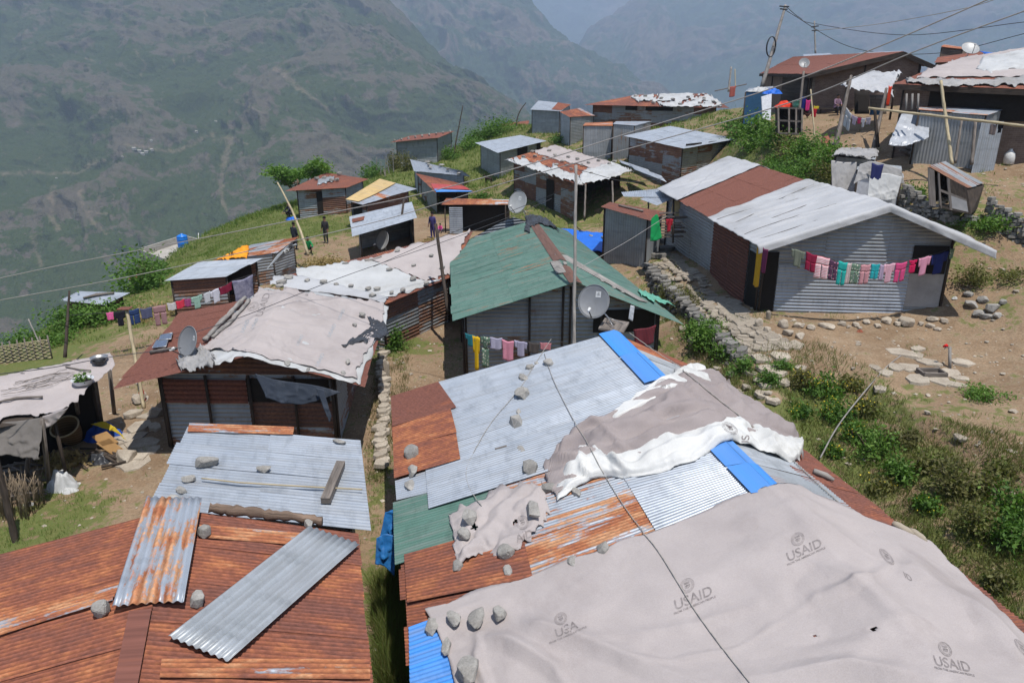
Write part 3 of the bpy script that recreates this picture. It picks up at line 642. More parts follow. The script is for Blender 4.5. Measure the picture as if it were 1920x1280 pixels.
def panels(key, pts, mat, parent, n, lift=.03, rust=(.1, .4), tone=(.45, .6), name='roof_sheet', label=None, along=0, amp=.009, pitch=.076):
 """several sheets side by side filling the photo quad (0-1 across)"""
 P = [ROOF[key].hit(x, y) for x, y in pts]
 if along: P = [P[1], P[2], P[3], P[0]]
 mb = MB(); lift += .022; sf = ROOF[key].patch(P)
 for k in range(n):
  s0, s1 = max(0, k / n - .01), min(1, (k + 1) / n + .01)
  e = random.uniform(-.012, .012); sheet(mb, bil(*P, s0, 0), bil(*P, s1, 0), bil(*P, s1, 1), bil(*P, s0, 1), pitch, amp, lift + .004 * (k % 2) + random.uniform(0, .003), random.uniform(*tone), random.uniform(*rust), 6, 6,
              surf=lambda u, v, s0=s0, s1=s1, e=e: sf(s0 + (s1 - s0) * u, v * (1 + e)))
 o = mb.build(name, M[mat], parent)
 if label: o['label'] = label
 return o
# ---------------------------------------------------------------- draped cloth
def catnet(net, nu, nv):
 """net: rows of photo points -> dense grid, cubic along both"""
 net = np.array(net, float)
 def interp(A, n):
  m = len(A)
  if m == 2: s = np.linspace(0, 1, n)[:, None]; return A[0] * (1 - s) + A[1] * s
  x = np.linspace(0, m - 1, n); out = []
  for v in x:
   i = min(int(v), m - 2); f = v - i; p0 = A[i - 1] if i else 2 * A[0] - A[1]; p1, p2 = A[i], A[i + 1]; p3 = A[i + 2] if i + 2 < m else 2 * A[-1] - A[-2]
   out.append(.5 * ((2 * p1) + (-p0 + p2) * f + (2 * p0 - 5 * p1 + 4 * p2 - p3) * f * f + (-p0 + 3 * p1 - 3 * p2 + p3) * f ** 3))
  return np.array(out)
 rows = np.array([interp(r, nu) for r in net]); return np.array([interp(rows[:, i], nv) for i in range(nu)]).transpose(1, 0, 2)
TARP = {}
def tarp(key, name, label, cat, net, mat, nu=90, nv=60, lift=.05, amp=.03, scale=.6, crease=.0, creasescale=1.0, jag=3.0, edge=.0, parent=None, seed=0, aniso=(1, 1), target=None, group=None, holes=(), thick=True, tone=.5, folds=()):
 G = catnet(net, nu, nv); Rf = ROOF[target or key]; rs = np.random.default_rng(seed)
 # ragged border
 for e in range(4):
  n = nu if e in (0, 2) else nv; kk = max(3, n // 9); j = np.convolve(rs.normal(size=n + 80), np.hanning(kk + 2) / np.sqrt(kk * .38), 'same')[40:40 + n] * jag * .8 + rs.normal(size=n) * jag * .06
  for i in range(n):
   r, c = ((0, i), (i, nu - 1), (nv - 1, i), (i, 0))[e]; G[r, c] += (j[i] * .5, j[i])
 P = np.array([[tuple(Rf.hit(*G[r, c])) for c in range(nu)] for r in range(nv)])
 nr = np.cross(np.gradient(P, axis=0), np.gradient(P, axis=1)); nr /= np.linalg.norm(nr, axis=2)[..., None] + 1e-9; nr[nr[..., 2] < 0] *= -1
 q = P.reshape(-1, 3) * np.array([aniso[0], aniso[1], 1]); h = fbm(q / scale + seed, 4) * amp
 if crease:
  wp = fbm(q / creasescale * .8 + seed, 3); cr0 = crease
  for k in range(7):
   if k > 3: crease = cr0 * .3; wp = wp * 1.5
   an = rs.uniform(0, 3.14); kk = (q[:, 0] * math.cos(an) + q[:, 1] * math.sin(an)) / creasescale * rs.uniform(.8, 1.7) * (1 if k < 4 else 2.7) + wp * 1.3 + k * .37
   mk = np.clip(pnoise(q / creasescale * .6 + k * 9.1 + seed) * 2 + .45, 0, 1); h = h + crease * .62 * (np.abs(kk % 1 - .5) * 2 - .5) * mk
 h = h.reshape(nv, nu)
 for poly, fh, fw in folds:
  best = np.full((nv, nu), 9e9); X = G[..., 0] + 5 * h / .05; Y = G[..., 1]; m_ = len(poly) - 1; hh = np.zeros((nv, nu))
  for i in range(m_):
   a, b = np.array(poly[i], float), np.array(poly[i + 1], float); ab = b - a; c = np.clip(((X - a[0]) * ab[0] + (Y - a[1]) * ab[1]) / (ab @ ab), 0, 1); dd = np.hypot(X - a[0] - ab[0] * c, Y - a[1] - ab[1] * c)
   k = dd < best; best[k] = dd[k]; hh[k] = (np.sin(np.clip((i + c) / m_, .12, .88) * math.pi))[k]
  h = h + fh * hh * np.maximum(0, 1 - best / fw) ** 1.3
 u = np.linspace(0, 1, nu)[None]; v = np.linspace(0, 1, nv)[:, None]; ed = np.minimum(np.minimum(u, 1 - u) * nu, np.minimum(v, 1 - v) * nv)
 lo = min(lift, .085); tp = np.clip(ed / (.12 * min(nu, nv)), 0, 1); tp = tp * tp * (3 - 2 * tp); h = lo + (lift - lo) * tp + np.maximum(h, -lift * .5) * (.6 + .4 * tp) + .4 * edge * np.clip(1 - ed / 3, 0, 1) * rs.random((nv, nu))
 P = P + nr * h[..., None]
 keep = np.ones((nv - 1, nu - 1), bool)
 for hx, hy, hr in holes:
  cx, cy = (G[:-1, :-1, 0] + G[1:, 1:, 0]) / 2, (G[:-1, :-1, 1] + G[1:, 1:, 1]) / 2; keep &= np.hypot(cx - hx, (cy - hy) * 1.3) > hr * (1 + .4 * np.sin(cx * .9 + cy * .7))
 mb = MB(); idx = np.arange(nu * nv).reshape(nv, nu)
 fs = [(int(idx[r, c]), int(idx[r, c + 1]), int(idx[r + 1, c + 1]), int(idx[r + 1, c])) for r in range(nv - 1) for c in range(nu - 1) if keep[r, c]]
 fl = P.reshape(-1, 3); mb.add([tuple(p) for p in fl], fs, [(float(p[0]), float(p[1])) for p in fl], (tone, 0, 0))
 o = mb.build(name, M[mat] if isinstance(mat, str) else mat, parent)
 if thick:
  m = o.modifiers.new('thickness', 'SOLIDIFY'); m.thickness = .008; m.offset = -1
 if parent is None: tag(o, label, cat, group)
 pass
 TARP[name if key is None else key + ':' + name] = BVHTree.FromPolygons([Vector(p) for p in fl], fs); o['_t'] = 1
 return o, TARP[name if key is None else key + ':' + name]
def text2d(s, size=1.0):
 cu = bpy.data.curves.new('lettering', 'FONT'); cu.body = s; cu.size = size; cu.align_x = 'CENTER'; cu.align_y = 'CENTER'; cu.offset = .012 * size
 ob = bpy.data.objects.new('lettering', cu); COL.objects.link(ob); dg = bpy.context.evaluated_depsgraph_get(); dg.update()
 me = ob.evaluated_get(dg).to_mesh(); bm = bmesh.new(); bm.from_mesh(me); bmesh.ops.triangulate(bm, faces=bm.faces)
 for _ in range(2):
  es = [e for e in bm.edges if e.calc_length() > size * .16]
  if es: bmesh.ops.subdivide_edges(bm, edges=es, cuts=1); bmesh.ops.triangulate(bm, faces=bm.faces)
 V = [(v.co.x, v.co.y) for v in bm.verts]; Fs = [tuple(v.index for v in f.verts) for f in bm.faces]; bm.free()
 ob.evaluated_get(dg).to_mesh_clear(); bpy.data.objects.remove(ob); bpy.data.curves.remove(cu); return V, Fs
def ring2d(cx, cy, r0, r1, a0=0, a1=360, n=28):
 V = [];
 for i in range(n + 1):
  a = R(a0 + (a1 - a0) * i / n); V += [(cx + r0 * math.cos(a), cy + r0 * math.sin(a)), (cx + r1 * math.cos(a), cy + r1 * math.sin(a))]
 return V, [(2 * i, 2 * i + 1, 2 * i + 3, 2 * i + 2) for i in range(n)]
def merge2d(*ps):
 V = []; Fs = []
 for v, f in ps: b = len(V); V += v; Fs += [tuple(i + b for i in q) for q in f]
 return V, Fs
def rect2d(x0, y0, x1, y1): return [(x0, y0), (x1, y0), (x1, y1), (x0, y1)], [(0, 1, 2, 3)]
def tr2d(p, dx, dy, s=1): return [(x * s + dx, y * s + dy) for x, y in p[0]], p[1]
def seal2d(r=.5):
 P = [ring2d(0, 0, r * .95, r), ring2d(0, 0, r * .66, r * .69)]
 for k in range(30):       # lettering round the rim reads as short strokes
  a = R(k * 12); c, s = math.cos(a), math.sin(a); x, y = c * r * .82, s * r * .82; w = r * .03; h = r * .07 * (1 if k % 3 else .6)
  P.append(([(x - s * w - c * h, y + c * w - s * h), (x + s * w - c * h, y - c * w - s * h), (x + s * w + c * h, y - c * w + s * h), (x - s * w + c * h, y + c * w + s * h)], [(0, 1, 2, 3)]))
 P.append(rect2d(-.38 * r, .22 * r, .38 * r, .5 * r))
 for k in range(4): P.append(rect2d((-.36 + k * .2) * r, -.45 * r + abs(k - 1.5) * .1 * r, (-.27 + k * .2) * r, -.12 * r))
 P.append(([(-.42 * r, -.02 * r), (-.1 * r, .12 * r), (.42 * r, .06 * r), (.42 * r, -.08 * r), (.05 * r, -.06 * r), (-.1 * r, -.12 * r)], [(0, 1, 2, 3, 4, 5)]))
 return merge2d(*P)
def decal(bvh, parts, c, ux, uy, mat, parent, name='printed_mark', lift=.012):
 """2-D marks laid on a cloth: c photo point of the centre, ux/uy photo vectors of one unit"""
 V, Fs = merge2d(*parts); mb = MB(); vs = []; ok = []
 for x, y in V:
  px, py = c[0] + ux[0] * x + uy[0] * y, c[1] + ux[1] * x + uy[1] * y
  l, n, i, t = bvh.ray_cast(CAM, ray(px, py).normalized()); ok.append(l is not None)
  if l is None: l = Vector((0, 0, 0)); n = Vector((0, 0, 1))
  if n.z < 0: n = -n
  vs.append(tuple(l + n * lift))
 Fs = [f for f in Fs if all(ok[i] for i in f)]
 if not Fs: return None
 mb.add(vs, Fs); return mb.build(name, M[mat], parent)
def aid_print(bvh, c, ux, uy, parent, cut=None, sub='FROM THE AMERICAN PEOPLE', seal=True, word='USAID'):
 """ux: vector of one letter-height along the line"""
 P = []
 if word: P.append(tr2d(text2d(word, 1.4), 0, 0))
 if sub: P.append(tr2d(text2d(sub, .32), 0, -.72))
 if seal: P.append(tr2d(seal2d(.72), -.3 if word else 0, 1.45))
 return decal(bvh, P, c, ux, uy, 'print', parent)
# ---------------------------------------------------------------- stones
def rock_mesh(mb, c, w, d, h, rot=0, tone=.5, n=17, seed=None, up=None):
 rs = random.Random(seed if seed is not None else random.random()); bm = bmesh.new()
 for i in range(n):
  a = i / n * 6.283 + rs.uniform(-.2, .2); rr = rs.uniform(.78, 1.05); z = rs.choice((-.8, -.3, .5, .9)) * rs.uniform(.7, 1)
  k = rr * (1 - .25 * abs(z)); bm.verts.new((math.cos(a) * k, math.sin(a) * k, z))
 for i in range(4): bm.verts.new((rs.uniform(-.45, .45), rs.uniform(-.45, .45), rs.choice((-1, 1))))
 r = bmesh.ops.convex_hull(bm, input=bm.verts); bmesh.ops.delete(bm, geom=[e for e in r['geom_interior'] if isinstance(e, bmesh.types.BMVert)], context='VERTS')
 bmesh.ops.bevel(bm, geom=list(bm.edges), offset=.075, segments=2, affect='EDGES', clamp_overlap=True)
 Rm = Matrix.Rotation(rot, 3, 'Z')
 if up is not None: Rm = up.to_track_quat('Z', 'Y').to_matrix() @ Rm
 bm.verts.index_update(); vs = [Vector(c) + Rm @ Vector((v.co.x * w / 2, v.co.y * d / 2, v.co.z * h / 2)) for v in bm.verts]
 fs = [tuple(v.index for v in f.verts) for f in bm.faces]; bm.free(); mb.add(vs, fs, None, (tone, 0, 0))
def roof_stone(key, px, py, wpx, hpx, label, group, rot=None, flat=.45, tone=None, bvh=None, name='stone'):
 """stone lying on a roof, centre and size measured in the photo"""
 Rf = ROOF[key]; p = Rf.hit(px, py + hpx * .2); n = Rf.nrm(px, py); dep = pix(p)[2]
 if bvh is not None:
  l, nn, i, t = bvh.ray_cast(CAM, ray(px, py + hpx * .2).normalized())
  if l is not None: p = l
 if key in ('long', 's19', 's22', 's14', 's11'): p = p + n * .08
 w = wpx * 1.22 * dep / F; hh = hpx * 1.22 * dep / F; d = max(hh * .95, w * .4); h = min(hh, w) * flat * 1.3
 mb = MB(); mb.smooth = False; rock_mesh(mb, p + n * (h * .42 + .015), w, d, h, rot if rot is not None else random.uniform(-.3, .3), tone if tone is not None else random.uniform(.4, .7), up=n)
 o = mb.build(name, M['stone']); return tag(o, label, 'stone', group)
def ground_stone(px, py, wpx, hpx, label, group, mat='flag', flat=.6, tone=None, cat='stone', name='stone'):
 p = on_ground(px, py + hpx * .3); dep = pix(p)[2]; w = wpx * dep / F; h = hpx * dep / F * .8
 mb = MB(); mb.smooth = False; rock_mesh(mb, p + Vector((0, 0, h * .3)), w, w * .75, h, random.uniform(0, 3), tone if tone is not None else random.uniform(.4, .8))
 o = mb.build(name, M[mat]); return tag(o, label, cat, group)
# ---------------------------------------------------------------- satellite dishes, cables, clothes
def sat_dish(c, r, face, label, group=None, mat='dish', base=None, arm=True, logo=None, elev=None, name='satellite_dish', mast=True, roll=0):
 face = Vector(face).normalized(); root = thing(name, base if base else c, label, 'dish', group)
 q = face.to_track_quat('Z', 'Y').to_matrix(); C0 = Vector(c)
 mb = MB(); nr_, na = 8, 40; vs = []; dp = .19
 for side in (0, 1):
  for i in range(nr_ + 1):
   rr = i / nr_
   for k in range(na):
    a = 2 * math.pi * k / na; vs.append(C0 + q @ Vector((math.cos(a) * rr * r, math.sin(a) * rr * r * 1.08, (rr * rr - 1) * dp * r - side * .012)))
 b = (nr_ + 1) * na; fs = []
 for i in range(nr_):
  for k in range(na):
   k2 = (k + 1) % na; fs.append((i * na + k, i * na + k2, (i + 1) * na + k2, (i + 1) * na + k)); fs.append((b + i * na + k, b + (i + 1) * na + k, b + (i + 1) * na + k2, b + i * na + k2))
 for k in range(na):
  k2 = (k + 1) % na; fs.append((nr_ * na + k, nr_ * na + k2, b + nr_ * na + k2, b + nr_ * na + k))
 mb.add(vs, fs); mb.build('reflector', M[mat], root)
 mb = MB(); rim = [C0 + q @ Vector((math.cos(2 * math.pi * k / 40) * r, math.sin(2 * math.pi * k / 40) * r * 1.08, 0)) for k in range(41)]; tube(mb, rim, .012 * max(1, r), 5, cap=False); mb.build('rim', M[mat], root)
 if arm:
  a0 = C0 + q @ Vector((0, -r * 1.02, 0)); a1 = C0 + q @ Vector((0, -r * .75, r * 1.05)); mb = MB(); tube(mb, [a0, a1], .016, 6)
  mb.build('feed_arm', M['darkmetal'], root); mb = MB(); dd = (C0 - a1).normalized(); tube(mb, [a1 - dd * .04, a1 + dd * .04, a1 + dd * .1], [.03, .035, .045], 10); mb.build('receiver', M['whitepl'], root)
 bk = C0 + q @ Vector((0, 0, -dp * r - .05)); mb = MB(); box(mb, bk, q @ Vector((.07, 0, 0)), q @ Vector((0, .09, 0)), q @ Vector((0, 0, .04))); mb.build('bracket', M['darkmetal'], root)
 if mast and base is not None:
  mb = MB(); b0 = Vector(base); tube(mb, [b0, b0.lerp(bk, .5) * 1.0, bk], .022, 8); mb.build('mast', M['steel'], root)
  mb = MB()
  for k in range(3):
   a = k * 2.1 + .3; e = b0 + Vector((math.cos(a) * .25, math.sin(a) * .25, .01)); tube(mb, [b0.lerp(bk, .35), e], .011, 5)
  mb.build('stay', M['steel'], root)
 if logo:
  mb = MB(); u0, v0, s = logo; vs = []
  def on(x, y, l=.006): rr = x * x + y * y; return C0 + q @ Vector((x * r, y * r, (rr - 1) * dp * r + l))
  n = 5; vs = [on(u0 + (i / n - .5) * s, v0 + (j / n - .5) * s * 1.1) for j in range(n + 1) for i in range(n + 1)]
  mb.add(vs, [(j * 6 + i, j * 6 + i + 1, j * 6 + 7 + i, j * 6 + 6 + i) for j in range(n) for i in range(n)]); mb.build('sticker', M['whitepl'], root)
  mb = MB(); P = merge2d(ring2d(-.16, -.1, .1, .17), rect2d(-.05, -.28, .02, .38), rect2d(.08, -.28, .15, .38), ring2d(.22, -.12, .07, .14, 0, 180, 12), rect2d(.29, -.28, .36, -.1))
  mb.add([on(u0 + x * s, v0 + y * s, .011) for x, y in P[0]], P[1]); mb.build('sticker_mark', M['dish'], root)
 return root
def cable(pts, r, mat, label, group=None, name='cable', cat='cable', n=5, sag=0, seg=14):
 """pts: (px, py, depth) or world vectors; smooth curve through them"""
 P = [PT(*p) if not isinstance(p, Vector) else p for p in pts]; mb = MB()
 A = np.array([tuple(p) for p in P]); m = len(A); out = []
 x = np.linspace(0, m - 1, (m - 1) * seg + 1)
 for v in x:
  i = min(int(v), m - 2); f = v - i; p0 = A[i - 1] if i else 2 * A[0] - A[1]; p1, p2 = A[i], A[i + 1]; p3 = A[i + 2] if i + 2 < m else 2 * A[-1] - A[-2]
  q = .5 * ((2 * p1) + (-p0 + p2) * f + (2 * p0 - 5 * p1 + 4 * p2 - p3) * f * f + (-p0 + 3 * p1 - 3 * p2 + p3) * f ** 3)
  q[2] -= sag * 4 * (v / (m - 1)) * (1 - v / (m - 1)); out.append(q)
 rr = r if not isinstance(r, tuple) else [r[0] + (r[1] - r[0]) * k / (len(out) - 1) for k in range(len(out))]
 tube(mb, out, rr, n); return tag(mb.build(name, M[mat]), label, cat, group)
def pole(p0, p1, r0, r1, mat, label, group=None, name='wooden_pole', cat='pole', joints=0, bend=0.0, parent=None):
 p0, p1 = Vector(p0), Vector(p1); n = 10 if not joints else joints * 3; pts = []; rr = []
 side = (p1 - p0).cross(Vector((0, 1, 0))).normalized()
 for i in range(n + 1):
  t = i / n; pts.append(p0.lerp(p1, t) + side * (bend * math.sin(t * math.pi) + .006 * math.sin(t * 19))); k = r0 + (r1 - r0) * t
  if joints and i % 3 == 0: k *= 1.18
  rr.append(k)
 mb = MB(); tube(mb, pts, rr, 8); o = mb.build(name, M[mat], parent)
 if parent is None: tag(o, label, cat, group)
 return o
SHAPES = {  # blocks (x0,y0,x1,y1) with y downwards, units of width / height
 'towel': [(0, 0, 1, 1)], 'pants': [(.04, 0, .96, .36), (.02, .35, .46, 1), (.54, .35, .98, .97)], 'shorts': [(.02, 0, .98, .5), (0, .49, .48, 1), (.52, .49, 1, 1)],
 'shirt': [(.2, 0, .8, 1), (0, .02, .21, .5), (.79, .02, 1, .5)], 'dress': [(.3, 0, .7, .4), (.15, .39, .85, 1), (.1, .02, .31, .25), (.69, .02, .9, .25)]}
def garment(kind, a, b, h, color, label, group=None, out=Vector((0, -1, 0)), name=None, cat=None, seed=None, mat=None, slant=0):
 a, b = Vector(a), Vector(b); rs = random.Random(seed if seed is not None else random.random()); a.z += rs.uniform(-.03, .02); b.z += rs.uniform(-.05, .02); h *= rs.uniform(.9, 1.18); d = b - a; w = d.length; mb = MB(); ph = rs.random() * 6
 for (x0, y0, x1, y1) in SHAPES[kind]:
  nx_, ny_ = max(3, int((x1 - x0) * 10)), max(4, int((y1 - y0) * 12)); vs = []; uv = []
  for j in range(ny_ + 1):
   for i in range(nx_ + 1):
    x = x0 + (x1 - x0) * i / nx_; y = y0 + (y1 - y0) * j / ny_; pinch = 1 - .14 * math.sin(y * 2.2); xx = .5 + (x - .5) * pinch
    f = (math.sin(x * 11 + ph) * .022 + math.sin(x * 23 + ph * 2 + y * 3) * .01) * (0.3 + y) * max(.6, w * 1.6) + .02
    wob = .012 * math.sin(x * 9 + ph)
    p = a + d * xx + Vector((slant * y * h, 0, -(y * h) + wob - .05 * h * math.sin(x * math.pi) * (1 if kind == 'towel' else .4))) + out * f; vs.append(p); uv.append((x * w, y * h))
  n1 = nx_ + 1; mb.add(vs, [(j * n1 + i, j * n1 + i + 1, (j + 1) * n1 + i + 1, (j + 1) * n1 + i) for j in range(ny_) for i in range(nx_)], uv, (.5, 0, rs.random()))
 nm = name or {'towel': 'towel', 'pants': 'trousers', 'shorts': 'shorts', 'shirt': 'shirt', 'dress': 'dress'}[kind]
 o = mb.build(nm, mat or clr(color)); m = o.modifiers.new('thickness', 'SOLIDIFY'); m.thickness = .012
 return tag(o, label, cat or nm.replace('_', ' '), group)
def stripe_mat(name, a, b, period=.06, axis=1, dots=False):
 n = N(name); s = n.new('ShaderNodeSeparateXYZ'); n.link(n.tc.outputs['UV'], s.inputs[0])
 if dots:
  v = n.new('ShaderNodeTexVoronoi'); n.link(n.tc.outputs['UV'], v.inputs['Vector']); v.inputs['Scale'].default_value = 1 / period; v.inputs['Randomness'].default_value = .5; f = n.ramp(v.outputs['Distance'], [(.28, 1.0), (.32, 0.0)])
 else:
  f = n.math('FRACT', n.math('DIVIDE', s.outputs[axis], period)); f = n.ramp(f, [(.48, 0.0), (.52, 1.0)])
 return n.out(n.mix(f, a, b), .85, 0, .1)
# ---------------------------------------------------------------- foliage
def leaves(mb, c, rx, ry, rz, n, leaf, mix_=(0, 1), rs=None, clumps=7, up=.35, droop=0):
 rs = rs or rng; c = np.array(c); cl = rs.normal(size=(clumps, 3)); cl /= np.linalg.norm(cl, axis=1)[:, None]; cl *= rs.uniform(.3, .85, clumps)[:, None]; cl[:, 2] = np.abs(cl[:, 2]) * .9
 k = rs.integers(0, clumps, n); o = rs.normal(size=(n, 3)) * .27; p = cl[k] + o; ct = rs.uniform(mix_[0], mix_[1], clumps)[k] * .6 + rs.uniform(mix_[0], mix_[1], n) * .4
 p[:, 2] = np.maximum(p[:, 2], -.1); P = c + p * np.array([rx, ry, rz]); a = rs.normal(size=(n, 3)); a[:, 2] = np.abs(a[:, 2]) * up + .1; a /= np.linalg.norm(a, axis=1)[:, None]
 b = np.cross(a, rs.normal(size=(n, 3))); b /= np.linalg.norm(b, axis=1)[:, None]; s = leaf * rs.uniform(.6, 1.4, n)[:, None]
 V = np.stack([P - a * s, P + b * s * .45, P + a * s, P - b * s * .45], 1).reshape(-1, 3); base = len(mb.v)
 mb.v += [tuple(v) for v in V]; mb.uv += [(0, 0)] * (4 * n); mb.c += [(float(x), 0, 0) for x in np.repeat(ct, 4)]
 mb.f += [(base + 4 * i, base + 4 * i + 1, base + 4 * i + 2, base + 4 * i + 3) for i in range(n)]; mb.m += [0] * n
def bush(p, rx, rz, n, leaf, label, group=None, mat='leaf', ry=None, mix_=(0, 1), clumps=8, name='bush', cat='bush', flowers=0, stems=6, up=.4):
 p = Vector(p); root = thing(name, p, label, cat, group); mb = MB(); leaves(mb, (p.x, p.y, p.z + rz * .12), rx, ry or rx, rz, n, leaf, mix_, clumps=clumps, up=up); mb.build('foliage', M[mat], root)
 mb = MB()
 for k in range(stems):
  a = random.uniform(0, 6.28); r = random.uniform(.2, .7) * rx; tube(mb, [p - Vector((0, 0, .1)), p + Vector((math.cos(a) * r * .5, math.sin(a) * r * .5, rz * .4)), p + Vector((math.cos(a) * r, math.sin(a) * r, rz * random.uniform(.6, .95)))], .016, 4, r2=.004)
 mb.build('stem', M['bark'], root)
 if flowers:
  mb = MB(); leaves(mb, (p.x, p.y, p.z + rz * .35), rx * 1.05, (ry or rx) * 1.05, rz * .95, flowers, .022, (0, 1), clumps=5); mb.build('flowers', M['flower'], root)['kind'] = 'stuff'
 return root
# ================================================================ HOUSES
V3 = Vector
# ---- rusty house, bottom left
R1 = PZ(320, 955, 4.0); R0 = PZ(221, 1500, 4.0); E1 = PZ(668, 1000, 3.3); E0 = PZ(725, 1500, 3.3); L1 = PZ(-120, 1072, 3.3); L0 = L1 + (R0 - R1)
h1, _ = gable('rust', 'tin_house', 'house with a deep orange rusted corrugated roof and a loose silver sheet lying on it', 'house', dict(R0=R0, R1=R1, L0=L0, L1=L1, E0=E0, E1=E1),
              rust=(.82, 1.05), tone=(.5, .7), nper=6, seed=4, ramp_=.014, wrust=(.4, .9), wallmat='zincdull', sides=('right', 'back', 'left'), jag=.03, rowlen=3.4)
quadpatch('ridge_cap', 'rust', [(243, 1150), (322, 1150), (330, 1500), (170, 1500)], 'zinc', h1, .035, 1.25, .5, amp=0, rows=3)
panels('rust', [(372, 988), (382, 1012), (572, 1028), (565, 1003)], 'zinc', h1, 1, .02, (.62, .62), name='roof_sheet', label='orange patched roof sheet with a pale edge')
panels('rust', [(0, 1158), (0, 1196), (212, 1130), (232, 1094)], 'zinc', h1, 1, .02, (.62, .62), name='roof_sheet', label='orange roof sheet with white streaks')
panels('rust', [(302, 1240), (298, 1275), (695, 1278), (694, 1240)], 'zinc', h1, 1, .02, (.66, .66), name='roof_sheet', label='streaked orange and white roof sheet')
# loose sheets on it
def loose_sheet(name, key, pts, mat, label, lift, rust, tone, pitch=.10, amp=.016, curl=0, along=0):
 P = [ROOF[key].hit(x, y) for x, y in pts]
 if along: P = [P[1], P[2], P[3], P[0]]
 mb = MB(); sheet(mb, *P, pitch, amp, lift, tone, rust, 8, 10, curl=curl); o = mb.build(name, M[mat]); m = o.modifiers.new('thickness', 'SOLIDIFY'); m.thickness = .006; return tag(o, label, 'metal sheet')
loose_sheet('corrugated_sheet', 'rust', [(278, 950), (381, 951), (347, 1146), (214, 1155)], 'zinc', 'rust streaked corrugated sheet folded over the ridge of the orange roof', .17, .52, .62, curl=-.02)
loose_sheet('corrugated_sheet', 'rust', [(577, 997), (672, 1030), (425, 1253), (313, 1206)], 'zincdull', 'clean grey corrugated sheet lying diagonally on the orange roof', .10, .02, .75)
# ---- low silver roof behind it
q = [PZ(350, 800, 2.65), PZ(676, 826, 2.65), PZ(696, 996, 2.35), PZ(277, 951, 2.35)]
h2, _ = shed('silver', 'tin_shed', 'low shed with a bright silver roof held down by stones and a beam', 'shed', q, rust=(.0, .12), tone=(.55, .75), along=1, pitch=.09, nper=6, wid=.72, rowlen=2.6, seed=8, inset=(.1, .1, .1, .1), walls=(0, 1, 3))
quadpatch('roof_sheet', 'silver', [(356, 796), (552, 803), (550, 818), (352, 812)], 'zinc', h2, .035, .62, .5, along=1, label='rusty strip along the back edge')
# ---- middle house with canvas
R0 = PZ(461, 669, 3.3); R1 = PZ(540, 546, 3.3); L0 = PZ(210, 730, 2.3); L1 = PZ(338, 587, 2.3); E0 = PZ(681, 725, 2.4); E1 = PZ(721, 590, 2.4)
h3, f3 = gable('mid', 'tin_house', 'house with a pinkish grey canvas over its brown roof, beside the dirt lane', 'house', dict(R0=R0, R1=R1, L0=L0, L1=L1, E0=E0, E1=E1), front=1.0, side=1.0,
               rust=(1.28, 1.34), tone=(.4, .5), wallmat='wallzinc', wrust=(.35, .95), wtone=(.25, .5), seed=21, wid=.8)
# ---- long roof behind it
q = [PZ(520, 521, 2.75), PZ(724, 571, 2.2), PZ(842, 522, 2.2), PZ(888, 432, 3.05)]
h4, _ = shed('long', 'tin_house', 'long low house under white and grey sheets weighed down by rows of stones', 'house', q, rust=(.8, 1.2), along=1, wid=.8, rowlen=2.4, seed=5, inset=(.05, .06, .05, .04), wrust=(.4, .9))
# ---- green roof
R0 = PZ(1080, 530, 3.7); R1 = PZ(1000, 413, 3.7); L0 = PZ(849, 602, 2.5); L1 = PZ(840, 461, 2.5); E0 = PZ(1282, 609, 2.35); E1 = PZ(1062, 432, 2.45)
h5, f5 = gable('green', 'tin_house', 'house with a faded green corrugated roof and washing along its front wall', 'house', dict(R0=R0, R1=R1, L0=L0, L1=L1, E0=E0, E1=E1), front=.85, side=.45,
               roofmat='green', rust=(.26, .40), tone=(.42, .56), wallmat='wallzinc', wrust=(.05, .6), wtone=(.35, .65), seed=33, wid=.8, rowlen=3.2)
# ---- big front roof
R1 = PZ(1150, 625, 3.9); R0 = PZ(1937, 1420, 3.9); L1 = PZ(735, 748, 2.4); L0 = PZ(778, 1500, 2.4); E1 = PZ(1310, 692, 3.1); E0 = PZ(2148, 1350, 3.1)
h6, f6 = gable('main', 'tin_house', 'long foreground house with a patched silver, rust and blue roof half covered by canvas', 'house', dict(R0=R0, R1=R1, L0=L0, L1=L1, E0=E0, E1=E1), front=.2, side=.3,
               rust=(.75, 1.25), tone=(.45, .55), wallmat='wallzinc', wrust=(.2, .8), seed=14, sides=('left', 'right', 'back'), wid=.75, rowlen=2.6, nper=6)
panels('main', [(823, 720), (862, 868), (1268, 738), (1150, 627)], 'zinc', h6, 5, .035, (.03, .22), (.6, .72), label='bright new roof sheets')
panels('main', [(742, 905), (745, 942), (1340, 808), (1262, 738)], 'zinc', h6, 2, .028, (.25, .4), (.6, .7), label='pale sheets with rusty lower ends')
panels('main', [(800, 885), (806, 960), (1330, 800), (1262, 736)], 'zinc', h6, 2, .06, (.02, .18), (.6, .72), label='pale overlapping sheets')
panels('main', [(735, 749), (738, 806), (858, 770), (824, 722)], 'zinc', h6, 1, .075, (1.2, 1.2), (.5, .5), label='dark red brown rusted sheet')
panels('main', [(738, 808), (740, 850), (860, 818), (848, 772)], 'zinc', h6, 1, .08, (.78, .78), (.5, .5), label='orange rusted sheet')
panels('main', [(740, 850), (742, 905), (866, 868), (858, 820)], 'zinc', h6, 1, .085, (.82, .82), (.5, .5), label='orange rusted sheet with white patches')
panels('main', [(738, 945), (742, 1063), (985, 985), (950, 885)], 'green', h6, 2, .022, (.0, .08), (.5, .55), label='plain green painted sheet')
panels('main', [(940, 905), (1000, 1088), (1240, 1000), (1150, 850)], 'zinc', h6, 3, .030, (.42, .6), (.5, .6), label='silver sheets with brown rust streaks')
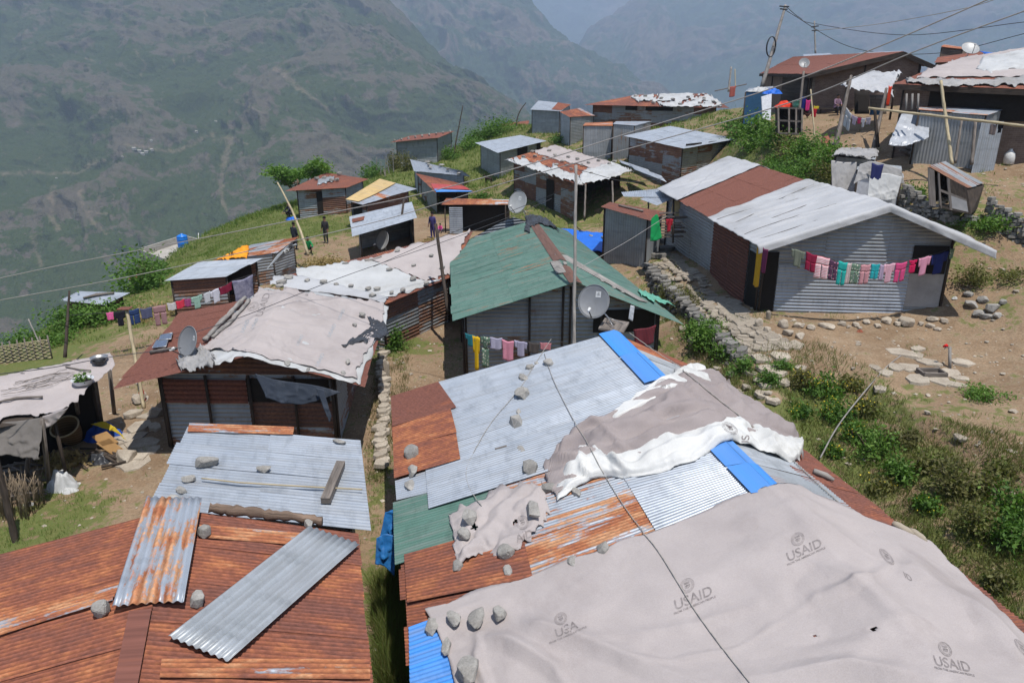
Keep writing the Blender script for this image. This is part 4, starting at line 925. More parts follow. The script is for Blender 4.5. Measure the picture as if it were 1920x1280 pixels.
panels('main', [(1140, 850), (1232, 1003), (1456, 920), (1345, 820)], 'zinc', h6, 2, .045, (.12, .2), (.62, .75), label='glossy newer sheets by the ridge')
panels('main', [(760, 1045), (766, 1136), (1000, 1090), (975, 985)], 'zinc', h6, 1, .05, (.88, .88), (.5, .55), label='brown rusted sheet with grey upper half')
panels('main', [(768, 1180), (772, 1340), (900, 1300), (850, 1150)], 'bluesheet', h6, 2, .03, (.0, .06), (.5, .55), label='bright blue sheet at the eave')
# right slope: rusty eave strips
def slope_strip(house, c0, c1, t0, t1, s0, s1, mat, rust, tone, lift, n, label=None, name='roof_sheet'):
 Rr0, Rr1, Er1, Er0 = house; mb = MB()
 for k in range(n):
  a, b = s0 + (s1 - s0) * k / n, s0 + (s1 - s0) * (k + 1) / n; j = random.uniform(-.03, .03)
  sheet(mb, bil(Rr0, Rr1, Er1, Er0, a, t0 + j), bil(Rr0, Rr1, Er1, Er0, b, t0 + j), bil(Rr0, Rr1, Er1, Er0, b, t1 + j * .5), bil(Rr0, Rr1, Er1, Er0, a, t1 + j * .5), .076, .01, lift + .004 * (k % 2), random.uniform(*tone), random.uniform(*rust), 6, 4)
 o = mb.build(name, M[mat], c0)
 if label: o['label'] = label
mainR = (R0, R1, E1, E0)
slope_strip(mainR, h6, None, 0, .66, 0, .93, 'zincdull', (.05, .2), (.6, .85), .025, 18, 'dull grey sheets of the far slope')
slope_strip(mainR, h6, None, .55, 1.03, 0, 1, 'zinc', (.9, 1.25), (.4, .5), .018, 20, 'rusted sheets along the far eave')
def ridge_strip(a, b, parent, mat, w=.42, w2=.26):
 """flat cap between two photo points on the ridge"""
 mb = MB(); Rr = ROOF['main']; A, B = Rr.quads[0][0], Rr.quads[0][1]
 def s_of(px, py):
  best = min(((V3(pix(A.lerp(B, k / 400))[:2]) - V3((px, py))).length, k / 400) for k in range(401)); return best[1]
 s0, s1 = s_of(*a), s_of(*b); L0_, E0_ = Rr.quads[0], Rr.quads[1]
 for k in range(2):
  u0, u1 = s0 + (s1 - s0) * k / 2, s0 + (s1 - s0) * (k + 1) / 2 + .002
  for Q, w_ in ((L0_, w), (E0_, w2)):
   wd = (Q[3] - Q[0]).length; p = [bil(Q[0], Q[1], Q[2], Q[3], u, t) + V3((0, 0, .10)) for u, t in ((u0, 0), (u1, 0), (u1, w_ / wd), (u0, w_ / wd))]
   sheet(mb, *p, amp=0, rust=.1, tone=.5, lift=.004 + .012 * k, rows=6, sag=.006)
 mb.build('ridge_cap', M[mat], parent)
ridge_strip((1146, 622), (1248, 715), h6, 'bluesheet', .42, .22)
ridge_strip((1360, 826), (1456, 925), h6, 'bluesheet', .36, .22)
# ---- house on the right with the white sheet
R0 = PZ(1669, 386, 5.66); R1 = PZ(1369, 296, 5.66); L0 = PZ(1427, 462, 4.3); L1 = PZ(1236, 357, 4.3); E0 = PZ(1856, 468, 4.4); E1 = E0 + (R1 - R0)
h7, f7 = gable('right', 'tin_house', 'long house with a white plastic sheet over a brown roof and washing across its front', 'house', dict(R0=R0, R1=R1, L0=L0, L1=L1, E0=E0, E1=E1), front=1.1, side=.55,
               rust=(1.28, 1.34), tone=(.4, .5), wallmat='zincdull', wrust=(.0, .12), wtone=(.5, .62), seed=40, wid=.8, npost=2, sides=('left', 'right', 'back', 'front'), rowlen=2.2)
Q7 = dict(R0=R0, R1=R1, L0=L0, L1=L1, E0=E0, E1=E1)
def surf7(s, t):
 ss = max(s, -.0); p = bil(Q7['R0'], Q7['R1'], Q7['L1'], Q7['L0'], ss, -t) if t < 0 else bil(Q7['R0'], Q7['R1'], Q7['E1'], Q7['E0'], ss, t)
 if s < 0: p = p + V3((-.15 * s * 6, s * 1.5, s * 11))
 return p
class SurfRoof:
 def __init__(s, f): s.f = f
 def hit(s, a, b, lift=0): return s.f(a, b)
ROOF['right7'] = SurfRoof(surf7)
# ---- hut with canvas, lower left
q = [PZ(-170, 745, 2.35), PZ(200, 668, 2.35), PZ(118, 778, 2.0), PZ(-170, 835, 2.0)]
h8, f8 = shed('hut', 'wood_hut', 'open timber hut under a pale canvas with pots and brushwood on top', 'hut', q, roofmat='darkwood', flat=True, inset=(.06, .1, .08, .05), walls=(0,), wallmat='dark')
# ---- sheds on the left slope
q = [PZ(308, 527, 1.6), PZ(374, 491, 1.9), PZ(492, 484, 1.9), PZ(425, 519, 1.6)]
h9, F_h9 = shed('s9', 'tin_shed', 'small shed with a pale bluish roof behind the pinkish towels', 'shed', q, rust=(0, .1), tone=(.6, .75), wrust=(.5, .95), wallmat='wallzinc', inset=(.06, .08, .06, .08), wid=.8, rowlen=3.5, walls=(0, 3, 1), along=0, seed=3)
q = [PZ(398, 490, 1.55), PZ(472, 459, 1.95), PZ(562, 444, 1.95), PZ(520, 474, 1.5)]
h10, _ = shed('s10', 'tin_shed', 'narrow shed with rusty lower sheets beside the orange cloth', 'shed', q, rust=(.2, .9), tone=(.55, .7), wrust=(.2, .6), wallmat='wallzinc', inset=(.06, .08, .1, .06), rowlen=1.1, seed=11)
q = [PZ(534, 359, 2.1), PZ(612, 324, 2.55), PZ(691, 336, 2.3), PZ(652, 352, 2.0)]
h11, F_h11 = shed('s11', 'tin_hut', 'hut with a red brown rusted roof and patched walls near the bushy tree', 'hut', q, rust=(1.0, 1.25), wrust=(.3, 1.0), wallmat='wallzinc', inset=(.12, .12, .08, .1), seed=7, along=0)
q = [PZ(660, 388, 1.75), PZ(650, 372, 2.0), PZ(712, 336, 2.5), PZ(780, 354, 2.2)]
q = [PZ(648, 376, 2.0), PZ(712, 336, 2.5), PZ(781, 354, 2.2), PZ(680, 384, 1.8)]
h12, F_h12 = shed('s12', 'tin_hut', 'hut with a yellow sheet and pale metal on its curved roof', 'hut', q, rust=(.3, .6), tone=(.6, .7), wrust=(.3, .9), wallmat='zincdull', inset=(.1, .1, .1, .1), seed=9)
q = [PZ(656, 406, 2.05), PZ(772, 379, 2.3), PZ(782, 409, 1.9), PZ(660, 444, 1.6)]
h13, F_h13 = shed('s13', 'tin_shed', 'open fronted shed with a smooth silver roof, a dish standing in front', 'shed', q, rust=(0, .12), tone=(.7, .8), wallmat='zincdull', wrust=(.1, .4), inset=(.08, .06, .1, .12), walls=(0, 1, 3), along=1, rowlen=4, wid=.9, seed=2)
q = [PZ(769, 299, 3.0), PZ(868, 321, 2.8), PZ(882, 331, 2.4), PZ(776, 321, 2.4)]
h14, _ = shed('s14', 'tin_shed', 'shed with a pale grey roof and a row of flat stones', 'shed', q, rust=(0, .1), tone=(.6, .7), inset=(.1, .1, .1, .08), seed=6, wallmat='zincdull')
q = [PZ(779, 325, 2.3), PZ(862, 344, 2.2), PZ(887, 361, 1.9), PZ(817, 362, 1.9)]
h15, _ = shed('s15', 'tin_shed', 'shed with a rusty roof ending in a red and blue eave', 'shed', q, rust=(.8, 1.1), inset=(.1, .1, .12, .1), seed=6, wallmat='zincdull', walls=(0, 1, 3), along=1)
quadpatch('roof_sheet', 's15', [(808, 346), (871, 351), (881, 357), (813, 356)], 'redsheet', h15, .06, 0, .5, along=1, label='red painted sheet'); quadpatch('roof_sheet', 's15', [(814, 356), (881, 356), (887, 361), (818, 362)], 'bluesheet', h15, .07, 0, .5, along=1, label='blue painted eave sheet')
q = [PZ(838, 372, 2.35), PZ(960, 375, 2.35), PZ(952, 384, 2.1), PZ(828, 384, 2.1)]
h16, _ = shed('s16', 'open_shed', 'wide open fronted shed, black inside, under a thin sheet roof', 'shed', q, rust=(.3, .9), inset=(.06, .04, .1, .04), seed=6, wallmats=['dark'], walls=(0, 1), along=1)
wb = MB(); a_, b_ = PZ(842, 388, 2.0), PZ(867, 388, 2.0); wall_sheets(wb, a_, b_, lambda u: 2.0, lambda u: .0, V3((0, -1, 0)), (.0, .2), (.6, .7), seed=5); wb.build('side_wall', M['zinc'], h16)
q = [PT(731, 268, 77), PT(822, 259, 78), PT(853, 246, 86), PT(768, 255, 85)]
h17, _ = shed('s17', 'tin_shed', 'grey shed with a thin brown roof on the skyline left of the tall pole', 'shed', q, rust=(1.0, 1.2), wrust=(.0, .15), wtone=(.4, .55), inset=(.08, .06, .06, .1), seed=6)
q = [PZ(891, 268, 3.9), PZ(976, 254, 4.1), PZ(1025, 265, 3.9), PZ(933, 287, 3.7)]
h18, F_h18 = shed('s18', 'tin_shed', 'small shed with a clean pale roof on the grassy rise', 'shed', q, rust=(0, .05), tone=(.7, .8), wrust=(.0, .3), inset=(.08, .1, .08, .08), seed=2, along=1, wid=.9)
q = [PZ(950, 300, 3.7), PZ(1035, 274, 4.0), PZ(1187, 320, 3.6), PZ(1088, 348, 3.1)]
h19, F_h19 = shed('s19', 'tin_house', 'shabby house with torn sheets and many stones on a rusty roof', 'house', q, rust=(.7, 1.1), wrust=(.1, .8), wtone=(.3, .5), inset=(.07, .06, .1, .06), seed=2, along=0, walls=(0, 1, 3), wallmat='zincdull')
q = [PT(994, 206, 82), PT(1010, 189, 88), PT(1072, 196, 86), PT(1051, 209, 80)]
h20, _ = shed('s20', 'tin_shed', 'silver shed on the skyline with half its roof rusted orange', 'shed', q, rust=(.0, .2), tone=(.6, .7), wrust=(0, .1), wtone=(.5, .6), inset=(.05, .05, .05, .05), seed=2)
quadpatch('roof_sheet', 's20', [(1034, 206), (1046, 193), (1071, 197), (1052, 208)], 'zinc', h20, .04, .95, .5, label='orange rusted sheet')
q = [PT(1049, 210, 75), PT(1087, 203, 80), PT(1116, 217, 76), PT(1068, 220, 72)]
h21, _ = shed('s21', 'tin_shed', 'tall narrow shed with a red and white striped rusty roof', 'shed', q, rust=(.5, 1.1), wrust=(0, .15), wtone=(.5, .65), inset=(.05, .05, .05, .05), seed=12)
q = [PT(1095, 197, 78), PT(1190, 179, 87), PT(1325, 176, 81), PT(1368, 203, 71)]
h22, F_h22 = shed('s22', 'tin_house', 'long low house with torn white plastic over its roof at the top of the slope', 'house', q, rust=(.8, 1.2), wrust=(.2, .9), wtone=(.25, .45), inset=(.05, .05, .08, .05), seed=12, along=1, wallmat='zincdull')
q = [PT(1093, 236, 62), PT(1097, 231, 66), PT(1150, 229, 66), PT(1149, 236, 62)]
h23, _ = shed('s23', 'tin_shed', 'upright grey box shed of plain sheets in front of the long torn roof', 'shed', q, rust=(.4, .8), wrust=(0, .1), wtone=(.45, .6), inset=(.02, .02, .02, .02), seed=12, vert=(0, 1, 2, 3))
q = [PT(1149, 233, 61), PT(1155, 228, 65), PT(1222, 228, 66), PT(1190, 236, 61)]
h23b, _ = shed('s23b', 'tin_shed', 'plank and tin shed joined to the right of the upright grey box', 'shed', q, rust=(.2, .5), wrust=(.1, .5), wtone=(.35, .5), inset=(.02, .02, .02, .02), seed=15, vert=(0, 1, 2, 3))
q = [PZ(1170, 255, 5.55), PZ(1257, 237, 5.9), PZ(1383, 261, 5.5), PZ(1282, 279, 5.2)]
h24, F_h24 = shed('s24', 'tin_house', 'house with a wide clean pale roof and brown stained side wall', 'house', q, rust=(.05, .2), tone=(.68, .78), wrust=(.2, .7), wtone=(.35, .5), inset=(.06, .12, .06, .05), seed=2, along=1, wid=1.0, rowlen=3.4, wallmat='zincdull')
q = [PT(1126, 388, 37), PT(1144, 379, 39.5), PT(1254, 399, 37.8), PT(1220, 414, 35.2)]
h25, _ = shed('s25', 'privy', 'narrow grey privy with a brown roof beside the flagstone lane', 'privy', q, rust=(1.1, 1.2), wallmat='zincdull', wrust=(0, .1), wtone=(.45, .55), inset=(.06, .08, .1, .12), vert=(0, 1, 2, 3), seed=4, pitch=.11, along=1)
# ---- brick house, top right
R0 = PT(1695, 97, 48); R1 = PT(1487, 107, 63); L0 = PT(1515, 139, 50); L1 = PT(1425, 138, 65); E0 = PT(1756, 124, 47); E1 = E0 + (R1 - R0)
h26, f26 = gable('s26', 'brick_house', 'brick house with a wide brown roof at the back of the earth yard', 'house', dict(R0=R0, R1=R1, L0=L0, L1=L1, E0=E0, E1=E1), front=.9, side=.5, rust=(1.22, 1.3), tone=(.55, .65), wallmats=['brick'], seed=3, nper=3, pitch=.12)
for a, b in ((L0, R0), (R0, E0)):
 pm = MB(); plank(pm, a + V3((0, 0, -.14)), b + V3((0, 0, -.14)), .10, .28); pm.build('barge_board', M['darkwood'], h26)
pm = MB(); plank(pm, L0 + V3((0, 0, -.12)), L1 + V3((0, 0, -.12)), .10, .22); pm.build('fascia', M['darkwood'], h26)
wl = MB(); a_, b_ = f26['FL'], f26['FM']; n_ = 10; vs_ = []; uv_ = []
for i in range(n_ + 1):
 p_ = a_.lerp(b_, i / n_); zt = f26['FL'].z - .25; vs_ += [(p_.x, p_.y - .03, gz(p_.x, p_.y) - .1), (p_.x, p_.y - .03, zt)]; uv_ += [(i * .5, 0), (i * .5, 2.6)]
wl.add(vs_, [(2 * i, 2 * i + 2, 2 * i + 3, 2 * i + 1) for i in range(n_)], uv_); wl.smooth = False; wl.build('plastered_wall', M['block'], h26)
# ---- canvas covered house, far right, with a lean-to
q = [PT(1674, 158, 36.5), PT(2100, 176, 33), PT(2100, 66, 41), PT(1790, 113, 44)]
h27, f27 = shed('s27', 'brick_house', 'large brick house with a stained canvas roof at the far right', 'house', q, rust=(1.0, 1.2), wallmats=['brick'], inset=(.05, .03, .05, .04), seed=5, along=1)
pm = MB(); plank(pm, q[0] + V3((0, 0, -.13)), q[1] + V3((0, 0, -.13)), .10, .24); pm.build('fascia', M['darkwood'], h27)
q = [PT(1713, 200, 37), PT(1790, 194, 38), PT(1930, 199, 37), PT(1848, 216, 35)]
q = [PT(1720, 206, 35.6), PT(1715, 196, 37.6), PT(1935, 190, 37), PT(1850, 217, 34.4)]
h27b, _ = shed('s27b', 'lean_to', 'lean-to of pale upright sheets with a streaked roof under the canvas house', 'shed', q, rust=(.1, .6), tone=(.5, .65), wrust=(0, .1), wtone=(.45, .6), inset=(.03, .03, .03, .03), vert=(0, 1, 2, 3), seed=5, wallmat='zincdull', pitch=.12)
dm = MB(); a_, b_ = PT(1838, 240, 34.2), PT(1880, 240, 34.6); g_ = gz(a_.x, a_.y)
wall_sheets(dm, a_, b_, lambda u: g_ + 2.3, lambda u: g_, V3((-.1, -1, 0)), (0, .05), (.75, .8), vertical=True, panel=3, pitch=.13, amp=.015); dm.build('door', M['zinc'], h27b)
q = [PT(1752, 118, 52), PT(1758, 108, 56), PT(1845, 96, 56), PT(1838, 113, 51)]
h31, _ = shed('s31', 'brick_house', 'small brick outbuilding behind the canvas roof, next to the large dish', 'house', q, rust=(.9, 1.2), wallmats=['brick'], inset=(.04, .04, .04, .04), seed=5)
q = [PT(1764, 88, 57), PT(1770, 84, 60), PT(1815, 90, 60), PT(1806, 93, 57)]
h31b, _ = shed('s31b', 'brick_house', 'tiny square brick room rising behind the outbuilding', 'house', q, rust=(.5, 1.0), wallmats=['brick'], inset=(.04, .04, .04, .04), seed=5)
# ---- low roofs down the left slope
q = [PZ(113, 563, .15), PZ(148, 546, .5), PZ(244, 549, .5), PZ(196, 572, .1)]
h33, _ = shed('s33', 'tin_shed', 'low shed with a pale roof covered in poles, down the left slope', 'shed', q, rust=(0, .1), tone=(.7, .8), wrust=(.8, 1.1), wallmat='wallzinc', inset=(.1, .15, .1, .2), seed=5)
q = [PZ(262, 480, -5.3), PZ(345, 453, -5.3), PZ(402, 468, -5.3), PZ(312, 499, -5.3)]
h32 = thing('concrete_house', (sum(q, V3()) / 4), 'grey flat roofed concrete house with a blue water tank, down the left slope', 'house')
mb = MB(); mb.smooth = False; vs_ = [tuple(p) for p in q] + [(p.x, p.y, p.z - 5) for p in q]; mb.add(vs_, [(0, 1, 2, 3), (0, 4, 5, 1), (1, 5, 6, 2), (2, 6, 7, 3), (3, 7, 4, 0)]); mb.build('wall', M['concrete'], h32)
for k in range(4):
 pm = MB(); pm.smooth = False; plank(pm, q[k] + V3((0, 0, .3)), q[(k + 1) % 4] + V3((0, 0, .3)), .14, .7); pm.build('parapet', M['concrete'], h32)
q = [PZ(238, 524, -4.3), PZ(268, 503, -4.2), PZ(316, 496, -4.2), PZ(300, 520, -4.6)]
h34, _ = shed('s34', 'tin_shed', 'shed with a rust and grey roof just below the concrete house', 'shed', q, rust=(.3, 1.1), inset=(.1, .1, .1, .1), seed=5, wallmats=['concrete'])
q = [PT(934, 241, 92), PT(940, 233, 97), PT(992, 226, 96), PT(990, 240, 90)]
h35, _ = shed('s35', 'tin_shed', 'low rusty roof peeping over the skyline left of the silver shed', 'shed', q, rust=(.9, 1.1), inset=(.05, .05, .05, .05), seed=5)
# ---- stone shelter draped with cloth, and the tilted hut on the terrace
q = [PT(1563, 292, 33.5), PT(1575, 281, 36), PT(1648, 284, 36), PT(1640, 300, 33.5)]
h28, _ = shed('s28', 'stone_shelter', 'stone shelter draped with grey tarpaulin on the terrace', 'shelter', q, wallmats=['concrete'], inset=(.04, .04, .04, .04), seed=5, roofmat='zincdull')
q = [PT(1606, 318, 32.5), PT(1610, 304, 34.5), PT(1690, 312, 34), PT(1694, 334, 32)]
h28b, _ = shed('s28b', 'stone_shelter', 'lower shelter with white cloth sides and a navy garment on it', 'shelter', q, wallmats=['whitewash'], inset=(.04, .04, .04, .04), seed=5, roofmat='zincdull')
q = [PT(1740, 312, 29), PT(1772, 303, 31), PT(1846, 345, 30.4), PT(1812, 352, 28.2)]
h29 = thing('latrine_hut', PT(1790, 400, 29.6), 'small dark timber hut leaning to the right on the stone terrace', 'hut')
mb = MB(); slope_sheets(mb, q[0], q[1], q[2], q[3], (.3, .7), (.3, .4), .8, 3, .11, seed=2, mats=[0]); mb.build('roof', M['zincdull'], h29)
base = [PT(1742, 385, 29), PT(1765, 372, 31), PT(1832, 392, 30.4), PT(1820, 402, 28.2)]
for k, m_ in ((0, 'darkwood'), (1, 'darkwood'), (2, 'darkwood')):
 mb = MB(); mb.smooth = False; A_, B_ = q[k] + V3((0, 0, -.05)), q[(k + 1) % 4] + V3((0, 0, -.05)); Cc, D_ = base[(k + 1) % 4], base[k]; mb.add([A_, B_, Cc, D_], [(0, 1, 2, 3)], [(0, 2), (2, 2), (2, 0), (0, 0)]); mb.build('side_wall', M[m_], h29)
A_, B_, Cc, D_ = q[0], q[3], base[3], base[0]
for s0, s1, t0, t1, nm, m_ in ((0, .16, 0.02, 1, 'board', 'wood'), (.26, .3, .02, 1, 'board', 'wood'), (.5, .56, .02, 1, 'board', 'wood'), (.94, 1, .02, 1, 'board', 'darkwood'), (.26, .94, .46, .54, 'rail', 'wood'), (.26, .94, .93, 1, 'rail', 'darkwood'), (.56, .94, .54, .93, 'panel', 'whitewash'), (.56, .94, .0, .46, 'panel', 'darkwood')):
 mb = MB(); mb.smooth = False; c4 = [bil(A_, B_, Cc, D_, s, t) for s, t in ((s0, t0), (s1, t0), (s1, t1), (s0, t1))]; o_ = V3((0, -.03, 0)); mb.add([p + o_ for p in c4] + [p - o_ for p in c4], [(0, 1, 2, 3), (4, 7, 6, 5), (0, 4, 5, 1), (1, 5, 6, 2), (2, 6, 7, 3), (3, 7, 4, 0)], [(0, 1), (.2, 1), (.2, 0), (0, 0)] * 2)
 mb.build(nm, M['greytarp'] if m_ == 'whitewash' else M[m_], h29)
def wall_panel(house, a, b, z0, z1, mat, rust, tone, label=None, name='wall_panel', off=.05, vertical=False, out=None):
 a, b = V3(a), V3(b); o = V3((b.y - a.y, -(b.x - a.x), 0)).normalized() if out is None else out
 if o.dot(CAM - a) < 0: o = -o
 mb = MB()
 if mat in ('dark', 'greytarp', 'darkcloth', 'darkwood', 'concrete', 'block'):  # dark ones stand for openings; the shade inside is only their colour
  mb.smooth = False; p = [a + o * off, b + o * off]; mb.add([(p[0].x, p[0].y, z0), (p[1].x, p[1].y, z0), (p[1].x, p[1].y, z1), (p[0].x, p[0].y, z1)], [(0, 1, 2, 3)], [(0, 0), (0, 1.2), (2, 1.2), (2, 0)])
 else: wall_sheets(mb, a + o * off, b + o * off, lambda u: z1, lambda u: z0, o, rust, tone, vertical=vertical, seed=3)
 w = mb.build(name, M[mat], house)
 if label: w['label'] = label
FL, FR, BL = f7['FL'], f7['FR'], f7['BL']; g7 = gz(FL.x, FL.y)
wall_panel(h7, FL.lerp(BL, .10), FL.lerp(BL, .42), gz(*FL.lerp(BL, .2).xy) - .1, 4.22, 'zinc', (1.1, 1.2), (.35, .45), 'dark red brown rusted part of the side wall')
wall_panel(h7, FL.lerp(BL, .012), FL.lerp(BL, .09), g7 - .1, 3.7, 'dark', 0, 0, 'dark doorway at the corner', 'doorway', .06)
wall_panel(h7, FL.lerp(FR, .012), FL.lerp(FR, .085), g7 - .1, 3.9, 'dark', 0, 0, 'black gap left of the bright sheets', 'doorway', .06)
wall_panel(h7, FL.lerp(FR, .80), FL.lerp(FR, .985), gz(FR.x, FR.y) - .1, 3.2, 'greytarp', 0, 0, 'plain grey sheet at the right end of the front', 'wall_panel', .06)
wall_panel(h7, FL.lerp(FR, .80), FL.lerp(FR, .985), 3.2, 4.25, 'dark', 0, 0, 'black opening above the grey sheet', 'painted_opening', .05)
wall_panel(h7, FL.lerp(FR, .09), FL.lerp(FR, .80), g7 - .1, 3.42, 'zinc', (.0, .05), (.75, .85), 'lower front sheets painted brighter where the sun falls', 'wall_panel', .05)  # sunlit part below the roof's shadow, painted as a brighter tone
# middle house and green house: openings in the front walls
FL, FR = f3['FL'], f3['FR']; g3 = gz(FL.x, FL.y)
wall_panel(h3, FL.lerp(FR, .50), FL.lerp(FR, .98), 1.55, 2.25, 'dark', 0, 0, 'black gap under the gable', 'painted_opening', .05); wall_panel(h3, FL.lerp(FR, .0), FL.lerp(FR, .5), 1.5, 2.2, 'zinc', (1.15, 1.2), (.25, .3), 'dark brown upper sheets', 'wall_panel', .05)
for u_ in (.27, .52, .78):
 p_ = FL.lerp(FR, u_); mb = MB(); tube(mb, [(p_.x, p_.y - .1, gz(p_.x, p_.y) - .1), (p_.x, p_.y - .1, 2.35)], .04, 6); mb.build('post', M['darkwood'], h3)
FL, FR = f5['FL'], f5['FR']
wall_panel(h5, FL.lerp(FR, .66), FL.lerp(FR, .98), 1.75, 2.55, 'dark', 0, 0, 'black gap under the right half of the gable', 'painted_opening', .05)
for u_ in (.33, .54, .70):
 p_ = FL.lerp(FR, u_); mb = MB(); tube(mb, [(p_.x, p_.y - .1, gz(p_.x, p_.y) - .1), (p_.x, p_.y - .1, 2.6 + (.8 if u_ == .54 else .45))], .045, 6); mb.build('post', M['darkwood'], h5)
# openings on far houses
def painted_opening(house, f, k, u0, u1, zf0, zf1, label=None):
 a, b = f[k], f[(k + 1) % 4]; ga = gz(a.x, a.y); zt = a.z; wall_panel(house, a.lerp(b, u0), a.lerp(b, u1), ga + (zt - ga) * zf0, ga + (zt - ga) * zf1, 'dark', 0, 0, label, 'painted_opening', .06)
painted_opening(h11, F_h11, 3, .5, .62, .0, .9); painted_opening(h11, F_h11, 0, .1, .2, .3, .8) if False else None
painted_opening(h18, F_h18, 2, .35, .6, .0, .95); painted_opening(h18, F_h18, 2, .0, .1, .0, .9)
painted_opening(h19, F_h19, 3, .30, .42, .0, .9); painted_opening(h24, F_h24, 2, .12, .45, .05, .85); painted_opening(h24, F_h24, 2, .6, .95, .3, .9)
painted_opening(h22, F_h22, 3, .33, .55, .0, 1.0); painted_opening(h22, F_h22, 3, .62, .72, .0, .9); painted_opening(h9, F_h9, 1, .3, .9, .2, .95); painted_opening(h12, F_h12, 3, .3, .9, .0, .9)
wall_panel(h27, f27[0].lerp(f27[1], .14), f27[0].lerp(f27[1], .96), f27[0].z - 1.7, f27[0].z - .35, 'dark', 0, 0, 'dark band painted as shade under the eave', 'painted_opening', .08)  # shade on the inset wall, put in as a flat dark panel
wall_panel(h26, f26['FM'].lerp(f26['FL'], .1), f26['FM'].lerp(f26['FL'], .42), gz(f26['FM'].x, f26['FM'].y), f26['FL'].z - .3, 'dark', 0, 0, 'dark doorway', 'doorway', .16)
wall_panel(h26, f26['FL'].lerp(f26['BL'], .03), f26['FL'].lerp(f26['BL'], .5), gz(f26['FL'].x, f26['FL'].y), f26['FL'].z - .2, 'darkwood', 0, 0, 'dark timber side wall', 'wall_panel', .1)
# ================================================================ CANVASES AND SHEETS ON THE ROOFS
T, bv = tarp('main', 'canvas', 'vast pinkish grey printed canvas covering the near end of the foreground roof', 'canvas',
     [[(800, 1150), (960, 1100), (1130, 1035), (1300, 975), (1455, 915), (1530, 940), (1612, 971), (1736, 1020)],
      [(825, 1195), (990, 1160), (1180, 1110), (1380, 1060), (1540, 1010), (1620, 1030), (1700, 1060), (1824, 1109)],
      [(858, 1290), (1050, 1270), (1260, 1220), (1480, 1160), (1660, 1110), (1740, 1130), (1800, 1155), (1905, 1190)],
      [(870, 1420), (1100, 1400), (1340, 1340), (1580, 1280), (1800, 1240), (1870, 1260), (1930, 1290), (2020, 1290)],
      [(880, 1560), (1140, 1540), (1420, 1480), (1660, 1400), (1880, 1370), (1950, 1380), (2010, 1400), (2120, 1400)]],
     'tarp', 240, 150, lift=.085, amp=.045, scale=1.6, crease=.085, creasescale=2.2, jag=4, edge=.02, seed=3, aniso=(.6, 1.2), holes=[(1530, 1197, 3), (1640, 1195, 5)], folds=[([(945, 1160), (1010, 1185), (1100, 1212), (1200, 1250), (1330, 1300)], .15, 30), ([(1700, 1075), (1807, 1155), (1870, 1210), (1960, 1290)], .20, 32), ([(870, 1200), (960, 1215), (1040, 1260), (1080, 1330)], .13, 26), ([(1530, 1130), (1600, 1110), (1660, 1072)], .09, 18), ([(1170, 1245), (1262, 1243), (1370, 1225), (1430, 1190), (1530, 1130)], .05, 12), ([(1400, 1285), (1600, 1262), (1760, 1290)], .12, 28), ([(1455, 918), (1520, 985), (1620, 1050), (1720, 1085)], .07, 34), ([(1130, 1200), (1300, 1180), (1420, 1140)], .06, 18), ([(900, 1200), (905, 1260), (930, 1320)], .12, 16), ([(1500, 1050), (1600, 1090), (1700, 1180)], .07, 22)])
def ap(c, u, vv, **k): aid_print(bv, c, u, vv, T, **k)
ap((1508, 1032), (16.5, -7.5), (-5, -16))
ap((1300, 1122), (18, -7.5), (-4, -18))
ap((1062, 1180), (16, -7), (-4, -15), word='USA')
ap((1785, 1246), (17, 3.5), (-6, -19))
decal(bv, [tr2d(seal2d(.8), 0, 0), tr2d(text2d('ID', 1.0), 2.1, -1.1)], (1662, 1044), (16, 10), (-6, -16), 'print', T)
decal(bv, [tr2d(seal2d(.8), 0, 0)], (1915, 1215), (16, 12), (-6, -17), 'print', T)
# seam across it
def seam(bvh, pts, parent, mat='print', r=.006, name='seam', lift=.01):
 A = np.array(pts, float); x = np.linspace(0, len(A) - 1, len(A) * 12); P = []
 for v in x:
  i = min(int(v), len(A) - 2); f = v - i; p = A[i] * (1 - f) + A[i + 1] * f; l, n, k, t = bvh.ray_cast(CAM, ray(*p).normalized())
  if l is not None: P.append(l + Vector((0, 0, lift)))
 if len(P) > 2:
  mb = MB(); tube(mb, P, r, 5); return mb.build(name, M[mat], parent) if parent is not None else mb.build(name, M[mat])
None and seam(bv, [(1170, 1245), (1262, 1243), (1370, 1225), (1430, 1190), (1530, 1130), (1620, 1103), (1660, 1072)], T, 'print', .004)
